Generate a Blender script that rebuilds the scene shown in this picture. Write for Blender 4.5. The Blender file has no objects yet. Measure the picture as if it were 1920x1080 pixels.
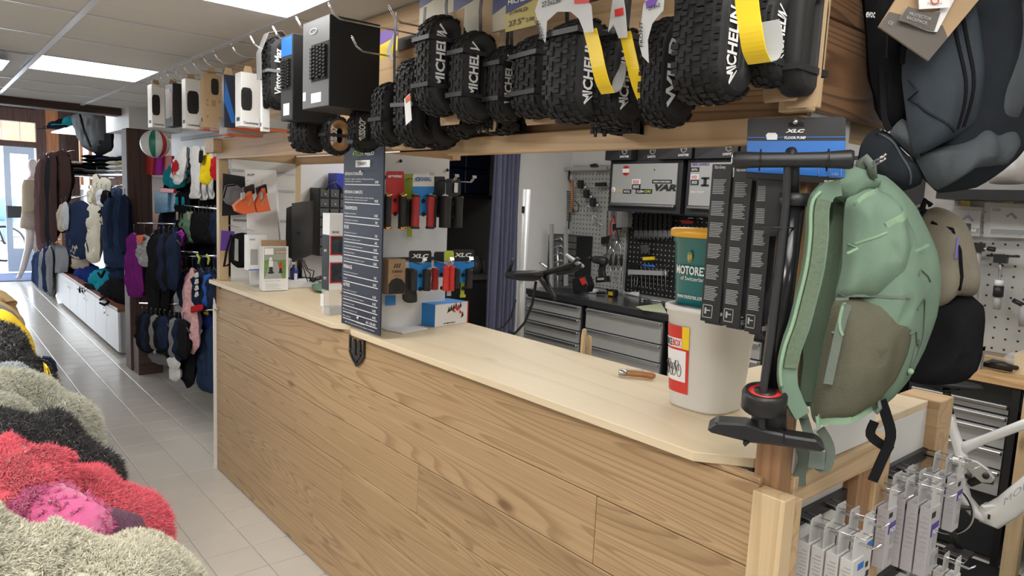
import bpy, bmesh, math, random
import numpy as np
from mathutils import Vector, Matrix
random.seed(7); rng = np.random.default_rng(7)
SC = bpy.context.scene
COL = SC.collection

# ------------------------------------------------------------------ camera
FPX = 1305.0; CX, CY = 960.0, 540.0; EYE = Vector((0, 0, 1.6))
def _dir(px, py): return Vector((px-CX, -(py-CY), -FPX)).normalized()
_v1 = (-159.0, 328.0); _s = .046
_a = (_v1[0]-CX, _v1[1]-CY)
_x2 = (-FPX*FPX + _a[0]*CX - _a[1]*(_v1[1]+_s*159-CY))/(_a[0]+_a[1]*_s)
_Y = _dir(*_v1); _X = _dir(_x2, _v1[1]+_s*(_x2+159)); _Z = _X.cross(_Y)
R3 = Matrix((_X, _Y, _Z))                       # camera -> world
cam_data = bpy.data.cameras.new('camera'); cam = bpy.data.objects.new('camera', cam_data); COL.objects.link(cam)
cam_data.sensor_width = 36; cam_data.lens = FPX/1920*36; cam_data.clip_start = .05; cam_data.clip_end = 200
cam.matrix_world = Matrix.Translation(EYE) @ R3.to_4x4()
SC.camera = cam

# ------------------------------------------------------------------ world, exposure, daylight
SC.view_settings.view_transform = 'Standard'; SC.view_settings.look = 'None'
SC.view_settings.gamma = 1; SC.view_settings.use_curve_mapping = False
SC.view_settings.exposure = -0.1
world = bpy.data.worlds.new('world'); SC.world = world; world.use_nodes = True
_bg = world.node_tree.nodes['Background']; _bg.inputs[0].default_value = (.80, .90, 1, 1); _bg.inputs[1].default_value = 10

def lamp(name, loc, sx, sy, power, col=(1, .98, .95), rot=(0, 0, 0)):
    l = bpy.data.lights.new(name, 'AREA'); l.shape = 'RECTANGLE'; l.size = sx; l.size_y = sy; l.energy = power; l.color = col
    o = bpy.data.objects.new(name, l); o.location = loc; o.rotation_euler = rot; COL.objects.link(o); return o
# daylight that comes in at the shop door, far end
lamp('daylight_door', (1.0, 14.6, 1.7), 2.6, 2.6, 140, (.78, .89, 1), (-math.pi/2, 0, 0))
# ceiling panels behind the photographer and over the workshop
for _x, _y, _p in ((-.36, 2.3, 20), (-.36, -.1, 15), (.79, .35, 3.5), (.79, -1.9, 6), (-1.6, 1.4, 9), (1.9, -1.6, 6)):
    lamp('ceiling_lamp', (_x, _y, 2.215), .56, .56, _p*1.5, (1, .97, .92))
for _x, _y, _p in ((.2, 8.4, 14), (.2, 11.2, 14)):  # fill lights added to brighten the far shop, not known fittings
    lamp('far_fill_light', (_x, _y, 2.86), .6, 1.2, _p*1.5, (.95, .98, 1))
for _x, _y, _p in ((2.9, .3, 12), (2.9, 1.7, 12), (2.9, 3.0, 12), (2.4, 3.9, 6)):
    lamp('workshop_lamp', (_x, _y, 2.42), .3, 1.1, _p*1.35, (1, .98, .95))

# ------------------------------------------------------------------ projection helpers (photo pixel -> point on a real plane)
def ray(px, py): return R3 @ Vector((px-CX, -(py-CY), -FPX))
def P(px, py, x=None, y=None, z=None, pt=None, n=None):
    r = ray(px, py)
    if x is not None: t = x/r.x
    elif y is not None: t = y/r.y
    elif z is not None: t = (z-EYE.z)/r.z
    else: n = Vector(n); t = (Vector(pt)-EYE).dot(n)/r.dot(n)
    return EYE + r*t

# ------------------------------------------------------------------ materials
MATS = {}
def _mix(nt, fac, c1, c2, fac_val=None, mode='MIX'):
    m = nt.nodes.new('ShaderNodeMix'); m.data_type = 'RGBA'; m.blend_type = mode
    if fac is not None: nt.links.new(fac, m.inputs[0])
    else: m.inputs[0].default_value = fac_val
    for i, c in ((6, c1), (7, c2)):
        if hasattr(c, 'links'): nt.links.new(c, m.inputs[i])
        else: m.inputs[i].default_value = (*c[:3], 1)
    return m.outputs[2]
def _noise(nt, vec, scale, detail=3, rough=.5, dist=0):
    n = nt.nodes.new('ShaderNodeTexNoise'); n.inputs['Scale'].default_value = scale
    n.inputs['Detail'].default_value = detail; n.inputs['Roughness'].default_value = rough
    n.inputs['Distortion'].default_value = dist
    if vec is not None: nt.links.new(vec, n.inputs['Vector'])
    return n.outputs['Fac']
def _ramp(nt, fac, stops, interp='LINEAR'):
    r = nt.nodes.new('ShaderNodeValToRGB'); r.color_ramp.interpolation = interp
    el = r.color_ramp.elements
    while len(el) < len(stops): el.new(.5)
    for e, (p, c) in zip(el, stops):
        e.position = p; e.color = (c, c, c, 1) if isinstance(c, (int, float)) else (*c[:3], 1)
    nt.links.new(fac, r.inputs[0]); return r.outputs[0]
def _math(nt, op, a, b=None):
    m = nt.nodes.new('ShaderNodeMath'); m.operation = op
    for i, v in ((0, a), (1, b)):
        if v is None: continue
        if hasattr(v, 'links'): nt.links.new(v, m.inputs[i])
        else: m.inputs[i].default_value = v
    return m.outputs[0]
def _coords(nt, scale=(1, 1, 1), rand=True):
    tc = nt.nodes.new('ShaderNodeTexCoord'); mp = nt.nodes.new('ShaderNodeMapping')
    mp.inputs['Scale'].default_value = scale
    src = tc.outputs['Object']
    if rand:
        oi = nt.nodes.new('ShaderNodeObjectInfo'); vm = nt.nodes.new('ShaderNodeVectorMath'); vm.operation = 'SCALE'
        vm.inputs[0].default_value = (31, 17, 23); nt.links.new(oi.outputs['Random'], vm.inputs['Scale'])
        va = nt.nodes.new('ShaderNodeVectorMath'); va.operation = 'ADD'
        nt.links.new(src, va.inputs[0]); nt.links.new(vm.outputs[0], va.inputs[1]); src = va.outputs[0]
    nt.links.new(src, mp.inputs['Vector']); return mp.outputs[0]
def _bump(nt, h, bs, strength=.3, dist=.002):
    b = nt.nodes.new('ShaderNodeBump'); b.inputs['Strength'].default_value = strength; b.inputs['Distance'].default_value = dist
    nt.links.new(h, b.inputs['Height']); nt.links.new(b.outputs[0], bs.inputs['Normal'])
def newmat(name):
    m = bpy.data.materials.new(name); m.use_nodes = True; nt = m.node_tree
    return m, nt, nt.nodes['Principled BSDF']
def mat(name, col, rough=.5, metal=0, var=.12, vscale=12, bump=0, bscale=60, spec=None, trans=0, emit=0, sheen=0, alpha=None, coat=0):
    """plain procedural material: base colour with a slight noise, optional bump"""
    if name in MATS: return MATS[name]
    m, nt, b = newmat(name); MATS[name] = m
    v = _coords(nt)
    if var:
        f = _noise(nt, v, vscale, 3)
        lo = tuple(c*(1-var) for c in col); hi = tuple(min(1, c*(1+var)) for c in col)
        nt.links.new(_mix(nt, f, lo, hi), b.inputs['Base Color'])
    else: b.inputs['Base Color'].default_value = (*col, 1)
    b.inputs['Roughness'].default_value = rough; b.inputs['Metallic'].default_value = metal
    if spec is not None: b.inputs['Specular IOR Level'].default_value = spec
    if trans: b.inputs['Transmission Weight'].default_value = trans
    if sheen: b.inputs['Sheen Weight'].default_value = sheen
    if coat: b.inputs['Coat Weight'].default_value = coat
    if alpha is not None: b.inputs['Alpha'].default_value = alpha
    if emit: b.inputs['Emission Color'].default_value = (*col, 1); b.inputs['Emission Strength'].default_value = emit
    if bump: _bump(nt, _noise(nt, v, bscale, 4), b, bump, .003)
    return m
def woodmat(name, base, dark, axis=0, rings=7, rough=.5, contrast=.7, knots=True, cross=7.5, along=.38, fine=.3, streak=0):
    """grain running along axis 0/1/2 of the world; contour lines of a stretched noise = cathedral grain"""
    if name in MATS: return MATS[name]
    m, nt, b = newmat(name); MATS[name] = m
    sc = [cross]*3; sc[axis] = along
    v = _coords(nt, sc)
    h = _noise(nt, v, 1.0, 1.5, .4, .25)
    band = _math(nt, 'FRACT', _math(nt, 'MULTIPLY', h, rings*2.6))
    line = _ramp(nt, band, [(0, 0), (.55, .12), (.86, 1), (.93, .9), (1, 0)])
    sf = [cross*22]*3; sf[axis] = along*3
    vf = _coords(nt, sf)
    fi = _noise(nt, vf, 1.0, 3, .6)
    col = _mix(nt, _math(nt, 'MULTIPLY', line, contrast), base, dark)
    col = _mix(nt, _math(nt, 'MULTIPLY', _ramp(nt, fi, [(.35, 0), (.7, 1)]), fine), col, dark)
    if streak:                                   # broad darker streaks from random noise, drawn out along the grain
        vc = _coords(nt, [cross*.55 if i != axis else along*.22 for i in range(3)])
        ch = _ramp(nt, _noise(nt, vc, 1.3, 2), [(.52, 0), (.7, 1)])
        col = _mix(nt, _math(nt, 'MULTIPLY', ch, streak), col, tuple(c*.55 for c in dark))
    if knots:
        sk = [9]*3; sk[axis] = 3.2
        vo = nt.nodes.new('ShaderNodeTexVoronoi'); vo.inputs['Scale'].default_value = .62; vo.inputs['Randomness'].default_value = 1
        nt.links.new(_coords(nt, sk), vo.inputs['Vector'])
        k = _ramp(nt, vo.outputs['Distance'], [(0, 1), (.05, .9), (.085, .25), (.12, 0)])
        col = _mix(nt, _math(nt, 'MULTIPLY', k, .75), col, tuple(c*.5 for c in dark))
    nt.links.new(col, b.inputs['Base Color']); b.inputs['Roughness'].default_value = rough
    _bump(nt, line, b, .22, .0015)
    return m
M = {}
M['plank'] = woodmat('larch_plank', (.50, .345, .188), (.24, .13, .058), 1, rings=13, contrast=.55, streak=.3)
M['plank_v'] = woodmat('pale_post', (.66, .50, .30), (.42, .27, .13), 2, rings=3, contrast=.45)
M['post_brown'] = woodmat('brown_post', (.36, .20, .10), (.16, .075, .035), 2, rings=4, contrast=.5)
M['beam'] = woodmat('spruce_beam', (.60, .42, .24), (.36, .21, .095), 1, rings=3, contrast=.5)
M['beam_x'] = woodmat('spruce_beam_cross', (.60, .44, .26), (.36, .21, .095), 0, rings=3, contrast=.5)
M['stain'] = woodmat('stained_board', (.27, .145, .072), (.085, .04, .02), 0, rings=7, contrast=.8, streak=.4)
M['stain_y'] = woodmat('stained_board_long', (.34, .20, .10), (.12, .06, .03), 1, rings=6, contrast=.8)
M['ply'] = woodmat('plywood_top', (.74, .62, .43), (.58, .43, .26), 1, rings=3, contrast=.28, rough=.42, cross=3, fine=.15)
M['ply_edge'] = woodmat('plywood_edge', (.62, .49, .32), (.38, .27, .15), 1, rings=5, contrast=.5, knots=False, cross=30)
M['darkwood'] = woodmat('old_dark_beam', (.085, .045, .035), (.03, .016, .013), 0, rings=4, rough=.6)
M['darkwood_v'] = woodmat('old_dark_post', (.10, .052, .04), (.035, .018, .014), 2, rings=4, rough=.6)
M['orange_wood'] = woodmat('orange_frame', (.50, .22, .09), (.3, .12, .05), 2, rings=3)
M['oak'] = woodmat('bench_oak', (.62, .40, .19), (.4, .23, .1), 1, rings=4, knots=False)
M['white'] = mat('white_panel', (.74, .74, .72), .45, var=.03)
M['wall'] = mat('white_paint', (.76, .755, .74), .8, var=.04, bump=.1, bscale=90)
M['ceil'] = mat('ceiling_tile_mat', (.68, .665, .64), .85, var=.04, bump=.15, bscale=220)
M['grid'] = mat('ceiling_grid_mat', (.66, .69, .76), .3, .0, var=.02)
M['black'] = mat('black_plastic', (.013, .013, .014), .42, var=.1)
M['rubber'] = mat('tyre_rubber', (.010, .010, .011), .62, var=.25, vscale=40, bump=.15, spec=.35)
M['rubber2'] = mat('folded_sidewall', (.016, .016, .018), .62, var=.3, vscale=30)
M['blackcard'] = mat('black_card', (.012, .012, .013), .5, var=.1)
M['darkgrey'] = mat('dark_grey_metal', (.035, .036, .04), .4, .3, var=.08)
M['steel'] = mat('brushed_steel', (.55, .56, .57), .28, 1, var=.08)
M['chrome'] = mat('chrome_wire', (.72, .72, .74), .16, 1, var=.03)
M['silver'] = mat('silver_panel', (.46, .465, .46), .42, .35, var=.04)
M['peg'] = mat('pegboard_grey', (.44, .45, .44), .5, .1, var=.04)
M['hole'] = mat('pegboard_hole', (.02, .02, .02), .9, var=0)
M['pwhite'] = mat('white_plastic', (.78, .78, .77), .35, var=.02)
M['card'] = mat('kraft_card', (.46, .32, .185), .75, var=.1)
M['kraft'] = mat('brown_kraft', (.36, .235, .13), .8, var=.1)
M['paper'] = mat('white_paper', (.82, .82, .83), .6, var=.02)
M['print'] = mat('white_print', (.80, .80, .80), .5, var=0)
M['ink'] = mat('black_print', (.02, .02, .022), .5, var=0)
M['navy'] = mat('navy_board', (.022, .026, .048), .32, var=.04)
M['red'] = mat('red_plastic', (.62, .035, .03), .4)
M['blue'] = mat('blue_card', (.02, .15, .52), .4)
M['yellow'] = mat('yellow_plastic', (.85, .60, .02), .4)
M['orange'] = mat('orange_card', (.72, .13, .035), .5)
M['lime'] = mat('lime_card', (.42, .52, .05), .5)
M['green'] = mat('green_print', (.45, .75, .12), .5, var=0)
M['purple'] = mat('purple_print', (.16, .07, .38), .5, var=0)
M['tan'] = mat('tan_sidewall', (.32, .17, .07), .55)
M['greycard'] = mat('grey_card', (.36, .37, .37), .5, var=.05)
M['panel_light'] = mat('light_diffuser', (1, .98, .95), .5, var=0, emit=8)
M['clear'] = mat('clear_plastic', (.85, .87, .87), .12, var=0, trans=0, alpha=.28)
M['glass'] = mat('window_glass', (.9, .95, 1), .03, var=0, alpha=.12)
def cloth(name, col, bump=.25, sheen=0): return mat('cloth_'+name, col, .9, var=.14, vscale=25, bump=bump, bscale=300, spec=0)
# ------------------------------------------------------------------ mesh helpers
class B:
    """collects shapes; build() links them as ONE mesh object"""
    def __init__(s): s.v = []; s.f = []; s.sm = []; s.mi = []; s.m = 0
    def add(s, vs, fs, smooth=False):
        o = len(s.v); s.v += [Vector(p) for p in vs]; s.f += [tuple(i+o for i in f) for f in fs]
        s.sm += [smooth]*len(fs); s.mi += [s.m]*len(fs); return s
    def hexa(s, c):                                    # 8 corners: bottom 4, top 4
        return s.add(c, [(3, 2, 1, 0), (4, 5, 6, 7), (0, 1, 5, 4), (1, 2, 6, 5), (2, 3, 7, 6), (3, 0, 4, 7)])
    def box(s, lo, hi):
        x0, y0, z0 = lo; x1, y1, z1 = hi
        if x0 > x1: x0, x1 = x1, x0
        if y0 > y1: y0, y1 = y1, y0
        if z0 > z1: z0, z1 = z1, z0
        return s.hexa([(x0, y0, z0), (x1, y0, z0), (x1, y1, z0), (x0, y1, z0), (x0, y0, z1), (x1, y0, z1), (x1, y1, z1), (x0, y1, z1)])
    def obox(s, c, u, v, w):                           # oriented box: centre and three half vectors
        c, u, v, w = map(Vector, (c, u, v, w))
        if u.cross(v).dot(w) < 0: w = -w
        return s.hexa([c-u-v-w, c+u-v-w, c+u+v-w, c-u+v-w, c-u-v+w, c+u-v+w, c+u+v+w, c-u+v+w])
    def prism(s, poly, off, smooth=False):             # 3D polygon extruded by a vector
        poly = [Vector(p) for p in poly]; off = Vector(off); n = len(poly)
        nr = Vector((0, 0, 0))
        for i in range(n): nr += poly[i].cross(poly[(i+1) % n])
        if nr.dot(off) > 0: poly = poly[::-1]
        return s.add(poly+[p+off for p in poly], [tuple(range(n)), tuple(range(2*n-1, n-1, -1))] +
                     [((i+1) % n, i, i+n, (i+1) % n+n) for i in range(n)], smooth)
    def tube(s, pts, r, n=8, closed=False, flat=1.0, upv=None):
        pts = [Vector(p) for p in pts]; k = len(pts); rs = r if isinstance(r, (list, tuple)) else [r]*k
        vs = []; up = None
        for i, p in enumerate(pts):
            if closed: t = pts[(i+1) % k]-pts[i-1]
            else: t = pts[min(i+1, k-1)]-pts[max(i-1, 0)]
            if t.length < 1e-9: t = Vector((0, 0, 1))
            t.normalize()
            if up is None:
                up = Vector(upv) if upv else (Vector((0, 0, 1)) if abs(t.z) < .9 else Vector((1, 0, 0)))
            up = (up-t*up.dot(t))
            if up.length < 1e-6: up = Vector((1, 0, 0))-t*t.x
            up.normalize(); sd = t.cross(up)
            for j in range(n):
                a = 2*math.pi*j/n; vs.append(p+(up*math.cos(a)+sd*math.sin(a)*flat)*rs[i])
        fs = []
        for i in range(k if closed else k-1):
            for j in range(n):
                a = i*n+j; b = i*n+(j+1) % n; c = ((i+1) % k)*n+(j+1) % n; d = ((i+1) % k)*n+j
                fs.append((a, b, c, d))
        if not closed: fs += [tuple(range(n-1, -1, -1)), tuple(range((k-1)*n, k*n))]
        return s.add(vs, fs, True)
    def strip(s, pts, wvec, th):                       # ribbon: path, width vector(s), thickness along the local normal
        pts = [Vector(p) for p in pts]; k = len(pts); vs = []
        wv = wvec if isinstance(wvec, list) else [Vector(wvec)]*k
        for i, p in enumerate(pts):
            t = (pts[min(i+1, k-1)]-pts[max(i-1, 0)]).normalized(); w = Vector(wv[i])/2; nn = t.cross(w).normalized()*th/2
            vs += [p-w-nn, p+w-nn, p+w+nn, p-w+nn]
        fs = [(3, 2, 1, 0), tuple(range(4*k-4, 4*k))]
        for i in range(k-1):
            for j in range(4): fs.append((i*4+j, i*4+(j+1) % 4, i*4+4+(j+1) % 4, i*4+4+j))
        return s.add(vs, fs, False)
    def lathe(s, c, prof, n=24, axis=(0, 0, 1), sq=(1, 1), power=2.0, u=None):
        """profile [(r,h)...]; power>2 gives a rounded-square section"""
        ax = Vector(axis).normalized(); uu = Vector(u) if u else (Vector((1, 0, 0)) if abs(ax.z) > .5 else Vector((0, 0, 1)))
        uu = (uu-ax*uu.dot(ax)).normalized(); vv = ax.cross(uu); c = Vector(c); vs = []; k = len(prof)
        for r, h in prof:
            for j in range(n):
                a = 2*math.pi*j/n; ca, sa = math.cos(a), math.sin(a)
                q = (abs(ca)**power+abs(sa)**power)**(-1/power)
                vs.append(c+ax*h+(uu*ca*sq[0]+vv*sa*sq[1])*r*q)
        fs = [(i*n+j, i*n+(j+1) % n, (i+1)*n+(j+1) % n, (i+1)*n+j) for i in range(k-1) for j in range(n)]
        if prof[0][0] > 1e-5: fs.append(tuple(range(n-1, -1, -1)))
        if prof[-1][0] > 1e-5: fs.append(tuple(range((k-1)*n, k*n)))
        return s.add(vs, fs, True)
    def pillow(s, outline, n, T, rings=6, fold=0, ff=3, seed=0, center=None, back=1.0, sub=3, pw=.5):
        """outline (3D, star-shaped seen from its centre) inflated by T along n, with soft vertical folds"""
        o0 = [Vector(p) for p in outline]; m = len(o0); o = []
        for i in range(m):                             # catmull-rom resample
            a, b, c, d = o0[i-1], o0[i], o0[(i+1) % m], o0[(i+2) % m]
            for q in range(sub):
                t = q/sub
                cr = .5*((2*b)+(c-a)*t+(2*a-5*b+4*c-d)*t*t+(3*b-a-3*c+d)*t**3)
                o.append(b.lerp(c, t)*.5+cr*.5)
        c0 = Vector(center) if center is not None else sum(o, Vector())/len(o)
        n = Vector(n).normalized(); side = n.cross(Vector((0, 0, 1)))
        side = side.normalized() if side.length > .1 else Vector((1, 0, 0))
        size = max((p-c0).length for p in o); k = len(o); ph = random.Random(seed).uniform(0, 6)
        for sg in (1, -back):
            vs = [c0+n*T*sg]; fs = []
            for r in range(1, rings+1):
                q = r/rings
                for p in o:
                    w = c0+(p-c0)*q; prof = (1-q**2.4)**pw
                    uu = (w-c0).dot(side)/size; vz = (w-c0).z/size
                    fo = fold*(math.sin(uu*ff*3.1+ph+vz*1.7)+.6*math.sin(uu*ff*5.3-vz*2.6+ph*2)+.5*math.sin(vz*ff*2.2+uu*3+ph))*min(1, (1-q)*4+.25)
                    vs.append(w+n*(T*prof*sg+fo))
            for j in range(k):
                j2 = (j+1) % k
                fs.append((0, 1+j, 1+j2))
                for r in range(rings-1):
                    a = 1+r*k
                    fs.append((a+j, a+k+j, a+k+j2, a+j2))
            nrm = (vs[1]-vs[0]).cross(vs[2]-vs[0])
            if nrm.dot(n)*sg < 0: fs = [f[::-1] for f in fs]
            s.add(vs, fs, True)
        return s
    def sphere(s, c, r, n=12, m=8, sc=(1, 1, 1)):
        c = Vector(c); prof = []; vs = [c+Vector((0, 0, -r*sc[2]))]
        for i in range(1, m):
            a = -math.pi/2+math.pi*i/m
            for j in range(n):
                b = 2*math.pi*j/n; vs.append(c+Vector((math.cos(a)*math.cos(b)*sc[0], math.cos(a)*math.sin(b)*sc[1], math.sin(a)*sc[2]))*r)
        vs.append(c+Vector((0, 0, r*sc[2]))); L = len(vs)-1
        fs = [(0, 1+(j+1) % n, 1+j) for j in range(n)]
        for i in range(m-2): fs += [(1+i*n+j, 1+i*n+(j+1) % n, 1+(i+1)*n+(j+1) % n, 1+(i+1)*n+j) for j in range(n)]
        fs += [(L, 1+(m-2)*n+j, 1+(m-2)*n+(j+1) % n) for j in range(n)]
        return s.add(vs, fs, True)
    def build(s, name, mt, parent=None, bevel=0, kind=None, label=None, seg=1):
        me = bpy.data.meshes.new(name)
        off = Vector((0, 0, 0)); q = parent
        while q is not None: off += q.location; q = q.parent
        c = (sum(s.v, Vector())/max(1, len(s.v)))-off
        me.from_pydata([tuple(p-off-c) for p in s.v], [], s.f)
        me.polygons.foreach_set('use_smooth', s.sm)
        for m_ in (mt if isinstance(mt, (list, tuple)) else [mt]): me.materials.append(m_)
        if isinstance(mt, (list, tuple)): me.polygons.foreach_set('material_index', s.mi)
        me.update()
        o = bpy.data.objects.new(name, me); o.location = c; COL.objects.link(o)
        if parent is not None: o.parent = parent
        if bevel:
            b = o.modifiers.new('bevel', 'BEVEL'); b.width = bevel; b.segments = seg; b.limit_method = 'ANGLE'
        if kind: o['kind'] = kind
        if label: o['label'] = label
        return o
def tag(o, label, cat, group=None):
    o['label'] = label; o['category'] = cat
    if group: o['group'] = group
    return o
def thing(name, label, cat, loc=(0, 0, 0), group=None):
    o = bpy.data.objects.new(name, None); COL.objects.link(o); o.location = loc; o.empty_display_size = .05
    return tag(o, label, cat, group)
def struct(name, b, mt, parent=None, **k):
    o = b.build(name, mt, parent, **k)
    if parent is None: o['kind'] = 'structure'
    return o
def structe(name, loc=(0, 0, 0)):
    o = bpy.data.objects.new(name, None); COL.objects.link(o); o.location = loc; o['kind'] = 'structure'; return o
def dup(root, loc, label=None, group=None, rz=0):
    r = root.copy(); COL.objects.link(r); r.location = loc; r.rotation_euler = (0, 0, rz)
    if label: r['label'] = label
    if group: r['group'] = group
    for ch in list(root.children):
        c = ch.copy(); COL.objects.link(c); c.parent = r
        for g in ch.children:
            d = g.copy(); COL.objects.link(d); d.parent = c
    return r
def recopy(o, parent, loc):                           # a piece that shares mesh data
    c = o.copy(); COL.objects.link(c); c.parent = parent; c.location = loc; return c
def BX(lo, hi): return B().box(lo, hi)
def spline(pts, m=4):
    pts = [Vector(p) for p in pts]; k = len(pts); o = []
    for i in range(k-1):
        a, b, c, d = pts[max(0, i-1)], pts[i], pts[i+1], pts[min(k-1, i+2)]
        for q in range(m):
            t = q/m; o.append(.5*((2*b)+(c-a)*t+(2*a-5*b+4*c-d)*t*t+(3*b-a-3*c+d)*t**3))
    return o+[pts[-1]]
def snapper(par, n):
    """drops points along n onto the parts already built under par"""
    from mathutils.bvhtree import BVHTree
    trees = []
    for ch in par.children:
        if ch.type == 'MESH': off = par.location+ch.location; trees.append(BVHTree.FromPolygons([v.co+off for v in ch.data.vertices], [tuple(p.vertices) for p in ch.data.polygons]))
    def f(p, lift=.001):
        best = None
        for t in trees:
            h = t.ray_cast(p+n*.5, -n)
            if h[0] is not None and (best is None or (h[0]-best).dot(n) > 0): best = h[0]
        return best+n*lift if best is not None else p
    return f

# ------------------------------------------------------------------ lettering
_TC = {}
def _glyphs(s, bold=.0, shear=0):
    key = (s, bold, shear)
    if key in _TC: return _TC[key]
    cu = bpy.data.curves.new('t', 'FONT'); cu.body = s; cu.size = 1; cu.offset = bold; cu.shear = shear; cu.resolution_u = 2
    o = bpy.data.objects.new('t', cu); COL.objects.link(o)
    bpy.context.view_layer.update()
    me = bpy.data.meshes.new_from_object(o.evaluated_get(bpy.context.evaluated_depsgraph_get()))
    vs = [(v.co.x, v.co.y) for v in me.vertices]; fs = [tuple(p.vertices) for p in me.polygons]
    bpy.data.objects.remove(o); bpy.data.curves.remove(cu); bpy.data.meshes.remove(me)
    if vs:
        x0 = min(v[0] for v in vs); x1 = max(v[0] for v in vs); y0 = min(v[1] for v in vs); y1 = max(v[1] for v in vs)
        vs = [((x-x0)/(x1-x0+1e-9), (y-y0)/(y1-y0+1e-9)) for x, y in vs]
    _TC[key] = (vs, fs); return _TC[key]
def lay(b, s, o, u, v, bold=0, shear=0, lift=0.0006, fmap=None):
    """lay text into builder b; o = lower-left corner, u = full width vector, v = full height vector"""
    vs, fs = _glyphs(s, bold, shear)
    if fmap: return b.add([fmap(x, y) for x, y in vs], fs)
    o, u, v = Vector(o), Vector(u), Vector(v); n = u.cross(v).normalized()*lift
    return b.add([o+u*x+v*y+n for x, y in vs], fs)
def text(s, o, u, v, mt, parent, bold=0.02, shear=0, name='lettering'):
    return lay(B(), s, o, u, v, bold, shear).build(name, mt, parent)
RX = Vector((1, 0, 0)); RY = Vector((0, 1, 0)); RZ = Vector((0, 0, 1))
# ================================================================== SETTING
M['tile'] = mat('floor_tile_mat', (.60, .565, .51), .2, var=.07, vscale=5, spec=.5)
M['grout'] = mat('grout', (.40, .38, .345), .7, var=.08)
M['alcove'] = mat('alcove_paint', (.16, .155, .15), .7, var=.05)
ZC = 2.24
# floor: recessed joints, single tiles where they show large
floor = BX((-3.2, -3, -.12), (7, 16, -.004)).build('floor', M['grout']); floor['kind'] = 'structure'
TX, TY, TP = .885, 3.0, .205
def tile_mesh():
    b = B(); h = TP/2-.0022; g = h-.002
    b.add([(-h, -h, -.006), (h, -h, -.006), (h, h, -.006), (-h, h, -.006), (-h, -h, -.0015), (h, -h, -.0015), (h, h, -.0015), (-h, h, -.0015),
           (-g, -g, 0), (g, -g, 0), (g, g, 0), (-g, g, 0)],
          [(0, 1, 5, 4), (1, 2, 6, 5), (2, 3, 7, 6), (3, 0, 4, 7), (4, 5, 9, 8), (5, 6, 10, 9), (6, 7, 11, 10), (7, 4, 8, 11), (8, 9, 10, 11)])
    return b
t0 = tile_mesh().build('floor_tile', M['tile'], floor)
single = set(); first = True
def cell(i, j): return (TX+TP*(i+.5), TY+TP*(j+.5))
want = []
for i in range(-2, 5):
    for j in range(-4, 36):
        x, y = cell(i, j)
        if y < 10 and x > .45+.0*(y) and (x < 1.25 or (y > 4 and x < 1.8)) and (x > .85 or y > 5): want.append((i, j))
for i in range(10, 17):
    for j in range(-12, -7): want.append((i, j))
for k, (i, j) in enumerate(want[:300]):
    x, y = cell(i, j); single.add((i, j)); p = Vector((x, y, -.0015))-floor.location
    if first: t0.location = p; first = False
    else: recopy(t0, floor, p)
rest = B(); tb = tile_mesh()
for i in range(-12, 18):
    for j in range(-14, 58):
        if (i, j) in single: continue
        x, y = cell(i, j)
        if x > 4.3 or y > 14.9 or (x > 2.4 and y > 4.4) : continue
        if x < .2 or x > 1.3 and y < 4 and x < 2.3: 
            if not (x < 1.3 and x > .2): 
                if x < -1: continue
        rest.add([v+Vector((x, y, 0)) for v in tb.v], tb.f)
rest.build('tiling', M['tile'], floor, kind='stuff')

# ceiling
ceiling = BX((-2.6, -3, ZC+.03), (1.75, 6.95, ZC+.08)).build('ceiling', M['wall']); ceiling['kind'] = 'structure'
xs = [-2.34, -1.77, -1.2, -.63, -.06, .51, 1.08, 1.65]; ys = [2.6+.592*k for k in range(-9, 8)]
lights = {(5, 8), (5, 12), (5, 4), (3, 8), (3, 4), (5, 0), (1, 6)}
b = B()
for x in xs: b.box((x-.012, ys[0], ZC-.005), (x+.012, ys[-1]+.1, ZC+.018))
b.build('grid_runner', M['grid'], ceiling)
b = B()
for y in ys: b.box((xs[0], y-.006, ZC-.002), (xs[-1], y+.006, ZC+.016))
b.build('grid_crossbar', M['grid'], ceiling)
ct = None
for i in range(len(xs)-1):
    for j in range(len(ys)-1):
        if (i, j) in lights or (i, j) == (4, 12): continue
        cx_, cy_ = (xs[i]+xs[i+1])/2, (ys[j]+ys[j+1])/2
        if ct is None:
            ct = BX((cx_-.279, cy_-.29, ZC+.002), (cx_+.279, cy_+.29, ZC+.016)).build('ceiling_tile', M['ceil'], ceiling, bevel=.003)
            base = ct.location.copy(); c0 = (cx_, cy_)
        else: recopy(ct, ceiling, base+Vector((cx_-c0[0], cy_-c0[1], random.uniform(-.0008, .0008))))
for n, (i, j) in enumerate(sorted(lights)):
    x0, x1, y0, y1 = xs[i], xs[i+1], ys[j], ys[j+1]
    near = (i, j) in ((5, 8), (5, 12))
    t = thing('ceiling_light', 'square flat ceiling light '+('cut off by the top of the picture' if (i, j) == (5, 8) else 'whole in view at the upper left') if near
              else 'square flat ceiling light behind the photographer, '+('first', 'second', 'third', 'fourth', 'fifth', 'sixth')[min(n, 5)]+' from the left wall', 'ceiling light', ((x0+x1)/2, (y0+y1)/2, ZC))
    BX((x0+.014, y0+.008, ZC+.001), (x1-.014, y1-.008, ZC+.012)).build('diffuser', M['panel_light'], t)
    f = B()
    for lo, hi in (((x0, y0), (x1, y0+.008)), ((x0, y1-.008), (x1, y1)), ((x0, y0), (x0+.014, y1)), ((x1-.014, y0), (x1, y1))):
        f.box((*lo, ZC-.003), (*hi, ZC+.014))
    f.build('frame', M['pwhite'], t)
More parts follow.
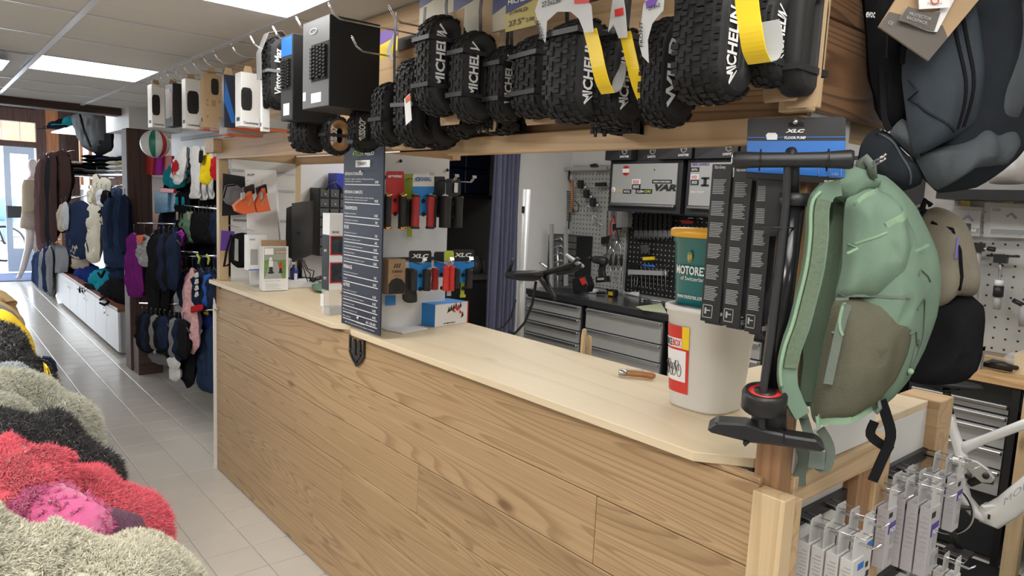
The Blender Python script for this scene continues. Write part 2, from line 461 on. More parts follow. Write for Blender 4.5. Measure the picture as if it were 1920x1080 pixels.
# air outlet with translucent deflector in the neighbouring ceiling field
t = thing('air_conditioner', 'ceiling air outlet with shiny clear deflector, at the left edge beside the light', 'air conditioner', (.22, 4.67, ZC))
BX((-.04, ys[12]+.02, ZC-.005), (.49, ys[13]-.02, ZC+.02)).build('panel', M['greycard'], t)
b = B()
for k in range(4): b.obox((.225, ys[12]+.1+.13*k, ZC-.012), (.24, 0, 0), (0, .045, -.012), (0, .0008, .003))
b.build('louvre', M['grid'], t)
b = B()
for k in range(5): b.box((.1+.06*k, ys[12]+.06, ZC-.03-.004*k), (.15+.06*k, ys[13]-.1, ZC-.026-.004*k))
b.build('deflector', M['chrome'], t)

def wall(name, lo, hi, m='wall'): return struct(name, BX(lo, hi), M[m])
wall('wall_left', (-2.7, -3, 0), (-2.6, 15.2, 3.0))
wall('wall_rear', (-2.7, -3.1, 0), (4.5, -3, 3.0))
wall('wall_right', (4.34, -3, 0), (4.44, 4.34, 2.6))
XO1, XO2 = 2.62, 3.70
YW = 4.34
w = B(); w.box((1.78, YW, 0), (XO1, YW+.1, 2.6)); w.box((XO2, YW, 0), (4.44, YW+.1, 2.6)); w.box((XO1, YW, 2.3), (XO2, YW+.1, 2.6))
struct('wall_back', w, M['wall'])
struct('ceiling', BX((1.75, -3, 2.52), (4.5, 6.6, 2.6)), M['wall'])['kind'] = 'structure'
struct('trim_1', BX((1.72, -3, ZC-.0), (1.75, 4.34, 2.55)), M['wall'])
# alcove behind the curtain
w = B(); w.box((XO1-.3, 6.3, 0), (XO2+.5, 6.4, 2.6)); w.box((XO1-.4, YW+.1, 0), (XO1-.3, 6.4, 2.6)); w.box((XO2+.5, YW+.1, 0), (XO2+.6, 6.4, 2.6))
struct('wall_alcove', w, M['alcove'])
# sports display wall, between counter and column
wall('wall_display', (1.78, YW, 0), (1.86, 6.9, 2.4), 'white')
# column, soffit box, cross beam
zb = P(242, 240, y=6.6).z; xb = P(242, 240, y=6.6).x
yb = P(199, 248, x=xb).y
struct('trim_2', BX((xb, 6.6, zb), (2.4, yb, ZC+.3)), M['white'])
s1 = B().box((1.355, 6.6, 0), (1.545, 6.8, zb))
struct('trim_3', s1, M['darkwood_v'], bevel=.008)
z0 = P(0, 203, y=6.95).z; z1 = P(230, 212, y=6.95).z; zm = (z0+z1)/2
struct('trim_4', BX((-2.6, 6.86, zm), (xb, 7.05, ZC+.12)), M['darkwood'], bevel=.008)
print('beam z', z0, z1, 'box', xb, yb, zb)
# far shop zone
YD = 15.0
wall('wall_far_right', (2.3, 6.9, 0), (2.4, YD, 3.1))
M['farceil'] = mat('far_ceiling_boards', (.16, .085, .05), .6, var=.3, vscale=4)
wall('ceiling_far', (-2.7, 6.95, 3.0), (2.5, YD+.3, 3.1), 'farceil')
b = B()
for k in range(9): b.box((-2.6, 7.6+.85*k, 2.88), (2.3, 7.72+.85*k, 3.0))
struct('trim_5', b, M['darkwood'])
# facade with the open glass door
def fp(px, py): return P(px, py, y=YD)
xd = fp(72, 400).x; zl = fp(0, 262).z; zt = fp(0, 225).z
f = B()
f.box((xd, YD-.08, 0), (xd+.14, YD+.08, 3.0)); f.box((-2.6, YD-.08, zl-.10), (xd, YD+.08, zl))
f.box((-2.6, YD-.1, zt), (xd-.001, YD+.1, zt+.22)); f.box((xd+.14, YD, 0), (2.4, YD+.1, 3.0)); f.box((-2.6, YD, 2.7), (xd, YD+.1, 3))
struct('wall_facade', f, M['darkwood_v'])
struct('trim_6', BX((xd+.15, YD-.03, 0), (xd+.34, YD-.001, 3.0)), M['orange_wood'])
struct('window_1', BX((-2.5, YD-.01, zl), (xd, YD+.01, zt)), M['glass'])
M['alu'] = mat('pale_blue_aluminium', (.50, .60, .74), .35, .2, var=.03)
# the open leaf: hinged near the jamb, px 15..68
dl, dr = fp(12, 500), fp(68, 500)
dt_ = fp(40, 277).z
d = structe('door_1', ((dl.x+dr.x)/2, YD-.3, 0))
yy = YD-.3
fr = B()
fr.box((dl.x, yy-.03, .02), (dl.x+.09, yy+.03, dt_)); fr.box((dr.x-.09, yy-.03, .02), (dr.x, yy+.03, dt_))
fr.box((dl.x+.09, yy-.028, dt_-.12), (dr.x-.09, yy+.028, dt_)); fr.box((dl.x+.09, yy-.028, .02), (dr.x-.09, yy+.028, .42))
fr.build('door_frame', M['alu'], d)
BX((dl.x+.09, yy-.006, .42), (dr.x-.09, yy+.006, dt_-.12)).build('pane', M['glass'], d)
BX((dl.x+.02, yy-.08, .95), (dl.x+.22, yy-.02, 1.15)).build('lock_case', M['darkgrey'], d)
mt_ = BX((-.6, YD-1.6, 0), (xd-.1, YD-.5, .012)).build('doormat', mat('doormat_blue', (.07, .10, .2), .95)); tag(mt_, 'dark blue doormat in front of the open shop door', 'doormat')
# outside
struct('ground_outside', BX((-14, YD+.1, -.2), (16, 40, -.02)), mat('pavement', (.62, .60, .58), .8))
out = B()
o_ = thing('house', 'pale house with timber boarding across the street, seen above the door', 'house', (1, 24, 0))
BX((-10, 24, 0), (12, 26, 7)).build('wall', mat('pale_render', (.72, .68, .62), .9), o_)
b0 = fp(22, 250)
for k in range(16):
    x = -1.5+.42*k; BX((x, 23.9, 2.6), (x+.38, 24, 5.2)).build('board', M['orange_wood'], o_)
for k in range(3): BX((-4.2+3.2*k, 23.9, .3), (-2.6+3.2*k, 23.99, 2.2)).build('window', mat('far_window', (.25, .35, .45), .1), o_)
# windows with orange frames on the far right wall, between the shelves
for n, (ya, yb2) in enumerate(((12.9, 14.6), (10.9, 12.4))):
    wn = structe('window_%d' % (n+2), (2.29, (ya+yb2)/2, 2.1))
    BX((2.285, ya, 1.55), (2.295, yb2, 2.75)).build('pane', mat('pale_pane', (.75, .78, .8), .3), wn)
    b = B()
    for y in (ya, (ya+yb2)/2, yb2): b.box((2.24, y-.05, 1.5), (2.30, y+.05, 2.8))
    b.box((2.24, ya, 1.48), (2.30, yb2, 1.56)); b.box((2.24, ya, 2.74), (2.30, yb2, 2.82))
    b.build('window_frame', M['orange_wood'], wn)
# ================================================================== COUNTER
XF, YN, YL, HC = 1.25, .68, 3.99, 1.10
c = thing('counter', 'long shop counter faced with horizontal larch boards with darker streaks', 'counter', (1.5, 2.3, 0))
zs = [0, .008, .172, .351, .530, .709, .888, 1.067, HC-.021]
butt = {7: [], 6: [], 5: [1.10], 4: [2.9, 1.9], 3: [2.45], 2: [2.72, 1.35], 1: [2.1]}
for k in range(1, 8):
    cuts = [YN-.005]+sorted(butt[k])+[YL]
    for a, e in zip(cuts[:-1], cuts[1:]):
        BX((XF, a+.0008, zs[k]+.0012), (XF+.02, e-.0008, zs[k+1]-.0012)).build('plank', M['plank'], c, bevel=.002)
BX((XF+.001, YN-.005, 1.0682), (XF+.02, YL, HC-.021)).build('plank', M['plank'], c)
BX((XF+.021, YN+.05, .005), (XF+.05, YL-.02, HC-.03)).build('backing', M['ply'], c)
BX((XF-.014, YL, .002), (XF+.02, YL+.012, HC+.004)).build('end_strip', M['pwhite'], c, label='white vertical end strip')
BX((XF+.02, YL-.02, .005), (1.7, YL, HC-.03)).build('end_panel', M['white'], c)
# worktops: outline with cut corners
def top(name, pts, label):
    b = B().prism([(x, y, HC-.021) for x, y in pts], (0, 0, .021))
    t = b.build(name, [M['ply']], None, bevel=.0015); tag(t, label, 'worktop', 'plywood worktops'); return t
jy = P(665, 612, z=HC).y
XT = XF-.035
XE = P(1765, 760, y=YN).x; xp1, xp2 = P(1578, 930, y=YN).x, P(1625, 930, y=YN).x
top('worktop', [(XT, YL+.01), (XT, jy+.10), (XT+.06, jy+.012), (1.71, jy+.012), (1.71, YL+.01)], 'pale plywood worktop at the far left end of the counter, holding the monitor')
top('worktop', [(XT, jy-.06), (XT+.03, jy+.004), (1.71, jy+.004), (1.71, 1.0), (1.71, YN), (1.36, YN), (1.29, YN+.035), (XT, YN+.13), ], 'long pale plywood worktop under the buckets and the price board')
# shield emblem on the front
e = thing('emblem', 'black shield emblem with a letter shape, mounted on the counter front below the price board', 'emblem', P(672, 657, x=XF))
cc = P(672, 657, x=XF); hh = (P(672, 627, x=XF)-P(672, 688, x=XF)).z/2; ww = abs(P(658, 657, x=XF).y-P(686, 657, x=XF).y)/2
def sh(k, dz=0): return [(XF-.004, cc.y-u*ww*k, cc.z+v*hh*k+dz) for u, v in ((-1, .80), (-.55, 1), (.55, 1), (1, .80), (1, -.25), (.62, -.62), (0, -1), (-.62, -.62), (-1, -.25))]
def ring(outer, inner, off):
    b = B(); n = len(outer); o = [Vector(p) for p in outer]; i = [Vector(p) for p in inner]; off = Vector(off)
    vs = o+i+[p+off for p in o]+[p+off for p in i]; fs = []
    for a in range(n):
        q = (a+1) % n
        fs += [(a, q, n+q, n+a), (2*n+q, 2*n+a, 3*n+a, 3*n+q), (q, a, 2*n+a, 2*n+q), (n+a, n+q, 3*n+q, 3*n+a)]
    b.add(vs, fs); return b
ring(sh(1), sh(.84), (-.006, 0, 0)).build('shield_ring', M['black'], e)
def Q(u, v): return (XF-.004, cc.y-u*ww, cc.z+v*hh)
b = B()
b.prism([Q(-.5, .45), Q(-.42, .68), (Q(-.22, .68)), Q(-.14, .5), Q(-.14, -.25), Q(0, -.33), Q(.14, -.25), Q(.14, .5), Q(.22, .68), Q(.42, .68), Q(.5, .45), Q(.5, -.3), Q(0, -.7), Q(-.5, -.3)], (-.006, 0, 0))
b.prism([Q(-.05, -.65), Q(.05, -.65), Q(.05, -.9), Q(-.05, -.9)], (-.006, 0, 0))
for sx in (-1, 1): b.prism([Q(.5*sx, 0), Q(.85*sx, .02), Q(.85*sx, -.08), Q(.5*sx, -.10)], (-.006, 0, 0))
b.build('letter', M['black'], e)

# ---- side of the counter (facing the viewer's right): posts, rails, white panels
def bx(lo, hi, name, m, par=c, **k): return BX(lo, hi).build(name, M[m], par, bevel=k.get('bevel', .002))
bx((XF-.032, YN-.075, .002), (XF+.012, YN-.008, 1.065), 'corner_trim', 'plank_v')
bx((XF+.012, YN-.07, .002), (XF+.05, YN-.01, 1.05), 'corner_batten', 'beam')
xp1, xp2 = P(1578, 930, y=YN).x, P(1625, 930, y=YN).x
bx((xp1, YN-.035, .0), ((xp1+xp2)/2, YN+.05, 1.014), 'side_post', 'post_brown')
bx(((xp1+xp2)/2, YN-.045, .0), (xp2, YN+.04, 1.079), 'side_post', 'beam')
xq = P(1735, 800, y=YN).x
bx((xq, YN-.03, 0), (XE+.0, YN+.08, HC+.002), 'side_post', 'beam')
bx((XF+.067, YN-.042, 1.015), (xp2-.005, YN-.001, 1.078), 'rail', 'beam_x')
bx((XF+.05, YN+.0, .05), (xq, YN+.012, 1.079), 'side_panel', 'white')
b = BX((1.712, YN, HC-.021), (xq-.001, 1.18, HC-.0)); t = b.build('worktop', M['ply'], None, bevel=.0015)
tag(t, 'short pale plywood worktop behind the green backpack, ending in a post', 'worktop', 'plywood worktops')
t['group'] = 'plywood worktops'
# white shelf tray seen under the green backpack
a1, a2 = P(1500, 830, y=YN-.05), P(1640, 830, y=YN-.05)
t = BX((XF+.067, YN-.03, 1.08), (P(1640, 800, y=YN-.03).x, YN-.018, 1.158)).build('price_rail', M['pwhite']); tag(t, 'white blank board fixed along the counter side under the green backpack', 'board')
# shop tracks for the hooks
ROW1, ROW2 = .95, .64
for z in (ROW1, ROW2):
    BX((XF+.05, YN-.012, z-.015), (XE-.06, YN, z+.015)).build('hook_rail', M['darkgrey'], c)

# ================================================================== UPPER STRUCTURE
ZB0, ZB1 = 1.735, 1.785
u = thing('overhead_rack', 'timber rack over the counter, boarded, carrying the tyres', 'rack', (1.4, 2.3, 1.8))
yjoint = P(845, 280, x=XF).y
bx((XF, .66, ZB0), (XF+.035, yjoint+.02, ZB1), 'beam', 'beam', u)
yl0, yl1 = P(405, 260, x=XF).y, P(845, 280, x=XF).y
bx((XF, yjoint, 1.76), (XF+.045, yl0, 1.865), 'beam', 'beam', u)
bx((XF-.045, yl0-.1, 1.79), (XF, yl0+.05, 1.865), 'beam_end', 'beam_x', u)
bx((XF+.41, 2.34, 1.76), (XF+.45, 3.95, 1.80), 'beam', 'beam', u)          # rear beam
bx((XF+.045, 3.9, 1.765), (XF+.41, 3.945, 1.83), 'beam', 'beam_x', u)
bx((XF+.045, YN, 1.765), (XF+.41, YN+.045, 1.83), 'beam', 'beam_x', u)
# cladding behind the hooks, horizontal boards from beam to ceiling
zz = [1.785, 1.875, 1.99, 2.105, 2.238]
for k in range(4):
    lo, hi = zz[k], zz[k+1]
    BX((XF+.03, .665, lo+.001), (XF+.045, yjoint+.75, hi-.001)).build('board', M['stain_y'] if k == 0 else M['beam'], u, bevel=.0015)
    BX((XF+.03, yjoint+.752, max(lo, 1.866)+.001), (XF+.045, yl0-.02, hi-.001)).build('board', M['beam'], u, bevel=.0015)
# corner post, pale, two faces
za = P(1515, 208, x=XF-.02).z
pA, pB = P(1518, 200, x=XF-.02), P(1563, 205, x=XF-.02)
bx((XF-.03, YN-.045, za), (XF+.0, YN+.012, ZC-.002), 'corner_post', 'plank_v', u)
bx((XF+.0, YN-.04, za+.01), (XF+.03, YN+.0, ZC-.002), 'corner_post', 'plank_v', u)
# stained boards on the end face
for lo, hi in ((ZB1+.01, 1.965), (1.967, 2.11), (2.112, ZC-.002)):
    BX((XF+.03, YN-.03, lo+.001), (1.86, YN-.01, hi-.001)).build('board', M['stain'], u, bevel=.0015)
BX((XF+.04, YN-.01, 1.55), (XF+.22, YN+.0, 1.80)).build('end_panel', M['white'], u)
# posts between counter and rack
bx((XF+.014, YN-.035, HC-.15), (XF+.066, YN+.018, ZB0), 'post', 'post_brown', u)
bx((XF+.0, 3.93, HC+.001), (XF+.05, 3.975, 1.76), 'post', 'plank_v', u)
bx((XF+.41, 3.90, HC-.1), (XF+.45, 3.945, 1.76), 'post', 'plank_v', u)
# white shop panel at the left end of the counter
s = thing('slatwall', 'white slotted shop panel standing at the far left end of the counter', 'display panel', (1.45, 3.88, HC))
BX((XF+.05, 3.885, HC+.002), (XF+.41, 3.899, 1.762)).build('panel', M['white'], s)
for z in (1.24, 1.43, 1.60, 1.70): BX((XF+.055, 3.880, z), (XF+.405, 3.886, z+.012)).build('slot_rail', M['steel'], s)
# grips panel
GY = 2.30
g1 = P(838, 450, y=GY).x
s = thing('slatwall', 'white slotted panel beside the price board carrying the handlebar grips', 'display panel', (1.37, GY, HC))
BX((XF+.05, GY, HC+.002), (g1, GY+.014, 1.758)).build('panel', M['white'], s)
for z in (1.665, 1.36): BX((XF+.055, GY-.006, z), (g1-.005, GY+.001, z+.012)).build('slot_rail', M['darkgrey'], s)
for x, z in ((XF+.14, 1.735), (g1-.012, 1.715)): B().lathe((x, GY-.004, z), [(.006, 0), (.006, .004), (0, .005)], 10, (0, -1, 0)).build('screw', M['black'], s)
# ---------------------------------------------------------------- price board
SX = XF-.03
pc = [P(645, 275, x=SX), P(720, 281, x=SX), P(718, 616, x=SX), P(643, 600, x=SX)]
y1, y0 = pc[0].y, pc[1].y; zt_, zb_ = 1.775, HC+.012
s = thing('price_board', 'tall dark blue price board with white lettering screwed to the counter front', 'sign', (SX, (y0+y1)/2, HC))
BX((SX, y0, zb_), (SX+.006, y1, zt_)).build('board', M['navy'], s, bevel=.001)
W = y1-y0; Hh = zt_-zb_
def T(b, s_, u0, v0, w, h, bold=.02, shear=0):   # u from the left, v from the bottom, in fractions of the board
    lay(b, s_, (SX-.0008, y1-u0*W, zb_+v0*Hh), (0, -w*W, 0), (0, 0, h*Hh), bold*.4, shear)
bt = B(); T(bt, 'ATELIER', .24, .950, .28, .026); bt.build('lettering', M['green'], s)
bt = B(); T(bt, 'VÉLO', .55, .950, .22, .026, 0)
BX((SX-.001, y1-.68*W, zb_+.888*Hh), (SX-.0002, y1-.32*W, zb_+.925*Hh)).build('label_plate', M['print'], s)
tk = B(); T(tk, 'TARIFS', .38, .897, .22, .018); 
tk.build('lettering', M['ink'], s)
rows = [(.845, 'RÉVISION STANDARD', [('Contrôle et réglage : dérailleur, freinage, transmission', 'et fixation serrage + lubrification', '30€')]),
        (.745, 'RÉVISION COMPLÈTE', [('Révision standard + changement gaines et câbles, dévoilage', 'nettoyage composants, changement roue et cassette', '90€')]),
        (.655, 'TRANSMISSION', [('Réglage dérailleur', '', '10€'), ('Changement de chaîne*', '', '7€')]),
        (.548, 'ROUE', [('Changement de pneu*', '', '7€'), ('Changement chambre à air*', '', '4€'), ('Changement liquide préventif', '', '10€'), ('Dévoilage simple', '', '10€'), ('Dévoilage avec changement rayon*', '', '20€')]),
        (.325, 'FREINAGE', [('Changement plaquettes*', '', '7€'), ('Purge', '', '20€')]),
        (.222, 'AUTRES', [('Pose câble de pédale*', '', '10€'), ('Supplément pour intérieur hayons', '', '10€'), ('Supplément tarage', '', '10€'), ('Mise sous capteur neuf', '', '40€'), ('Mise diverse', '', '4€ / HEURE')])]
for v, hd, items in rows:
    T(bt, hd, .05, v, .026*len(hd)+.02, .020, .03)
    v -= .026
    for a, b2, pr in items:
        T(bt, a, .05, v, min(.74, .0165*len(a)+.02), .0085, .01)
        if b2: v -= .013; T(bt, b2, .05, v, .012*len(b2), .0085, .01)
        T(bt, pr, .88-.022*len(pr)-(.0), v-.004, .022*len(pr)+.02, .015, .02)
        bt.box((SX-.0008, y1-.93*W, zb_+(v-.014)*Hh), (SX-.0001, y1-.05*W, zb_+(v-.010)*Hh))
        v -= .037
T(bt, '* Hors pièces', .38, .028, .24, .009, .01); T(bt, 'Merci, pour toute intervention, de nous déposer un vélo propre', .12, .012, .76, .009, .01)
bt.build('lettering', M['print'], s)
for z in (.862, .062): B().sphere((SX-.003, y1-.47*W, zb_+z*Hh), .006).build('screw', M['chrome'], s)
# ================================================================== THINGS ON THE OVERHEAD RACK
def stadium(Hh, D, n=10):
    """closed rounded loop in (d, z): half circles of radius D/2 top and bottom; returns points and outward normals"""
    r = D/2; L = Hh/2-r; pts = []
    for i in range(n+1):
        a = math.pi*i/n; pts.append((-math.cos(a)*r, L+math.sin(a)*r, -math.cos(a), math.sin(a)))
    m = max(2, int(2*L/.03))
    for i in range(1, m): pts.append((r, L-2*L*i/m, 1, 0))
    for i in range(n+1):
        a = math.pi*i/n; pts.append((math.cos(a)*r, -L-math.sin(a)*r, math.cos(a), -math.sin(a)))
    for i in range(1, m): pts.append((-r, -L+2*L*i/m, -1, 0))
    return pts
def hook(x0, x1, y, z, par=None, name='hook', up=.03):
    b = B()
    for s_ in (-.004, .004): b.tube([(x1, y+s_, z), (x0+.03, y+s_, z-.006), (x0+.008, y+s_, z+.006), (x0-.006, y+s_, z+up)], .0017, 6)
    b.tube([(x0-.006, y-.004, z+up), (x0-.008, y, z+up+.002), (x0-.006, y+.004, z+up)], .0017, 6)
    return b.build(name, M['chrome'], par)
GT = 'folded tyres hanging over the counter'
def tyre(edge, top, bot, xf, W, D, label, words=None, wcol='print', yaw=0, knob=.0045, straps=(.28, .74), layers=3, side='rubber2', backcard=None, wr=(.12, .88), shear=0, name='tyre', group=GT, rows=5, strapm='darkgrey', tilt=0, vflip=False):
    """edge, top, bot: photo pixels of the near tread corner; xf: plane of its tread face"""
    mid = (top+bot)/2; e = P(edge, mid, x=xf); zt = P(edge, top, x=xf).z; zb = P(edge, bot, x=xf).z
    Hh = zt-zb; yc = e.y+W/2; xc = xf+D/2; zc = (zt+zb)/2
    t = thing(name, label, 'tyre', (xc, yc, zc), group)
    ca, sa = math.cos(yaw), math.sin(yaw); ct, st = math.cos(tilt), math.sin(tilt)
    def Lm(d, w, z):                                 # local -> world
        d, z = d*ct-z*st, d*st+z*ct
        return Vector((xc+d*ca-w*sa, yc+d*sa+w*ca, zc+z))
    path = stadium(Hh, D); n = len(path); crown = min(.010, W*.14); th = min(.038, D*.33)
    sec = [(-W/2, -.006), (-W/2*.78, crown*.5), (-W/4, crown*.9), (0, crown), (W/4, crown*.9), (W/2*.78, crown*.5), (W/2, -.006), (W/2*1.0, -th*.5), (W/2*.98, -th), (-W/2*.98, -th), (-W/2*1.0, -th*.5)]
    vs = []; k = len(sec)
    for d, z, nd, nz in path:
        for w, r in sec: vs.append(Lm(d+nd*(r-crown), w, z+nz*(r-crown)))
    fs = [(i*k+j, i*k+(j+1) % k, ((i+1) % n)*k+(j+1) % k, ((i+1) % n)*k+j) for i in range(n) for j in range(k)]
    fsT = [f for f in fs]
    b = B(); b.add(vs, fsT, True); b.mi = [1 if (i % k) in (6, 7, 9, 10) else 0 for i in range(len(fsT))]
    b.build('casing', [M['rubber'], M[side]], t)
    # folded layers inside
    lb = B(); rnd = random.Random(int(edge))
    for q in range(layers):
        g = th+.004+q*.0085+crown
        if D/2-g < .006: break
        pp = stadium(Hh-2*g, D-2*g, 8); w_ = W*(.92+.1*rnd.random())/2; mm = len(pp); vv = []
        for i, (d, z, nd, nz) in enumerate(pp):
            wob = .0015*math.sin(i*.9+q*2)
            for w, r in ((-w_-wob, 0), (-w_*.9, .0035), (w_*.9, .0035), (w_+wob, 0), (w_*.9, -.003), (-w_*.9, -.003)): vv.append(Lm(d+nd*r, w, z+nz*r))
        lb.add(vv, [(i*6+j, i*6+(j+1) % 6, ((i+1) % mm)*6+(j+1) % 6, ((i+1) % mm)*6+j) for i in range(mm) for j in range(6)], True)
    lb.build('folded_bead', M[side], t)
    # knobs
    kb = B(); per = 0; seg = []
    for i in range(n):
        a, c2 = path[i], path[(i+1) % n]; seg.append(math.hypot(a[0]-c2[0], a[1]-c2[1]))
    tot = sum(seg); step = .015 if knob > .004 else .02; m = int(tot/step)
    if knob > 0:
        cum = np.cumsum([0]+seg)
        for q in range(m):
            sarc = tot*q/m; i = min(n-1, int(np.searchsorted(cum, sarc, 'right'))-1); f = (sarc-cum[i])/max(1e-6, seg[i])
            a, c2 = path[i], path[(i+1) % n]
            d, z = a[0]+(c2[0]-a[0])*f, a[1]+(c2[1]-a[1])*f; nd, nz = a[2]+(c2[2]-a[2])*f, a[3]+(c2[3]-a[3])*f
            l = math.hypot(nd, nz); nd /= l; nz /= l; td, tz = -nz, nd
            for r in range(rows):
                wu = (-.5+(r+.5)/rows)*W*.96; off = .5*step*((r+q) % 2)*.6
                hc = crown*(1-(2*wu/W)**2)-crown; hw = W/rows*.5*(.45+.35*((r*7+q*3) % 3)/2); hl = step*(.24+.1*((q+r) % 2))
                kh = knob*(1.1 if r in (0, rows-1) else .85)
                c_ = Lm(d+nd*(hc+kh/2)+td*off, wu, z+nz*(hc+kh/2)+tz*off)
                U = Lm(td, 0, tz)-Lm(0, 0, 0); V = Lm(0, 1, 0)-Lm(0, 0, 0); N = Lm(nd, 0, nz)-Lm(0, 0, 0)
                kb.obox(c_, U*hl, V*hw, N*kh/2)
        kb.build('knobs', M['rubber'], t, kind='stuff')
    for sfrac in straps:
        z = -Hh/2+sfrac*Hh; e_ = .0015+knob*.7; x0, x1 = -D/2-e_, D/2+e_
        b = B(); w2 = W/2*1.04+.001
        loop = [(x0, -w2), (x1, -w2), (x1, w2), (x0, w2)]
        for i in range(4):
            a, c2 = loop[i], loop[(i+1) % 4]; A_, C_ = Lm(a[0], a[1], z), Lm(c2[0], c2[1], z)
            dirv = (C_-A_); nn = dirv.cross(RZ).normalized()*.0008
            b.obox((A_+C_)/2, dirv/2, (0, 0, .0055), nn)
        b.build('strap', M[strapm], t)
    if words:
        # runs up the near sidewall beside the tread
        def fm(u, v):
            L_ = Hh/2-D/2; S_ = L_+D/2*.62
            zz_ = -S_+2*S_*(wr[0]+u*(wr[1]-wr[0]))
            rad = D/2-crown-.008-(1-v)*(th-.009)
            zc_ = max(-L_, min(L_, zz_)); ex = zz_-zc_
            ang = math.asin(max(-.95, min(.95, ex/(D/2*.85))))
            return Lm(-math.cos(ang)*rad, -W/2*1.02-.0012, zc_+ex*rad/(D/2-crown-.008))
        b = B(); vs_, fs_ = _glyphs(words, .03, shear)
        b.add([fm(x, y) for x, y in vs_], fs_); b.build('lettering', M[wcol], t)
    if backcard:
        mt_, up, dn, dx = backcard
        zt2, zb2 = zt+up, zb-dn
        cx_ = xc+D/2+dx
        b = B().prism([(cx_, yc-W*.62, zb2+.012), (cx_, yc-W*.55, zb2), (cx_, yc+W*.55, zb2), (cx_, yc+W*.62, zb2+.012), (cx_, yc+W*.62, zt2), (cx_, yc-W*.62, zt2)], (.0012, 0, 0))
        b.build('hang_card', M[mt_], t)
    # hanging loop up to the hook level
    zh = min(ZC-.03, 2.135)
    if zt < zh-.02: B().strip([Lm(D*.1, 0, Hh/2-.012), (xc+D*.1, yc+.006, (zt+zh)/2), (xc+D*.1, yc, zh)], (0, .012, 0), .0012).build('hang_tab', M['blackcard'], t)
    return t
RIGHTC = []
HX = XF+.03
def boxx(pe, pt_, pb_, pl, pr, xf, m, par_args, name='tyre_box', bevel=.001, gap=0):
    """box with its near vertical edge at pixel pe, from pt_ down to pb_; left face ends at pl, right face at pr"""
    mid = (pt_+pb_)/2; e = P(pe, mid, x=xf); zt = P(pe, pt_, x=xf).z; zb = P(pe, pb_, x=xf).z
    y1 = P(pl, mid, x=xf).y; x1 = P(pr, mid, y=e.y).x
    t = thing(name, *par_args[:2], ((xf+x1)/2, (e.y+y1)/2, zb), par_args[2] if len(par_args) > 2 else None)
    BX((xf, e.y, zb), (x1, y1, zt)).build('carton', M[m], t, bevel=bevel)
    return t, Vector((xf, e.y, zb)), Vector((x1, y1, zt))
def leftp(b, lo, hi, u0, v0, u1, v1, lift=.0008):      # patch on the face x = lo.x, u from the picture's left
    W = hi.y-lo.y; H_ = hi.z-lo.z
    return b.box((lo.x-lift, hi.y-u0*W, lo.z+v0*H_), (lo.x, hi.y-u1*W, lo.z+v1*H_))
def rightp(b, lo, hi, u0, v0, u1, v1, lift=.0008):     # patch on the face y = lo.y
    W = hi.x-lo.x; H_ = hi.z-lo.z
    return b.box((lo.x+u0*W, lo.y-lift, lo.z+v0*H_), (lo.x+u1*W, lo.y, lo.z+v1*H_))
def ltext(s, lo, hi, u0, v0, w, h, m, par, **k):
    W = hi.y-lo.y; H_ = hi.z-lo.z
    return text(s, (lo.x-.001, hi.y-u0*W, lo.z+v0*H_), (0, -w*W, 0), (0, 0, h*H_), M[m], par, **k)
def rtext(s, lo, hi, u0, v0, w, h, m, par, **k):
    W = hi.x-lo.x; H_ = hi.z-lo.z
    return text(s, (lo.x+u0*W, lo.y-.001, lo.z+v0*H_), (w*W, 0, 0), (0, 0, h*H_), M[m], par, **k)
def rwindow(lo, hi, u0, v0, u1, v1, par, treadrows=7, rr=.25):   # rounded window with the tyre showing in it, right face
    W = hi.x-lo.x; H_ = hi.z-lo.z; cx_ = lo.x+(u0+u1)/2*W; cz_ = lo.z+(v0+v1)/2*H_; a = (u1-u0)/2*W; c_ = (v1-v0)/2*H_
    poly = []
    for j in range(20):
        q = 2*math.pi*j/20; ca, sa = math.cos(q), math.sin(q); k = (abs(ca)**5+abs(sa)**5)**(-.2)
        poly.append((cx_+a*ca*k, lo.y-.0016, cz_+c_*sa*k))
    B().prism(poly, (0, .0018, 0)).build('window', M['hole'], par)
    b = B()
    for r in range(4):
        for j in range(treadrows): b.box((cx_-a*.8+r*a*.42, lo.y-.004, cz_-c_*.86+j*c_*1.72/treadrows), (cx_-a*.8+r*a*.42+a*.3, lo.y-.0012, cz_-c_*.86+(j+.62)*c_*1.72/treadrows))
    b.build('tread', M['rubber2'], par)

# --- hooks along the rack
hy = [4.03, 3.85, 3.72, 3.59, 3.44, 3.30, 3.15, 3.01, 2.80, 2.60, 2.39, 2.20, 1.97]
h0 = None
GH = 'wire hooks on the overhead rack'
for k, y in enumerate(hy):
    lab = ['wire display hook left bare above the boxed tyres, %s' % w for w in ('leftmost', 'second from the left', 'third from the left', 'fourth from the left', 'fifth from the left', 'sixth from the left', 'seventh from the left')]+ \
        ['long bare wire hook against the ceiling, first right of the boxes', 'long bare wire hook against the ceiling, second right of the boxes', 'long bare wire hook just left of the silver wrapped tyre',
         'wire hook carrying the silver wrapped tyre', 'wire hook carrying the smaller black box', 'wire hook carrying the large black box']
    o = hook(.945, HX, y, 2.118); tag(o, lab[k], 'hook', GH)
for y, z, l in ((1.93, 2.03, 'double wire hook below the ceiling, right of the large black box'), (1.72, 2.08, 'wire hook behind the left lettered tyre with a tan card')):
    tag(hook(1.0, HX, y, z), l, 'hook', GH)
b = BX((HX-.006, 1.2, 2.095), (HX, 4.12, 2.135)).build('hook_rail', M['darkgrey'], u)

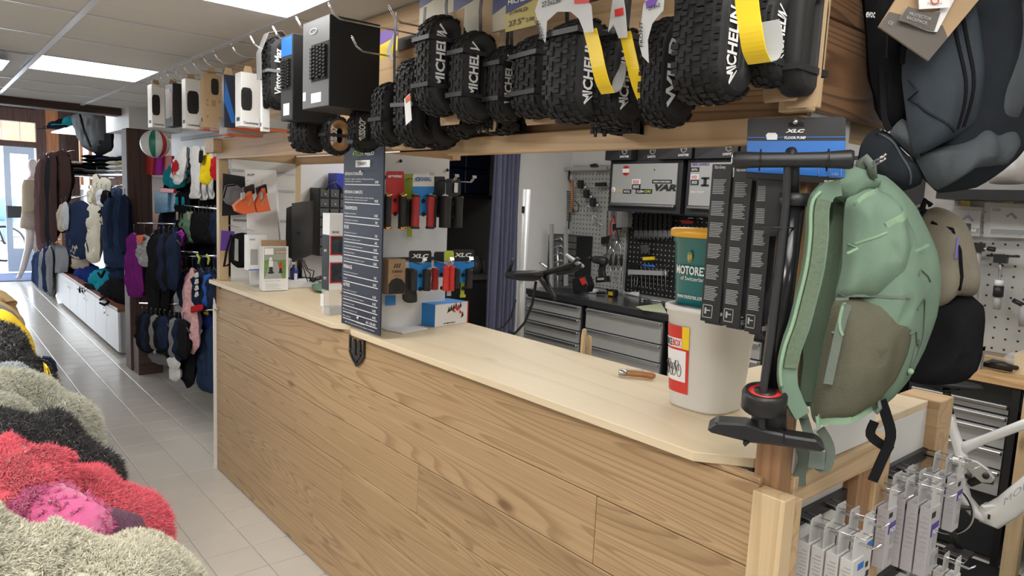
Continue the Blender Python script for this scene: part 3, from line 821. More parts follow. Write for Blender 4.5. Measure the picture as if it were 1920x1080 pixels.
GB = 'boxed tyres on the rack hooks'
def conti(pe, pt_, pb_, pl, pr, xf, label, m='pwhite', brand='Continental', win=(.2, .36, .8, .78)):
    t, lo, hi = boxx(pe, pt_, pb_, pl, pr, xf, m, (label, 'box', GB))
    if win: rwindow(lo, hi, *win, t)
    if brand: rtext(brand, lo, hi, .12, .05, .75, .045, 'ink', t)
    b = B(); leftp(b, lo, hi, .25, .1, .75, .17); b.build('print_patch', M['ink'], t)
    B().prism([((lo.x+hi.x)/2-.02, (lo.y+hi.y)/2, hi.z), ((lo.x+hi.x)/2+.02, (lo.y+hi.y)/2, hi.z), ((lo.x+hi.x)/2+.012, (lo.y+hi.y)/2, hi.z+.03), ((lo.x+hi.x)/2-.012, (lo.y+hi.y)/2, hi.z+.03)], (0, .001, 0)).build('hang_tab', M['card'], t)
    return t, lo, hi
conti(285, 157, 238, 277, 309, .99, 'grey and white boxed tyre, leftmost on the rack', win=(.0, .28, .62, .76))
t, lo, hi = conti(324, 155, 236, 310, 341, .99, 'black boxed tyre with red and white stripe, second from the left', 'blackcard', None, None)
b = B(); leftp(b, lo, hi, .05, .2, .6, .9); b.build('print_patch', M['greycard'], t)
b = B(); leftp(b, lo, hi, .6, .25, .7, .85); b.build('stripe', M['red'], t)
ltext('RUN WARM', lo, hi, .72, .2, .2, .6, 'print', t)
conti(348, 146, 240, 341, 377, .98, 'white boxed tyre with large square window, third from the left', win=(.1, .3, .85, .76))
t, lo, hi = conti(381, 136, 238, 376, 418, .98, 'brown cardboard boxed tyre with small oval window', 'card', None, (.4, .62, .78, .92))
b = B()
for u_, v_ in ((.2, .42), (.2, .5), (.82, .5), (.2, .2), (.85, .2)): b.sphere((lo.x+u_*(hi.x-lo.x), lo.y, lo.z+v_*(hi.z-lo.z)), .006, 8, 4, (1, .1, 1))
rightp(b, lo, hi, .42, .40, .64, .52); b.build('print_patch', M['kraft'], t)
t, lo, hi = conti(420, 139, 238, 416, 441, .98, 'dark blue boxed tyre with grey logo, between the cardboard and white boxes', 'navy', None, None)
b = B(); b.prism([(lo.x+.002, lo.y-.001, lo.z+.1), (lo.x+.03, lo.y-.001, lo.z+.02), (lo.x+.05, lo.y-.001, lo.z+.02), (lo.x+.005, lo.y-.001, hi.z-.02)], (0, .0008, 0)); b.build('stripe', M['blue'], t)
t, lo, hi = conti(452, 134, 236, 441, 489, .97, 'large white boxed tyre, nearest of the pale boxes', win=(-.05+.05, .3, .55, .72))
conti(491, 150, 246, 488, 506, .99, 'small white boxed tyre half hidden behind the silver wrapped tyre', win=(.1, .45, .9, .8))
# flat boxes of inner tubes with orange undersides, below the boxed tyres
GI = 'inner tube boxes with orange bottoms'
tube_specs = [(345, 240, 372, 'leftmost'), (372, 243, 402, 'second from the left'), (398, 245, 430, 'middle one'), (425, 241, 458, 'fourth from the left'), (448, 238, 488, 'behind the large white box'), (410, 252, 452, 'lowest, on the beam'), (482, 241, 510, 'rightmost')]
for k, (pl, py, pr, w_) in enumerate(tube_specs):
    e = P((pl+pr)/2, py, x=1.07)
    t = thing('inner_tube_box', 'inner tube box with orange underside below the boxed tyres, '+w_, 'box', e, GI)
    w2 = .05
    BX((e.x-.03, e.y-w2, e.z-.0), (e.x+.13, e.y+w2, e.z+.035)).build('carton', M['greycard'], t, bevel=.001)
    BX((e.x-.028, e.y-w2+.002, e.z-.004), (e.x+.128, e.y+w2-.002, e.z-.0005)).build('label', M['orange'], t)
# --- large black boxes
t, lo, hi = boxx(549, 62, 224, 527, 635, .97, 'blackcard', ('smaller black tyre box with blue corner logo, hanging left of the large one', 'box', GB))
b = B(); leftp(b, lo, hi, .02, .02, .98, .98); b.build('print_patch', M['darkgrey'], t)
b = B(); leftp(b, lo, hi, .05, .76, .95, .98, .0014); b.build('print_patch', M['blue'], t)
b = B(); leftp(b, lo, hi, .1, .36, .95, .74, .0016); b.build('window', M['hole'], t)
def lwin(lo, hi, u0, v0, u1, v1, par, nr=9, nc=4):
    b = B(); W = hi.y-lo.y; H_ = hi.z-lo.z; r_ = random.Random(3)
    for r in range(nr):
        for q in range(nc):
            uu = u0+(u1-u0)*(q+.5)/nc; vv = v0+(v1-v0)*(r+.5+.4*(q % 2))/(nr+.4)
            b.obox((lo.x-.006, hi.y-uu*W, lo.z+vv*H_), (.005, 0, 0), (0, W*(u1-u0)/nc*.34, 0), (0, 0, H_*(v1-v0)/nr*.3))
    b.build('knobs', M['rubber'], par, kind='stuff')
lwin(lo, hi, .15, .38, .9, .72, t)
b = B(); leftp(b, lo, hi, .25, .06, .75, .20, .0016); b.build('price_label', M['paper'], t)
t, lo, hi = boxx(618, 26, 198, 568, 712, .955, 'blackcard', ('large black tyre box with a knobbly tread window, biggest box on the rack', 'box', GB))
b = B(); leftp(b, lo, hi, .01, .01, .99, .99); b.build('print_patch', mat('slate_card', (.13, .135, .14), .4), t)
b = B(); leftp(b, lo, hi, .34, .30, .98, .72, .0016); b.build('window', M['hole'], t)
lwin(lo, hi, .36, .32, .95, .70, t, 9, 5)
b = B(); leftp(b, lo, hi, .35, .06, .72, .17, .0016); b.build('price_label', M['paper'], t)
b = B(); leftp(b, lo, hi, .03, .10, .14, .20, .0016); b.build('print_patch', M['paper'], t)
b = B(); W_ = hi.y-lo.y; H_ = hi.z-lo.z
pts = [(lo.x-.002, hi.y-(.42+.13*math.cos(a))*W_, lo.z+(.87+.03*math.sin(a))*H_) for a in [k*math.pi/6 for k in range(12)]]
b.tube(pts, .0012, 5, closed=True); b.build('logo', M['paper'], t)

# --- folded tyres, upper row (photo order, left to right)
M['silverwrap'] = mat('silver_wrap', (.42, .43, .44), .25, .5)
t = tyre(505, 62, 200, .99, .085, .11, 'folded tyre wrapped with a silver band, left of the small black box', 'Vittoria  Maz', straps=(.5,), strapm='silverwrap')
b = B(); e = t.location
b.strip([e+Vector((-.075, .0, -.03)), e+Vector((-.078, 0, .06)), e+Vector((-.05, 0, .135)), e+Vector((.0, 0, .15)), e+Vector((.04, 0, .12))], (0, .045, 0), .002); b.build('wrap_card', M['silverwrap'], t)
tyre(805, 18, 210, 1.0, .075, .125, 'folded knobbly tyre with white lettering, leftmost of the lettered ones, tan card below', 'MICHELIN', backcard=('card', .02, .02, -.03), wr=(.22, .98), layers=5)
tyre(868, 48, 224, 1.04, .065, .125, 'folded tyre with white lettering, second of the lettered ones, with tan card', 'MICHELIN', backcard=('card', .16, .018, -.02), wr=(.22, .95), layers=5, knob=.003)
tyre(936, 78, 224, 1.10, .06, .10, 'smaller folded tyre with white lettering, darkest between two cards', 'MICHELIN', wr=(.15, .95), knob=.003)
tyre(1012, 55, 214, 1.10, .11, .09, 'folded tyre turned tread forward under a blue and gold card', None, backcard=('card', .0, .012, -.02), yaw=-.12)
t = tyre(1042, 40, 200, 1.13, .06, .10, 'folded tyre with half hidden white lettering, behind the big forward one', 'MICHELIN', wr=(.2, .95), knob=.003)
tyre(1081, 22, 222, 1.00, .105, .115, 'big folded knobbly tyre with white lettering, under the nearer yellow card band', 'MICHELIN', wr=(.05, .85), straps=(.84,), layers=4)
tyre(1150, 40, 232, 1.05, .08, .115, 'folded tyre with white lettering behind the second yellow card band', 'MICHELIN', wr=(.05, .8), straps=(.9,), layers=4)
tyre(1240, 20, 230, 1.04, .055, .12, 'folded tyre with purple and white edge, below a grey card', 'WILD', wcol='print', straps=(), wr=(.05, .9), layers=4)
t = tyre(1352, -60, 180, 1.0, .10, .12, 'largest folded knobbly tyre with white lettering, nearest the pale post', 'MICHELIN', straps=(), wr=(.0, .8), layers=4, rows=6, knob=.005)
tyre(1444, -40, 150, 1.08, .055, .12, 'folded tyre with white letters beside the pale post, behind the yellow band', 'MICHELIN', wr=(.05, .9), knob=.003, straps=(.22,), backcard=('card', .02, .02, -.02), layers=6)
tyre(1502, -60, 172, 1.13, .05, .10, 'flat bundled tyre with grey straps right against the pale post', None, knob=0, straps=(.22, .9), backcard=('card', .02, .015, -.03), layers=6)
# lower / rear row
tyre(560, 205, 283, 1.02, .10, .12, 'folded open tyre with a tan bead, lowest under the small black box', None, straps=(), layers=2, yaw=.35, wr=(0, 1))
tyre(612, 215, 288, 1.08, .05, .10, 'folded tyre with brown sidewalls under the black boxes', 'TUSSOCK', side='tan', straps=(.5,), layers=4, knob=.004)
tyre(664, 200, 282, 1.05, .05, .10, 'folded tyre with small white letters directly above the price board', 'TUSSOCK', straps=(.2,), layers=4, wr=(.1, .9))
tyre(716, 150, 270, 1.03, .07, .10, 'dark knobbly tyre between the large box and the tagged one', None, straps=(.4,), layers=3)
tyre(762, 100, 272, 1.04, .08, .13, 'dark knobbly tyre with a folded paper tag, curling open', None, straps=(.45,), layers=3, yaw=.25)
tyre(806, 150, 276, 1.12, .07, .12, 'dark tyre bundle half hidden right of the tagged one', None, straps=(), layers=3)
tyre(850, 190, 255, 1.14, .07, .12, 'low dark tyre bundle showing below the lettered tyres on the left', None, straps=(), layers=3, knob=.004)
tyre(925, 195, 247, 1.14, .08, .12, 'low dark tyre bundle showing below the middle lettered tyres', None, straps=(), layers=3, knob=.004)
tyre(1150, 190, 236, 1.14, .07, .12, 'low dark tyre bundle behind the two yellow bands', None, straps=(), layers=3, knob=.004)
# paper tag on the dark tyre
a = P(765, 205, x=1.01); t = B().obox(a, (0, -.014, .006), (0, .006, .035), (.0006, 0, 0)).build('paper_tag', M['paper']); tag(t, 'white and orange paper tag hanging between the dark tyres', 'tag')
a = P(765, 185, x=1.008); B().obox(a, (0, -.012, .005), (0, .002, .006), (.0006, 0, 0)).build('stripe', M['orange'], t)
a = P(755, 90, x=1.15); t = B().strip([P(742, 60, x=1.15), P(728, 95, x=1.12), P(735, 112, x=1.12), P(745, 95, x=1.15)], (0, .02, 0), .001).build('hang_tag', M['paper']); tag(t, 'curled white hang tag right of the large black box', 'tag')
# hang cards above the tyres
def flag(px0, py0, px1, py1, x, cols, label, words=()):
    a, b_ = P(px0, py0, x=x), P(px1, py0, x=x); z1_ = min(ZC-.01, a.z); z0_ = P(px0, py1, x=x).z
    t = thing('hang_card', label, 'card', (x, (a.y+b_.y)/2, z0_), 'printed hang cards above the tyres')
    BX((x, b_.y, z0_), (x+.0015, a.y, z1_)).build('board', M[cols[0]], t)
    if len(cols) > 1: B().prism([(x-.0008, a.y, z1_), (x-.0008, b_.y, z1_), (x-.0008, b_.y, z1_-(z1_-z0_)*.3), (x-.0008, a.y, z1_-(z1_-z0_)*.5)], (.0008, 0, 0)).build('print_patch', M[cols[1]], t)
    W_ = a.y-b_.y; H_ = z1_-z0_
    for s_, u0, v0, w, h, c_ in words: text(s_, (x-.0012, a.y-u0*W_, z0_+v0*H_), (0, -w*W_, 0), (0, 0, h*H_), M[c_], t)
M['gold'] = mat('gold_card', (.46, .38, .10), .5); M['beige'] = mat('beige_card', (.46, .42, .30), .5); M['bluecard'] = mat('navy_blue_card', (.03, .04, .16), .5)
flag(788, -30, 852, 60, 1.17, ('beige', 'bluecard'), 'beige and blue hang card behind the left lettered tyre')
flag(852, -30, 925, 75, 1.15, ('beige', 'bluecard'), 'beige hang card with blue top between two lettered tyres')
flag(950, -8, 1008, 60, 1.12, ('gold', 'bluecard'), 'gold hang card reading 27.5 above the forward facing tyre', (('MICHELIN', .08, .72, .8, .13, 'print'), ('2-WILD', .12, .44, .6, .10, 'ink'), ('27.5"', .12, .12, .5, .16, 'ink'), ('2.00', .68, .14, .26, .1, 'ink')))
flag(925, -5, 952, 60, 1.14, ('beige', 'bluecard'), 'narrow beige hang card left of the gold one')
flag(708, 62, 746, 112, 1.22, ('yellow', 'purple'), 'yellow and purple card on the board behind the large black box')
# curled card bands: yellow strap shaped cards of the three large tyres
def band(px, x, w, label, col='yellow', grey=True):
    pts = [P(a, b_, x=x+dx) for a, b_, dx in px]
    t = thing('card_band', label, 'card', pts[len(pts)//2], 'curled card bands on the tyres')
    B().strip(spline(pts[:len(px)-3]), (0, -w, 0), .0015).build('band', M[col], t)
    if grey: B().strip(spline(pts[len(px)-4:]), (0, -w, 0), .0015).build('band_reverse', M['greycard'], t)
    return t
M['paleg'] = mat('pale_grey_card', (.55, .56, .56), .45)
band([(1106, 55, .0), (1115, 90, .0), (1122, 125, .0), (1130, 155, .01), (1140, 175, .03), (1152, 168, .05), (1160, 145, .06), (1162, 120, .07)], 1.0, .034, 'yellow card band with grey reverse, on the big forward tyre left of centre')
band([(1172, 60, .0), (1180, 95, .0), (1188, 130, .0), (1196, 160, .01), (1206, 186, .02), (1214, 190, .04), (1218, 180, .05), (1220, 160, .06)], 1.04, .028, 'yellow card band in the gap between the two groups of tyres')
band([(1398, -20, .0), (1402, 20, .0), (1408, 60, .0), (1414, 95, .01), (1424, 118, .03), (1440, 110, .05), (1446, 80, .06), (1440, 40, .07)], 1.0, .040, 'wide yellow card band with white reverse beside the largest lettered tyre')
band([(1320, 182, 0), (1322, 190, 0), (1326, 196, 0), (1334, 198, .01), (1340, 197, .02), (1344, 196, .03), (1346, 195, .04)], 1.10, .03, 'yellow card corner sticking out under the largest tyre', grey=False)
# grey shield-like cards over the bands, with size print and a red head
def headcard(c, x, label, top=True, red=True):
    pts = [P(a, b_, x=x) for a, b_ in c]
    t = thing('size_card', label, 'card', sum(pts, Vector())/len(pts), 'grey size cards')
    B().prism(pts, (.0015, 0, 0)).build('board', M['paleg'], t)
    return t
t = headcard([(1003, 20), (1012, -10), (1092, -10), (1108, 10), (1112, 60), (1096, 62), (1085, 35), (1070, 22), (1045, 22), (1025, 40), (1022, 80), (1016, 70)], .985, 'grey size card arched over the big forward tyre')
a_ = P(1016, 14, x=.983); text('27.5x2.80', a_, P(1052, 4, x=.983)-a_, P(1016, 4, x=.983)-a_, M['ink'], t)
a_ = P(1013, 82, x=.983); text('FRONT', P(1022, 72, x=.983), P(1010, 36, x=.983)-P(1022, 72, x=.983), P(1014, 74, x=.983)-P(1022, 72, x=.983), M['ink'], t)
B().prism([P(1076, -5, x=.983), P(1104, -5, x=.983), P(1105, 5, x=.983), P(1077, 7, x=.983)], (.0008, 0, 0)).build('print_patch', M['red'], t)
t = headcard([(1140, 60), (1150, -10), (1168, -10), (1172, 20), (1176, 70), (1160, 72), (1150, 45)], 1.03, 'grey size card with red patch over the second banded tyre')
B().prism([P(1152, 18, x=1.028), P(1168, 14, x=1.028), P(1169, 28, x=1.028), P(1153, 31, x=1.028)], (.0008, 0, 0)).build('print_patch', M['red'], t)
t = headcard([(1198, 80), (1206, 10), (1216, -10), (1245, -10), (1243, 20), (1222, 45), (1214, 75), (1216, 118), (1204, 105)], 1.02, 'grey size card reading FRONT left of the purple edged tyre')
a_ = P(1216, 20, x=1.018); text('27.5x2', a_, P(1238, 12, x=1.018)-a_, P(1216, 13, x=1.018)-a_, M['ink'], t)
a_ = P(1206, 88, x=1.018); text('FRONT', a_, P(1205, 40, x=1.018)-a_, P(1200, 88, x=1.018)-a_, M['ink'], t)
B().prism([P(1210, 2, x=1.018), P(1234, -6, x=1.018), P(1228, 12, x=1.018), P(1212, 16, x=1.018)], (.0008, 0, 0)).build('print_patch', M['purple'], t)
# ================================================================== THINGS ON THE COUNTER
# ---- leaning display board with bike lights, bags behind it
YS = 3.86
def PY(px, py, y=YS): return P(px, py, y=y)
t = thing('display_board', 'tall leaning white display board printed CRAFT at the left end of the counter', 'display board', PY(500, 520, 3.7))
q = [PY(460, 318, 3.72), PY(514, 319, 3.72), PY(524, 455, 3.66), PY(527, 530, 3.62), PY(470, 535, 3.62)]
B().prism(q, (0, .012, 0)).build('board', M['pwhite'], t)
B().prism([PY(514, 319, 3.72), PY(517, 321, 3.80), PY(531, 530, 3.70), PY(527, 530, 3.62)], (.003, 0, 0)).build('board_side', M['paper'], t)
a = PY(463, 334, 3.715); text('CRAFT', a, PY(477, 334, 3.715)-a, PY(463, 326, 3.715)-a, M['ink'], t)
def pbox(px0, py0, px1, py1, y, dep, mname, name, label, cat='box', group=None, m=None, bevel=.001, x=None):
    """box whose face towards -Y spans the pixels"""
    a, b_ = P(px0, py1, y=y), P(px1, py0, y=y)
    t = thing(name, label, cat, ((a.x+b_.x)/2, y+dep/2, a.z), group)
    BX((a.x, y, a.z), (b_.x, y+dep, b_.z)).build(mname, m or M['pwhite'], t, bevel=bevel)
    return t, Vector((a.x, y, a.z)), Vector((b_.x, y+dep, b_.z))
GL = 'bike light sets on the display board'
for k, (x0, pts, lab) in enumerate(((0, [(440, 385), (472, 358), (480, 398), (457, 402), (444, 396)], 'left'), (1, [(479, 383), (497, 352), (508, 395), (484, 399)], 'right'))):
    t = thing('bike_light_pack', 'orange bike light pack hooked on the white display board, %s of the two' % lab, 'bike light', PY(*pts[0], 3.6), GL)
    B().prism([PY(a, b_, 3.55) for a, b_ in pts], (0, .045, 0)).build('pack', M['orange'], t, bevel=.002)
    cx_ = 461+27*k
    B().prism([PY(cx_-4-k*2, 352, 3.6), PY(cx_+16-k*4, 345, 3.6), PY(cx_+18-k*4, 362, 3.6), PY(cx_-2, 372, 3.6)], (0, .03, 0)).build('light', M['black'], t, bevel=.003)
    B().prism([PY(cx_-9+k*9, 362, 3.54), PY(cx_-2+k*7, 360, 3.54), PY(cx_-2+k*7, 372, 3.54), PY(cx_-8+k*9, 375, 3.54)], (0, .01, 0)).build('lens', M['silver'], t)
    B().tube([PY(cx_+2, 345, 3.62), PY(cx_+4, 338, 3.68)], .002, 5).build('hook', M['chrome'], t)
    a = PY(494-24*(1-k)-1, 388, 3.548); text('spex', a, PY(500-24*(1-k), 374, 3.548)-a, PY(488-24*(1-k), 384, 3.548)-a, M['card'], t)
# saddle bags hanging from the slat panel
def pil(name, outline, T, m, parent=None, x=None, y=None, pt=None, n=None, label=None, cat=None, group=None, **k):
    if y is not None: pts = [P(a, b_, y=y) for a, b_ in outline]; nn = (0, -1, 0)
    elif x is not None: pts = [P(a, b_, x=x) for a, b_ in outline]; nn = (-1, 0, 0)
    else: pts = [P(a, b_, pt=pt, n=n) for a, b_ in outline]; nn = n
    o = B().pillow(pts, nn, T, **k).build(name, m, parent)
    if parent is None and label: tag(o, label, cat, group)
    return o
FB = cloth('black', (.016, .016, .018)); FG = cloth('grey', (.2, .2, .21)); FW = cloth('white', (.66, .66, .66)); FN = cloth('navy', (.02, .028, .06))
GLV = thing('saddle_bag', 'black and grey handlebar bag in packaging on the top left of the slat panel', 'bag', PY(440, 360, 3.8))
B().prism([PY(418, 325, 3.85), PY(464, 332, 3.85), PY(462, 402, 3.85), PY(416, 405, 3.85)], (0, .004, 0)).build('backing_card', M['blackcard'], GLV)
pil('bag', [(417, 372), (422, 348), (440, 345), (452, 352), (462, 368), (464, 385), (440, 387), (424, 382)], .05, FG, GLV, y=3.78)
B().tube([PY(419, 372, 3.70), PY(425, 349, 3.70), PY(442, 347, 3.70)], .004, 6).build('piping', FB, GLV)
GLV = thing('frame_bag', 'black frame bag hanging low on the slat panel above the counter', 'bag', PY(445, 470, 3.7))
pil('bag', [(437, 440), (462, 437), (466, 470), (464, 500), (445, 502), (431, 490), (430, 470)], .05, FB, GLV, y=3.72, fold=.004)
B().prism([PY(441, 447, 3.66), PY(447, 449, 3.66), PY(447, 490, 3.66), PY(440, 488, 3.66)], (0, .004, 0)).build('label', M['greycard'], GLV)
B().tube([PY(434, 440, 3.7), PY(425, 470, 3.68), PY(420, 500, 3.68), PY(430, 496, 3.66)], .006, 6).build('strap', FB, GLV)
a = PY(416, 435, 3.8); t = B().prism([PY(415, 432, 3.84), PY(440, 434, 3.84), PY(436, 470, 3.84), PY(413, 470, 3.84)], (0, .004, 0)).build('hang_card', M['purple']); tag(t, 'dark purple product card at the far left above the counter', 'card')
t, lo, hi = pbox(466, 441, 501, 507, 3.50, .06, 'carton', 'phone_mount_box', 'narrow white and blue box hooked behind the cyclist picture box')
b = B(); rightp(b, lo, hi, 0, 0, 1, .03); b.build('stripe', M['blue'], t); rtext('OXC', lo, hi, .05, .85, .3, .05, 'blue', t)
rightp(B(), lo, hi, .1, .15, .5, .6).build('print_patch', M['greycard'], t)
B().tube([(lo.x+.03, lo.y, hi.z+.02), (lo.x+.03, 3.88, hi.z+.03)], .002, 5).build('hook', M['chrome'], t)
# acrylic tray
a, b_ = P(428, 530, z=HC), P(534, 528, z=HC)
t = thing('acrylic_stand', 'low clear acrylic tray on the counter under the white display board', 'tray', P(480, 535, z=HC))
c4 = [P(425, 524, z=HC), P(478, 547, z=HC), P(498, 545, z=HC), P(530, 536, z=HC), P(470, 520, z=HC)]
B().prism([p+Vector((0, 0, .001)) for p in c4], (0, 0, .016)).build('base', M['clear'], t)
# cyclist picture box
e = P(494, 547, z=HC); yb_ = e.y
t, lo, hi = pbox(493, 462, 541, 546, yb_, .05, 'carton', 'tow_rope_box', 'white box with a photo of two cyclists and brown hanger, standing on the counter')
lo.z = HC+.001
rightp(B(), lo, hi, .04, .28, .90, .98).build('picture_sky', mat('pic_sky', (.32, .34, .3), .5), t)
rightp(B(), lo, hi, .04, .28, .90, .70, .0010).build('picture_grass', mat('pic_grass', (.16, .27, .08), .6, var=.4, vscale=60), t)
b = B(); W_, H_ = hi.x-lo.x, hi.z-lo.z
b.prism([(lo.x+.04*W_, lo.y-.0014, lo.z+.28*H_), (lo.x+.75*W_, lo.y-.0014, lo.z+.28*H_), (lo.x+.55*W_, lo.y-.0014, lo.z+.66*H_), (lo.x+.3*W_, lo.y-.0014, lo.z+.66*H_)], (0, .0004, 0)); b.build('picture_road', M['greycard'], t)
for cx_, sc, mm in ((.3, 1, 'pwhite'), (.68, .7, 'red')):
    b = B(); x = lo.x+cx_*W_; z = lo.z+.42*H_; s_ = .03*sc
    b.sphere((x, lo.y-.003, z+s_*2.3), s_*.3, 8, 6, (1, .2, 1)); b.box((x-s_*.35, lo.y-.003, z+s_*.9), (x+s_*.35, lo.y-.0015, z+s_*2)); b.build('picture_rider', M[mm], t)
    b = B(); b.box((x-s_*.3, lo.y-.003, z+s_*.2), (x+s_*.3, lo.y-.0015, z+s_*.95)); b.lathe((x, lo.y-.0018, z), [(s_*.55, 0), (s_*.55, .001)], 12, (0, -1, 0), (.35, 1)); b.build('picture_bike', M['ink'], t)
rtext('KID TOW ROPE', lo, hi, .52, .86, .4, .035, 'print', t); rtext('Bungee Tow Rope for Bikes', lo, hi, .08, .22, .6, .02, 'ink', t, bold=0)
b = B(); rightp(b, lo, hi, .48, .84, .92, .92, .0012); b.build('print_patch', M['kraft'], t)
b = B(); rightp(b, lo, hi, .06, .82, .4, .96, .0012); b.build('shield', M['paper'], t)
b = B()
for k in range(4): rightp(b, lo, hi, .1, .05+.035*k, .7-.1*(k % 2), .058+.035*k)
b.build('text_lines', M['greycard'], t)
B().prism([(lo.x+.02*W_, lo.y+.03, hi.z), (hi.x, lo.y+.03, hi.z), (hi.x, lo.y+.032, hi.z+.03), (lo.x+.02*W_, lo.y+.032, hi.z+.03)], (0, .001, 0)).build('hanger', M['kraft'], t)
# monitor
MX = 1.66
p = P(572, 520, z=HC)
mc = P(560, 440, pt=(1.68, 3.45, 1.3), n=(-.75, -.66, 0))
t = thing('monitor', 'black flat computer monitor seen from the side at the rear left of the counter', 'monitor', (mc.x, mc.y, HC))
mu = P(588, 376, pt=(1.6, 3.3, 1.3), n=(.80, -.6, 0)); ml = P(551, 380, pt=(1.6, 3.3, 1.3), n=(.80, -.6, 0))
q = [P(551, 381, y=3.62), P(588, 376, y=3.32), P(586, 477, y=3.32), P(551, 492, y=3.62)]
th = Vector((-.02, -.028, 0))*0+Vector((-.035, .0, 0))
B().prism(q, (-.0, .03, 0)).build('bezel', M['black'], t, bevel=.003)
qc = sum(q, Vector())/4
B().prism([qc+(p_-qc)*.93+Vector((0, -.003, 0)) for p_ in q], (0, .002, 0)).build('screen', mat('screen_off', (.02, .022, .024), .25, var=.2), t)
q2 = [P(536, 390, y=3.70), P(551, 384, y=3.64), P(551, 488, y=3.64), P(534, 480, y=3.70)]
B().prism(q2, (.03, .02, 0)).build('back_shell', M['black'], t, bevel=.004)
ft = P(560, 527, z=HC)
B().tube([(qc.x+.01, qc.y+.06, qc.z-.02), (ft.x+.03, ft.y+.06, HC+.02)], .016, 8).build('stand', M['black'], t)
B().lathe((ft.x+.03, ft.y+.06, HC+.001), [(.085, 0), (.085, .008), (.02, .016)], 20).build('foot', M['black'], t)
b = B()
for dx in (0, 8, 15): b.tube([P(563+dx*.4, 487, y=3.5), P(570+dx*.5, 505, y=3.5), P(574+dx, 520-dx*.8, y=3.5), P(577+dx*.5, 528, y=3.52)], .003, 6)
b.build('cable', M['black'], t)
# little bottle, tin, box and pads behind the cyclist box
t = thing('spray_tin', 'small blue tin with a barcode beside the monitor foot', 'tin', P(552, 533, z=HC)); p = P(551, 534, z=HC)
B().lathe((p.x, p.y, HC+.001), [(.022, 0), (.022, .085), (.016, .092), (.008, .098), (.008, .11)], 16).build('can', mat('deep_blue_tin', (.03, .04, .2), .3), t)
BX((p.x-.008, p.y-.024, HC+.03), (p.x+.008, p.y-.0215, HC+.065)).build('barcode', M['paper'], t)
t = BX(P(540, 541, z=HC)+Vector((0, 0, .001)), P(578, 533, z=HC)+Vector((0, .03, .03))).build('paper_pad', M['paper']); tag(t, 'white paper block on the counter under the monitor cables', 'paper pad')
t = thing('spray_bottle', 'small clear bottle behind the cyclist picture box', 'bottle', P(545, 525, z=HC)); p = P(546, 528, z=HC)
B().lathe((p.x, p.y, HC+.03), [(.014, 0), (.016, .05), (.008, .07), (.008, .09)], 12).build('bottle', M['pwhite'], t)
# stapler-like phone handset and green cloth
p0 = P(590, 528, z=HC)
t = B().tube([P(578, 530, z=HC+.01), P(590, 524, z=HC+.05), P(604, 520, z=HC+.045)], [.012, .010, .012], 8).build('phone_handset', M['black']); tag(t, 'black phone handset lying left of the box tower', 'phone')
t = B().pillow([P(a, b_, z=HC+.012) for a, b_ in ((583, 532), (600, 528), (612, 534), (608, 546), (590, 544))], (0, 0, 1), .011, fold=.002).build('cleaning_cloth', cloth('green', (.16, .27, .18))); tag(t, 'folded dull green cloth on the counter left of the box tower', 'cloth')
# box tower left of the price board (goggles boxes)
GG = 'goggle boxes stacked beside the price board'
def gb(label, py0, py1, x0=1.275, y0=P(617, 500, x=1.275).y, y1=P(604, 500, x=1.275).y, x1=1.42, m='pwhite'):
    z1_ = P(617, py0, x=x0).z; z0_ = max(HC+.001, P(617, py1, x=x0).z)
    t = thing('goggle_box', label, 'box', ((x0+x1)/2, (y0+y1)/2, z0_), GG)
    lo, hi = Vector((x0, y0, z0_)), Vector((x1, y1, z1_))
    return t, lo, hi
t, lo, hi = gb('clear goggle box with red side, bottom of the tower, price sticker on it', 545, 612)
BX(lo, hi).build('carton', M['clear'], t); BX(lo+Vector((.01, .01, .001)), Vector((hi.x, hi.y, lo.z+.03))).build('insert', M['greycard'], t)
W_, H_ = hi.x-lo.x, hi.z-lo.z
B().prism([(lo.x+.35*W_, lo.y-.001, hi.z-.01), (hi.x, lo.y-.001, hi.z-.01), (hi.x, lo.y-.001, lo.z), (lo.x+.8*W_, lo.y-.001, lo.z)], (0, .001, 0)).build('side_panel', M['red'], t)
rtext('Accuri 2', lo, hi, .45, .74, .45, .12, 'print', t); rtext('100%', lo, hi, .62, .5, .24, .12, 'print', t)
pil('goggles', [(626, 594), (630, 584), (642, 582), (643, 600), (632, 600)], .02, M['black'], t, y=lo.y+.05)
a = P(603, 556, x=lo.x-.002); BX((a.x, a.y-.02, a.z-.04), (a.x+.001, a.y+.01, a.z+.01)).build('price_sticker', M['paper'], t)
for k, (a0, a1) in enumerate(((491, 545), (441, 491))):
    t, lo, hi = gb(('lower' if k == 0 else 'upper')+' dark goggle box with a red zigzag border, left of the price board', a0, a1)
    BX(lo, hi).build('carton', M['paper'], t, bevel=.001); W_, H_ = hi.x-lo.x, hi.z-lo.z
    leftp(B(), lo, hi, 0, 0, 1, 1, .001).build('end_panel', M['blackcard'], t); ltext('SPY', lo, hi, .3, .35, .4, .1, 'print', t)
    zg = [(0.02, .25), (.35, .25), (.5, .1), (.65, .08), (.8, .35), (1, .98), (.02, .98)]
    B().prism([(lo.x+u_*W_, lo.y-.0012, lo.z+v_*H_) for u_, v_ in zg], (0, .001, 0)).build('border', M['red'], t)
    B().prism([(lo.x+(.04+u_*.9)*W_, lo.y-.0024, lo.z+(.08+v_*.88)*H_) for u_, v_ in zg], (0, .001, 0)).build('window', mat('goggle_foil', (.06, .07, .09), .12, .6, var=.9, vscale=45), t)
t, lo, hi = gb('plain white box with a black ring picture, top of the tower', 400, 441)
BX(lo, hi).build('carton', M['pwhite'], t, bevel=.001); W_, H_ = hi.x-lo.x, hi.z-lo.z
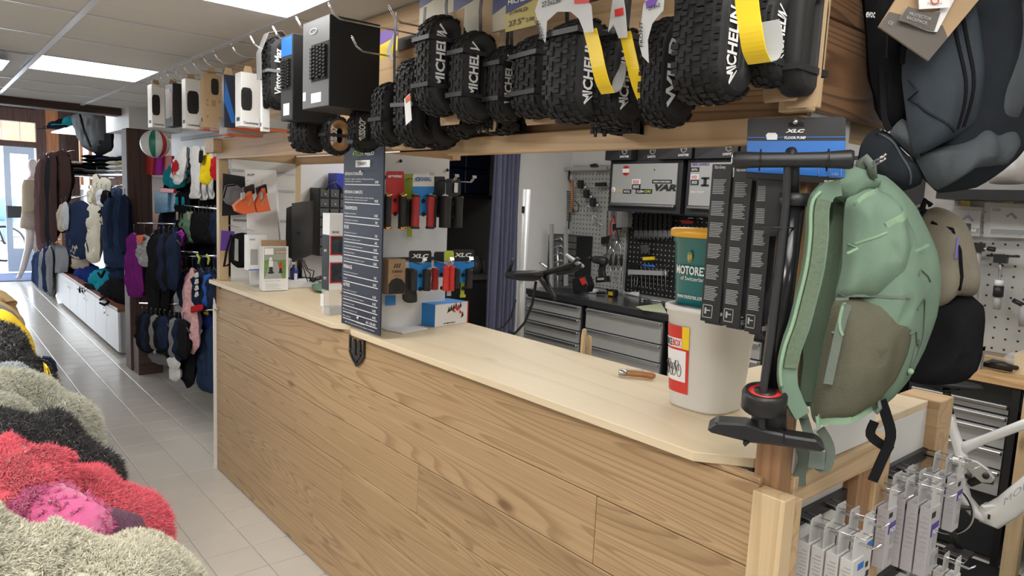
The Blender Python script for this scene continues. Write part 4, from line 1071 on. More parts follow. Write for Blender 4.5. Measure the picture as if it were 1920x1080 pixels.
B().tube([(lo.x+(.72+.18*math.cos(a))*W_, lo.y-.001, lo.z+(.55+.28*math.sin(a))*H_) for a in [k*math.pi/7 for k in range(14)]], .006, 6, closed=True, flat=1).build('ring_picture', M['ink'], t)
rtext('EDGE', lo, hi, .08, .1, .2, .1, 'ink', t)
# small-parts cabinet with blue box behind
t = thing('parts_cabinet', 'black small-parts drawer cabinet on the white wall behind the price board', 'drawer cabinet', P(620, 480, y=4.2))
a, b_ = P(597, 480, y=4.2), P(690, 357, y=4.2)
BX((a.x, 4.2, a.z), (b_.x, 4.335, b_.z)).build('body', M['black'], t)
for r in range(7):
    for q in range(5):
        w_ = (b_.x-a.x)/5; h_ = (b_.z-a.z)/7
        d_ = BX((a.x+w_*q+.006, 4.192, a.z+h_*r+.006), (a.x+w_*(q+1)-.006, 4.2, a.z+h_*(r+1)-.006)).build('drawer', mat('smoky_drawer', (.10, .105, .11), .2), t)
        BX((a.x+w_*q+.03, 4.185, a.z+h_*r+.02), (a.x+w_*(q+1)-.03, 4.192, a.z+h_*r+.03)).build('handle', M['greycard'], d_)
p = P(640, 356, y=4.25)
t = BX((p.x-.06, 4.2, b_.z+.001), (p.x+.12, 4.32, b_.z+.10)).build('storage_box', mat('royal_blue', (.02, .04, .42), .4)); tag(t, 'bright blue plastic box on top of the small-parts cabinet', 'box')
t = B().tube([P(612, 356, y=4.19), P(618, 346, y=4.19), P(630, 342, y=4.19), P(638, 350, y=4.19), P(642, 362, y=4.19)], .006, 6).build('cable', M['black']); tag(t, 'loop of black cable before the bright blue box', 'cable')

# ---- handlebar grips
GR = 'grips hooked on the grip panel'
def gp(px, py, d=.05): return P(px, py, y=GY-d)
def hookp(x, z, par, L=.22):
    b = B()
    for s_ in (-.004, .004): b.tube([(x+s_, GY, z), (x+s_, GY-L+.02, z-.004), (x+s_, GY-L, z+.012)], .0016, 6)
    b.obox((x, GY-L-.002, z+.016), (.009, 0, 0), (0, .001, .0), (0, .002, .005)); return b.build('hook', M['chrome'], par)
def grips(cx_, ctop, gtop, gbot, dx, gr, label, cardm, gm, y, logo=None, logom='print', cw=12, capm=None, upper=None, cbot=None):
    t = thing('handlebar_grips', label, 'grips', P(cx_, (gtop+gbot)/2, y=y), GR)
    q = [P(cx_-cw, ctop+4, y=y), P(cx_-cw+2, ctop, y=y), P(cx_+cw-2, ctop, y=y), P(cx_+cw, ctop+4, y=y), P(cx_+cw, gtop-4, y=y), P(cx_+cw*.45, gtop, y=y), P(cx_+cw*.45, cbot or gbot-20, y=y), P(cx_-cw*.45, cbot or gbot-20, y=y), P(cx_-cw*.45, gtop, y=y), P(cx_-cw, gtop-4, y=y)]
    B().prism(q, (0, .0015, 0)).build('card', M[cardm], t)
    if upper: B().prism([P(cx_-cw, ctop+4, y=y-.001), P(cx_-cw+2, ctop, y=y-.001), P(cx_+cw-2, ctop, y=y-.001), P(cx_+cw, ctop+4, y=y-.001), P(cx_+cw, (ctop+gtop)/2+4, y=y-.001), P(cx_-cw, (ctop+gtop)/2+4, y=y-.001)], (0, .001, 0)).build('print_patch', M[upper], t)
    if logo:
        a = P(cx_-cw*.8, ctop+14, y=y-.003); text(logo, a, P(cx_+cw*.75, ctop+14, y=y-.003)-a, P(cx_-cw*.8, ctop+6, y=y-.003)-a, M[logom], t, shear=.2 if logo == 'XLC' else 0, bold=.04)
    for s_ in (-1, 1):
        a, b_ = P(cx_+s_*dx, gtop, y=y-.012), P(cx_+s_*dx, gbot, y=y-.012); L_ = a.z-b_.z
        r = gr
        o = B().lathe((a.x, a.y, b_.z), [(r*.9, 0), (r*1.08, .004), (r, .01), (r*1.04, L_*.3), (r*.95, L_*.5), (r*1.04, L_*.75), (r, L_-.01), (r*1.12, L_-.006), (r*.9, L_)], 14).build('grip', M[gm] if isinstance(gm, str) else gm, t)
        if capm:
            for h in (L_-.008, 0): B().lathe((a.x, a.y, b_.z+h), [(r*1.16, 0), (r*1.16, .008)], 14).build('lock_ring', M[capm], o)
    for s_ in (0, 1):
        p = P(cx_, gtop+12+s_*25, y=y-.002); B().lathe(p, [(.008, 0), (.008, .001)], 12, (0, -1, 0)).build('hole', M['hole'], t)
    return t
M['redgrip'] = mat('red_grip', (.42, .03, .03), .5); M['gold_ring'] = mat('gold_ring', (.8, .38, .08), .25, 1)
M['grip'] = mat('black_grip', (.018, .018, .02), .6, bump=.3, bscale=400); M['redcard'] = mat('red_card', (.55, .03, .03), .5); M['skyblue'] = mat('sky_blue_card', (.02, .24, .66), .4)
y_ = GY-.10
grips(741, 321, 364, 429, 14, .014, 'black grips with gold rings on a red card, first right of the price board', 'redcard', 'grip', y_, 'ergotec', capm='gold_ring', cw=17, cbot=402)
grips(768, 326, 373, 425, 6, .013, 'black grips on a long lime green card behind the red one', 'lime', 'grip', y_+.05, None, cw=10, cbot=444)
grips(794, 326, 365, 429, 14, .0145, 'red grips on a white and blue card, top row', 'skyblue', 'redgrip', y_-.02, 'OXC', 'blue', cw=20, capm='darkgrey', upper='pwhite', cbot=404)
grips(822, 331, 367, 427, 10, .015, 'plain black grips on a black card beside the red pair', 'blackcard', 'grip', y_, None, cw=13)
grips(850, 335, 368, 427, 11, .016, 'black lock-on grips with a white barcode, rightmost of the top row', 'blackcard', 'grip', y_-.06, None, cw=14)
p = P(855, 352, y=y_-.065); BX((p.x-.008, p.y-.001, p.z-.018), (p.x+.008, p.y, p.z+.018)).build('price_label', M['paper'], tag(B().box((p.x-.003, p.y, p.z-.003), (p.x+.003, p.y+.001, p.z+.003)).build('price_tag', M['paper']), 'white barcode label on the rightmost black grips of the top row', 'label'))
# lower row
t = thing('grip_box', 'brown and black carton of grips with a rounded window, lower row next to the board', 'box', P(743, 540, y=y_), GR)
e0, e1 = P(727, 553, y=y_-.03), P(761, 486, y=y_-.03)
BX((e0.x, y_-.03, e0.z), (e1.x, y_+.02, e1.z)).build('carton', M['kraft'], t, bevel=.001); W_, H_ = e1.x-e0.x, e1.z-e0.z; lo, hi = Vector((e0.x, y_-.03, e0.z)), Vector((e1.x, y_+.02, e1.z))
rtext('CERO', lo, hi, .2, .62, .6, .07, 'ink', t); rtext('GRIPS', lo, hi, .3, .52, .4, .03, 'ink', t, bold=0)
B().prism([(lo.x+u_*W_, lo.y-.001, lo.z+v_*H_) for u_, v_ in ((.03, .02), (.97, .02), (.97, .3), (.8, .42), (.5, .48), (.2, .42), (.03, .3))], (0, .001, 0)).build('print_patch', M['blackcard'], t)
B().prism([(lo.x+(.5+.18*math.cos(a))*W_, lo.y-.002, lo.z+(.2+.13*math.sin(a))*H_) for a in [k*math.pi/8 for k in range(16)]], (0, .001, 0)).build('window', M['hole'], t)
b = B()
for k in range(3): b.prism([(lo.x+(.3+.13*k)*W_, lo.y-.001, lo.z+.76*H_), (lo.x+(.36+.13*k)*W_, lo.y-.001, lo.z+.76*H_), (lo.x+(.46+.13*k)*W_, lo.y-.001, lo.z+.88*H_), (lo.x+(.40+.13*k)*W_, lo.y-.001, lo.z+.88*H_)], (0, .001, 0))
b.build('logo', M['ink'], t)
grips(788, 470, 505, 545, 13, .015, 'dark grips on a card reading XLC, lower row next to the brown carton', 'skyblue', 'grip', y_-.03, 'XLC', cw=21, upper='blackcard', cbot=545)
pil('ergo_grip', [(757, 505), (778, 505), (780, 540), (782, 566), (765, 568), (754, 560)], .014, M['grip'], None, y=y_, label='large winged black grip hanging between the brown carton and the XLC card', cat='grip')
grips(828, 472, 503, 543, 12, .014, 'dark red grips on a blue card, partly behind the sparkling red ones', 'skyblue', 'redgrip', y_+.02, None, cw=14, upper='blackcard', cbot=520)
grips(842, 470, 498, 545, 5, .012, 'bright red grips in a clear bag with a green tag, lower row', 'clear', 'red', y_-.08, None, cw=9, upper='lime', cbot=555)
grips(868, 468, 504, 540, 12, .014, 'black grips on a blue XLC card with a green strip, rightmost of the lower row', 'skyblue', 'grip', y_-.06, 'XLC', cw=21, upper='blackcard', cbot=530)
BX(P(863, 555, y=y_-.055), P(872, 505, y=y_-.056)).build('strip', M['lime'], tag(B().box(P(862, 558, y=y_-.05), P(873, 552, y=y_-.052)).build('green_tab', M['lime']), 'lime green strip showing between the rightmost lower grips', 'strip'))
for k, (x, z) in enumerate(((1.40, 1.672), (1.51, 1.672), (1.59, 1.672), (1.38, 1.367), (1.50, 1.367), (1.59, 1.367))):
    o = hookp(x, z, None, .20); w_ = ('left', 'middle', 'right')[k % 3]
    tag(o, '%s wire hook of the %s row of grips' % (w_, 'upper' if k < 3 else 'lower'), 'hook', 'hooks on the grip panel')
o = BX(P(722, 573, y=GY-.02), P(742, 553, y=GY-.021)).build('blue_card', M['skyblue']); tag(o, 'blue card corner showing under the brown grip carton', 'card')
# paper sheets, saddle box
ps = [P(a, b_, z=HC+.0012) for a, b_ in ((718, 618), (762, 606), (801, 617), (755, 626))]
t = B().prism(ps, (0, 0, .004)).build('paper_stack', M['paper']); tag(t, 'small stack of white paper sheets on the counter beside the price board', 'paper')
e = P(815, 614, z=HC)
t = thing('saddle_box', 'blue and white carton with a red end, on the counter below the grips', 'box', (e.x, e.y, HC))
le, re_ = P(777, 607, z=HC), P(877, 605, z=HC)
U = (re_-e); V = (le-e); U.z = V.z = 0
o0 = Vector((e.x, e.y, HC+.001)); hz = Vector((0, 0, .088))
B().hexa([o0, o0+U, o0+U+V, o0+V, o0+hz, o0+U+hz, o0+U+V+hz, o0+V+hz]).build('carton', M['pwhite'], t)
nU = V.normalized()*-.0008; nV = U.normalized()*-.0008
B().hexa([o0+nV, o0+V+nV, o0+V, o0, o0+nV+hz, o0+V+nV+hz, o0+V+hz, o0+hz]).build('side_panel', M['skyblue'], t)
B().hexa([o0+hz, o0+U*.97+hz, o0+U*.97+V+hz, o0+V+hz]+[p_+hz+Vector((0, 0, .001)) for p_ in (o0, o0+U*.97, o0+U*.97+V, o0+V)]).build('top_panel', M['skyblue'], t)
B().hexa([o0+U*.97+nU, o0+U+nU, o0+U, o0+U*.97]+[p_+hz for p_ in (o0+U*.97+nU, o0+U+nU, o0+U, o0+U*.97)]).build('end_panel', M['red'], t)
b = B(); r_ = random.Random(5)
for k in range(7):
    a = o0+U*(.35+.07*k)+hz*(.25+.5*r_.random())+nU*1.3; b.prism([a, a+U*.08+hz*.1, a+U*.05+hz*.3], nU)
b.build('print_patch', M['ink'], t)
b = B()
for k in range(5):
    a = o0+U*(.5+.05*k)+hz*(.5+.3*r_.random())+nU*1.6; b.prism([a, a+U*.1-hz*.08, a+U*.04+hz*.12], nU)
b.build('print_patch', M['red'], t)
text('ergotec', o0+U*.25+hz*.06+nU*1.5, U*.35, hz*.09, M['ink'], t)
# ---- folding knife, drumstick-like pegs, buckets
a, b_ = P(1160, 698, z=HC+.012), P(1228, 704, z=HC+.012); d_ = b_-a; s_ = d_.cross(RZ).normalized()
t = thing('folding_knife', 'folding pocket knife with a wooden handle lying on the counter', 'knife', (a+b_)/2)
B().tube([a+d_*.22, a+d_*.4, a+d_*.6, a+d_*.8, a+d_*.93+s_*.006, b_+s_*.009], [.0085, .0095, .009, .010, .0105, .006], 12).build('handle', mat('knife_beech', (.42, .18, .06), .35), t)
B().tube([a, a+d_*.22], .0095, 14).build('collar', M['steel'], t)
b = B().obox(a+d_*.45+RZ*.009, d_*.26, s_*.0008, RZ*.004); b.build('blade_back', M['steel'], t)
text('OPINEL', a+d_*.02-s_*.0+Vector((0, 0, .0098)), d_*.18, -s_*.005, M['ink'], t)
for k, (bx_, by_, tx_, ty_) in enumerate(((1092, 666, 1096, 616), (1104, 668, 1105, 629))):
    a = P(bx_, by_, y=1.62); b_ = P(tx_, ty_, y=1.62)
    t = B().tube([a+Vector((0, 0, -.06)), a, a.lerp(b_, .7), b_-Vector((0, 0, .004)), b_], [.009, .009, .0095, .008, .003], 12).build('dowel', M['plank_v'])
    tag(t, ('taller' if k == 0 else 'shorter')+' rounded wooden tool handle sticking up behind the counter edge', 'tool handle')
# buckets
def bucket(cx_, cy_, z, H_, r0, r1, name, label, m, lidm=None, power=2.6, sq=(1, 1)):
    t = thing(name, label, 'bucket', (cx_, cy_, z))
    prof = [(r0*.96, 0), (r0, .006), (r1, H_-.03), (r1+.004, H_-.028), (r1+.004, H_-.016), (r1+.009, H_-.014), (r1+.009, H_-.002), (r1+.004, H_)]
    if not lidm: prof += [(r1-.004, H_), (r1-.004, H_-.02), (r0-.003, .01), (0, .008)]
    else: prof += [(0, H_)]
    B().lathe((cx_, cy_, z), prof, 40, power=power, sq=sq).build('body', m, t)
    return t
M['bucket_white'] = mat('milky_plastic', (.70, .70, .68), .35, var=.02); M['teal'] = mat('teal_plastic', (.0, .145, .15), .28, var=.05, coat=.3)
bc = P(1300, 750, z=HC); BXC, BYC = P(1322, 760, z=HC).x, P(1322, 760, z=HC).y
zt3 = P(1290, 560, x=BXC, y=None).z
print('bucket', bc, zt3)
r0 = .080; H_ = .262
t = bucket(BXC, BYC, HC+.001, H_, r0, .097, 'white_bucket', 'large white plastic bucket with a bike picture label on the counter', M['bucket_white'], power=3.2)
# label wraps the front left: mapped on the bucket skin
def skin(a, h, off=.0015, rr0=r0, rr1=.097, HH=H_, pw=3.2, c=(BXC, BYC), z=HC):
    r = rr0+(rr1-rr0)*h/(HH-.03)
    # lathe: u axis = +X, v axis = Z x X = +Y
    ca, sa = math.cos(a), math.sin(a); q = (abs(ca)**pw+abs(sa)**pw)**(-1/pw)
    return Vector((c[0]+(r+off)*q*ca, c[1]+(r+off)*q*sa, z+h))
def patch(a0, a1, h0, h1, off=.0015, fn=skin, n=10, m=4, wavy=0):
    b = B(); vs = [fn(a0+(a1-a0)*i/n, h0+(h1-h0)*j/m-(wavy*math.sin(math.pi*i/n) if j == 0 else 0), off) for j in range(m+1) for i in range(n+1)]
    b.add(vs, [(j*(n+1)+i, j*(n+1)+i+1, (j+1)*(n+1)+i+1, (j+1)*(n+1)+i) for j in range(m) for i in range(n)], True); return b
A0, A1 = math.radians(130), math.radians(181)       # picture left .. right
patch(A0, A1, .04, .212, .0012).build('label', M['red'], t)
patch(A0+.06, A1-.09, .07, .150, .0018).build('label_field', M['paper'], t)
patch(A1-.22, A1, .155, .212, .0018).build('label_corner', M['yellow'], t)
def stext(s, a0, a1, h0, h1, m, par, off=.0024, fn=skin, **k):
    b = B(); vs_, fs_ = _glyphs(s, k.get('bold', .03), k.get('shear', 0)); b.add([fn(a0+(a1-a0)*x, h0+(h1-h0)*y, off) for x, y in vs_], fs_); return b.build('lettering', m, par)
patch(A0+.02, A1-.23, .156, .180, .0018).build('label_field', M['paper'], t)
stext('BIKE', A0+.05, A0+.36, .159, .177, M['ink'], t); stext('BOX', A0+.38, A0+.64, .159, .177, M['red'], t)
for a_ in (A0+.22, A0+.50):
    for da in (-.09, .09):
        b = B(); b.tube([skin(a_+da+.07*math.cos(q), .098+.016*math.sin(q), .003) for q in [k*math.pi/8 for k in range(16)]], .0008, 4, closed=True); b.build('wheel_picture', M['ink'], t)
    b = B(); pts = [(-.09, .098), (-.03, .122), (.06, .122), (.09, .098), (.0, .098), (-.03, .122)]
    b.tube([skin(a_+u_, v_, .003) for u_, v_ in pts], .0009, 4); b.build('frame_picture', M['ink'], t)
b = B().tube([(BXC+.103*math.cos(q), BYC+.103*math.sin(q)-.0, HC+H_-.02-.055*math.sin(max(0, (q+1.75)/2.2*math.pi)) if 0 < (q+1.75)/2.2 < 1 else HC+H_-.02) for q in [-1.75+2.2*k/14 for k in range(15)]], .0028, 6); b.build('handle', M['pwhite'], t)
z2 = HC+.001+H_+.001
G0, G1, GH_ = .074, .084, .186
t = bucket(BXC-.008, BYC+.014, z2, GH_, G0, G1, 'green_bucket', 'dark green grease bucket with a yellow lid, standing on the white bucket', M['teal'], lidm=1, power=2.6)
B().lathe((BXC-.008, BYC+.014, z2+GH_-.016), [(G1+.010, 0), (G1+.012, .004), (G1+.012, .018), (G1+.006, .022), (G1-.004, .022), (G1-.006, .016), (0, .016)], 40, power=2.6).build('lid', mat('amber_lid', (.80, .40, .02), .35), t)
def gskin(a, h, off=.0015): return skin(a, h, off, G0, G1, GH_, 2.6, (BXC-.008, BYC+.014), z2)
a0, a1 = math.radians(148), math.radians(214)
stext('MOTOREX', a0, a1, .078, .100, M['pwhite'], t, fn=gskin, shear=.0)
stext('of Switzerland', a0+.2, a1-.05, .064, .074, M['pwhite'], t, fn=gskin, bold=0)
stext('www.motorex.com', a0+.05, a1-.1, .018, .028, M['pwhite'], t, fn=gskin, bold=.01)
b = B(); b.tube([gskin(math.radians(178)+.07*math.cos(q), .122+.012*math.sin(q), .002) for q in [k*math.pi/8 for k in range(16)]], .0015, 5, closed=True); b.tube([gskin(math.radians(178)+.03*math.cos(q), .122+.006*math.sin(q), .002) for q in [k*math.pi/8 for k in range(16)]], .003, 5, closed=True); b.build('logo', M['gold'], t)
# ---- three black mudguard cards hanging from the beam
GM = 'mudguard packs hung under the beam'
for k, (x0t, x0b, xr, yt, yb2, lab) in enumerate(((1333, 1316, 46, 308, 601, 'leftmost of three, nearest the green bucket'), (1375, 1355, 44, 313, 609, 'middle one of three'), (1417, 1398, 42, 320, 621, 'rightmost, partly behind the pump'))):
    xf = 1.235-.0*k
    tl, bl = P(x0t, yt, x=xf), P(x0b, yb2, x=xf)
    ym = (tl.y+bl.y)/2; yr = P(x0b+xr, (yt+yb2)/2, x=xf).y+.012
    yr = P((x0t+x0b)/2+xr*.78, (yt+yb2)/2, x=xf).y
    z1_, z0_ = min(ZB0-.004, tl.z), bl.z
    t = thing('mudguard_pack', 'tall black mudguard pack with small white print, '+lab, 'mudguard', (xf, ym, z0_), GM)
    BX((xf, yr, z0_), (xf+.003, ym, z1_)).build('card', M['blackcard'], t)
    W_ = ym-yr; H2 = z1_-z0_
    b = B(); r_ = random.Random(k)
    for q in range(6):
        v1 = .90-q*.135
        for i in range(9): b.box((xf-.0012, ym-.12*W_-W_*(.50+.2*r_.random()), z0_+(v1-i*.0105)*H2), (xf-.0004, ym-.12*W_, z0_+(v1-i*.0105+.0045)*H2))
    b.build('text_lines', M['greycard'], t)
    b = B(); u0_, v0_ = .12, .025
    for lo_, hi_ in (((.10, .025), (.62, .03)), ((.10, .105), (.62, .11)), ((.10, .025), (.13, .11)), ((.59, .025), (.62, .11)), ((.2, .05), (.3, .09)), ((.3, .07), (.5, .078))):
        b.box((xf-.0012, ym-hi_[0]*W_, z0_+lo_[1]*H2), (xf-.0004, ym-lo_[0]*W_, z0_+hi_[1]*H2))
    b.build('diagram', M['greycard'], t)
    text('Made in Germany', (xf-.001, ym-.15*W_, z0_+.965*H2), (0, -.55*W_, 0), (0, 0, .009), M['print'], t, bold=0)
    # the guards themselves: long shallow black shell standing away behind the card
    vs = []; n_ = 12
    b = B(); pts = [(xf+.02+.03*math.sin(math.pi*i/n_), (ym+yr)/2, z0_+.02+(H2*.86)*i/n_) for i in range(n_+1)]
    b.strip(pts, (0, W_*.95, 0), .004); b.strip([(p_[0]+.045, p_[1]-.006, p_[2]-.01) for p_ in pts], (0, W_*.8, 0), .004)
    b.build('mudguard', M['grip'], t)
    BX((xf+.002, yr-.004, z0_-.004), (xf+.09, ym-.01, z0_+.006)).build('foot_card', M['blackcard'], t)
    B().tube([(xf+.04, (ym+yr)/2, z0_+H2*.9), (xf+.03, (ym+yr)/2, ZB0+.01)], .002, 5).build('hook', M['chrome'], t)
# ---- floor pump on its card, tied to the corner post
PX_ = 1.195
def pp(px, py, x=PX_): return P(px, py, x=x)
t = thing('pump_card', 'black and blue card reading XLC FLOOR PUMP at the top of the corner post', 'card', pp(1500, 280, 1.215))
ct_ = [pp(1403, 222, 1.215), pp(1588, 219, 1.215), pp(1588, 341, 1.215), pp(1399, 333, 1.215)]
zc1, zc0 = (ct_[0].z+ct_[1].z)/2, (ct_[2].z+ct_[3].z)/2; yl, yr = ct_[0].y, ct_[1].y
CN = Vector((-.86, -.51, 0)).normalized(); CT = Vector((.51, -.86, 0)).normalized()
CP = Vector((1.215, .70, 1.7))
def cq(px, py, lift=0): return P(px, py, pt=CP-CN*-lift, n=CN)
def quad(px4, lift, m, name, par, th=.0012): return B().prism([P(a, b_, pt=CP+CN*lift, n=CN) for a, b_ in px4], CN*-th).build(name, m, par)
quad([(1405, 222), (1583, 219), (1586, 223), (1584, 343), (1580, 346), (1400, 333), (1398, 330), (1402, 225)], 0, M['blackcard'], 'board', t, .002)
quad([(1401, 264), (1585, 264), (1584, 333), (1399, 322)], .0012, M['blue'], 'blue_field', t)
quad([(1402, 257), (1585, 256), (1585, 257.5), (1402, 258.5)], .0012, M['blue'], 'stripe', t)
def ctext(s, px, py, w, h, m, sh_=0, bold=.03, lift=.003):
    o = P(px, py, pt=CP+CN*lift, n=CN); text(s, o, P(px+w, py, pt=CP+CN*lift, n=CN)-o, P(px, py-h, pt=CP+CN*lift, n=CN)-o, m, t, bold=bold, shear=sh_)
ctext('XLC', 1472, 249, 37, 7, M['print'], .3, .06); ctext('FLOOR PUMP', 1471, 261, 40, 5.5, M['print']); ctext('PU-S07', 1546, 342, 17, 4, M['print'])
quad([(1436, 253), (1440, 249), (1454, 249), (1458, 253), (1457, 262), (1438, 262)], .003, M['paper'], 'price_sticker', t)
quad([(1478, 230), (1506, 229), (1508, 236), (1480, 237)], .002, M['hole'], 'slot', t)
ctext('100', 1560, 329, 12, 5, M['greycard'], 0, 0)
b = B()
for a, c2 in (((1556, 313), (1577, 333)), ((1534, 313), (1552, 331))):
    o = [P(a[0], a[1], pt=CP+CN*.003, n=CN), P(c2[0], a[1], pt=CP+CN*.003, n=CN), P(c2[0], c2[1], pt=CP+CN*.003, n=CN), P(a[0], c2[1], pt=CP+CN*.003, n=CN)]
    b.tube(o, .0006, 4, closed=True)
b.build('pictogram', M['greycard'], t)
p = P(1491, 228, pt=CP+CN*.004, n=CN); B().sphere(p, .006).build('screw', M['chrome'], t)
# lower dark part of the card behind the barrel
quad([(1398, 333), (1500, 341), (1500, 440), (1440, 443), (1432, 436), (1436, 345)], -.002, M['blackcard'], 'board', t)
# the pump
PP = Vector((1.175, .69, 1.4)); PN = CN
def u(px, py, dep=0): return P(px, py, pt=PP+PN*dep, n=PN)
t = thing('floor_pump', 'black floor pump with wide handle and round gauge, fixed to the corner post', 'pump', u(1440, 810))
hl, hm, hr = u(1374, 300, .045), u(1484, 300, .045), u(1600, 299, .045)
B().tube([hl, hl.lerp(hr, .03), hl.lerp(hm, .5), hm, hr.lerp(hm, .5), hl.lerp(hr, .97), hr], [.013, .0155, .0135, .013, .0135, .0165, .015], 14).build('handle', M['black'], t)
ba, bb_ = u(1489, 372, 0), u(1444, 740, 0)
B().tube([u(1483, 284, .01), u(1486, 300, .03), u(1488, 372, 0)], [.010, .012, .009], 12).build('rod', M['black'], t)
B().tube([ba, bb_], .0205, 20).build('barrel', mat('gloss_black_barrel', (.012, .012, .014), .18, .2), t)
B().tube([u(1490, 362, 0), u(1488, 386, 0)], .026, 16).build('collar', M['black'], t)
B().tube([u(1487, 300, .035), u(1484, 285, .05), u(1477, 300, .045), u(1474, 380, .035), u(1461, 500, .035), u(1445, 640, .035), u(1433, 720, .04), u(1428, 800, .045), u(1440, 820, .03)], .0068, 10).build('hose', M['rubber2'], t)
g = u(1433, 748, .03); ax = (u(1433, 720, .03)-g).normalized()*.5+PN*.5; ax = Vector((PN.x*.2, PN.y*.2, .98)).normalized()
gb_ = g-ax*.0
B().lathe(gb_-ax*.022, [(.036, 0), (.040, .004), (.040, .034), (.036, .040), (.031, .040), (.031, .036), (0, .036)], 28, ax).build('gauge', M['black'], t)
B().lathe(gb_+ax*.0145, [(.0295, 0), (.0295, .001)], 28, ax).build('dial', M['red'], t)
B().lathe(gb_+ax*.0158, [(.020, 0), (.020, .001)], 24, ax).build('dial_centre', M['black'], t)
B().tube([u(1444, 745, 0), u(1440, 815, 0)], [.028, .034], 16).build('lower_body', M['black'], t)
# foot: two wings and a tip
def fz(px, py): return u(px, py, 0)
B().prism([fz(1328, 789), fz(1345, 778), fz(1400, 781), fz(1436, 793), fz(1470, 800), (fz(1470, 822)), fz(1408, 816), fz(1332, 797)], PN*.05).build('foot', M['black'], t, bevel=.004)
B().prism([fz(1450, 800), fz(1530, 812), fz(1544, 826), fz(1541, 834), fz(1450, 822)], PN*.045).build('foot', M['black'], t, bevel=.004)
B().prism([u(1404, 812, .01), u(1420, 815, .01), u(1397, 834, .05), u(1393, 828, .05)], PN*.012).build('foot_tip', M['black'], t)
for px0, a, b_ in ((1425, 284, 322), (1552, 284, 322)):
    q = u(px0, 300, .045); B().tube([q+Vector((0, 0, .018)), q+PN*.019, q-Vector((0, 0, .018)), q-PN*.045, q+Vector((0, 0, .018))], .0016, 5).build('cable_tie', M['black'], t)
q = u(1455, 426, .02); B().tube([q+CT*.03, q+PN*.03, q-CT*.03, q-PN*.03, q+CT*.03], .0016, 5).build('cable_tie', M['black'], t)

# ================================================================== BACKPACKS
UD = Vector((.80, -.60, 0)); ND = Vector((-.60, -.80, 0)).normalized()    # bags are seen side-on, normal towards the room
def dp(px, py, pt, off=0): return P(px, py, pt=Vector(pt)+ND*off, n=ND)
def blob(name, outline, T, m, par, pt, off=0, **k):
    pts = [dp(a, b_, pt, off) for a, b_ in outline]
    if 'center' in k: k['center'] = dp(*k['center'], pt, off)
    return B().pillow(pts, ND, T, **k).build(name, m, par)
def rib(name, px, w, m, par, pt, off, th=.002):
    pts = spline([dp(a, b_, pt, off if len(q_) < 1 else q_[0]) for a, b_, *q_ in px])
    if name != 'webbing' and name != 'strap':
        f_ = snapper(par, ND); pts = [f_(p) for p in pts]
    return B().strip(pts, [(pts[min(i+1, len(pts)-1)]-pts[max(i-1, 0)]).cross(ND).normalized()*w for i in range(len(pts))], th).build(name, m, par)
M['mint'] = cloth('mint', (.175, .255, .19), .15); M['mint2'] = cloth('mint_pale', (.27, .40, .27), .3); M['olive'] = cloth('olive_ripstop', (.125, .122, .088), .5, .2)
M['strapgreen'] = cloth('grey_green_webbing', (.16, .19, .16), .4, .1)
BP = (1.46, .52, 1.45)
bag = thing('green_backpack', 'mint green backpack with an olive lower pocket, hanging on the counter end', 'backpack', dp(1620, 560, BP))
# body
blob('body', [(1578, 345), (1612, 322), (1660, 330), (1700, 365), (1725, 410), (1745, 460), (1753, 520), (1745, 590), (1722, 660), (1690, 720), (1640, 770), (1585, 792), (1530, 795), (1520, 770), (1530, 680), (1560, 560), (1575, 450)], .088, M['mint'], bag, BP, center=(1645, 560), fold=.006, rings=10, seed=1, pw=.6)
blob('lower_pocket', [(1566, 562), (1640, 559), (1712, 558), (1708, 600), (1696, 660), (1675, 715), (1630, 762), (1580, 788), (1532, 790), (1526, 760), (1540, 670), (1552, 610)], .045, M['olive'], bag, BP, .058, center=(1622, 660), fold=.004, rings=9, seed=4, back=.4)
blob('upper_panel', [(1582, 400), (1588, 372), (1628, 350), (1668, 366), (1690, 395), (1706, 430), (1715, 470), (1716, 520), (1712, 556), (1640, 558), (1567, 560), (1578, 500)], .05, M['mint'], bag, BP, .05, center=(1645, 470), fold=.005, rings=9, seed=7, back=.4)
rib('zip', [(1624, 384), (1645, 368), (1676, 358)], .014, M['mint2'], bag, BP, .106)
rib('zip', [(1668, 424), (1690, 410), (1712, 402)], .014, M['mint2'], bag, BP, .100)
rib('seam', [(1588, 475), (1615, 462), (1640, 449), (1672, 436)], .004, M['mint2'], bag, BP, .106)
rib('seam', [(1566, 561), (1600, 560), (1640, 559), (1680, 559), (1714, 557)], .005, M['strapgreen'], bag, BP, .106)
rib('pocket_zip', [(1588, 570), (1576, 610), (1565, 660), (1552, 720)], .017, M['strapgreen'], bag, BP, .106)
rib('zip_pull', [(1584, 568, .112), (1578, 600, .115), (1580, 620, .116), (1586, 632, .116)], .005, M['mint2'], bag, BP, .112)
rib('hem_panel', [(1530, 792), (1560, 786), (1600, 778), (1640, 764)], .022, M['mint2'], bag, BP, .075)
a = dp(1716, 474, BP, .105); text('vaude', a, dp(1742, 462, BP, .092)-a, dp(1714, 466, BP, .105)-a, M['mint2'], bag)
# top: neck and loop
blob('top_yoke', [(1544, 352), (1560, 330), (1590, 312), (1618, 303), (1622, 320), (1632, 335), (1650, 340), (1640, 356), (1608, 366), (1582, 380)], .032, M['mint'], bag, BP, .03, center=(1600, 338), seed=2)
B().tube([dp(1618, 330, BP, .05), dp(1614, 305, BP, .05), dp(1624, 298, BP, .06), dp(1634, 310, BP, .07), dp(1636, 332, BP, .06)], .006, 8, flat=1.6).build('grab_loop', M['strapgreen'], bag)
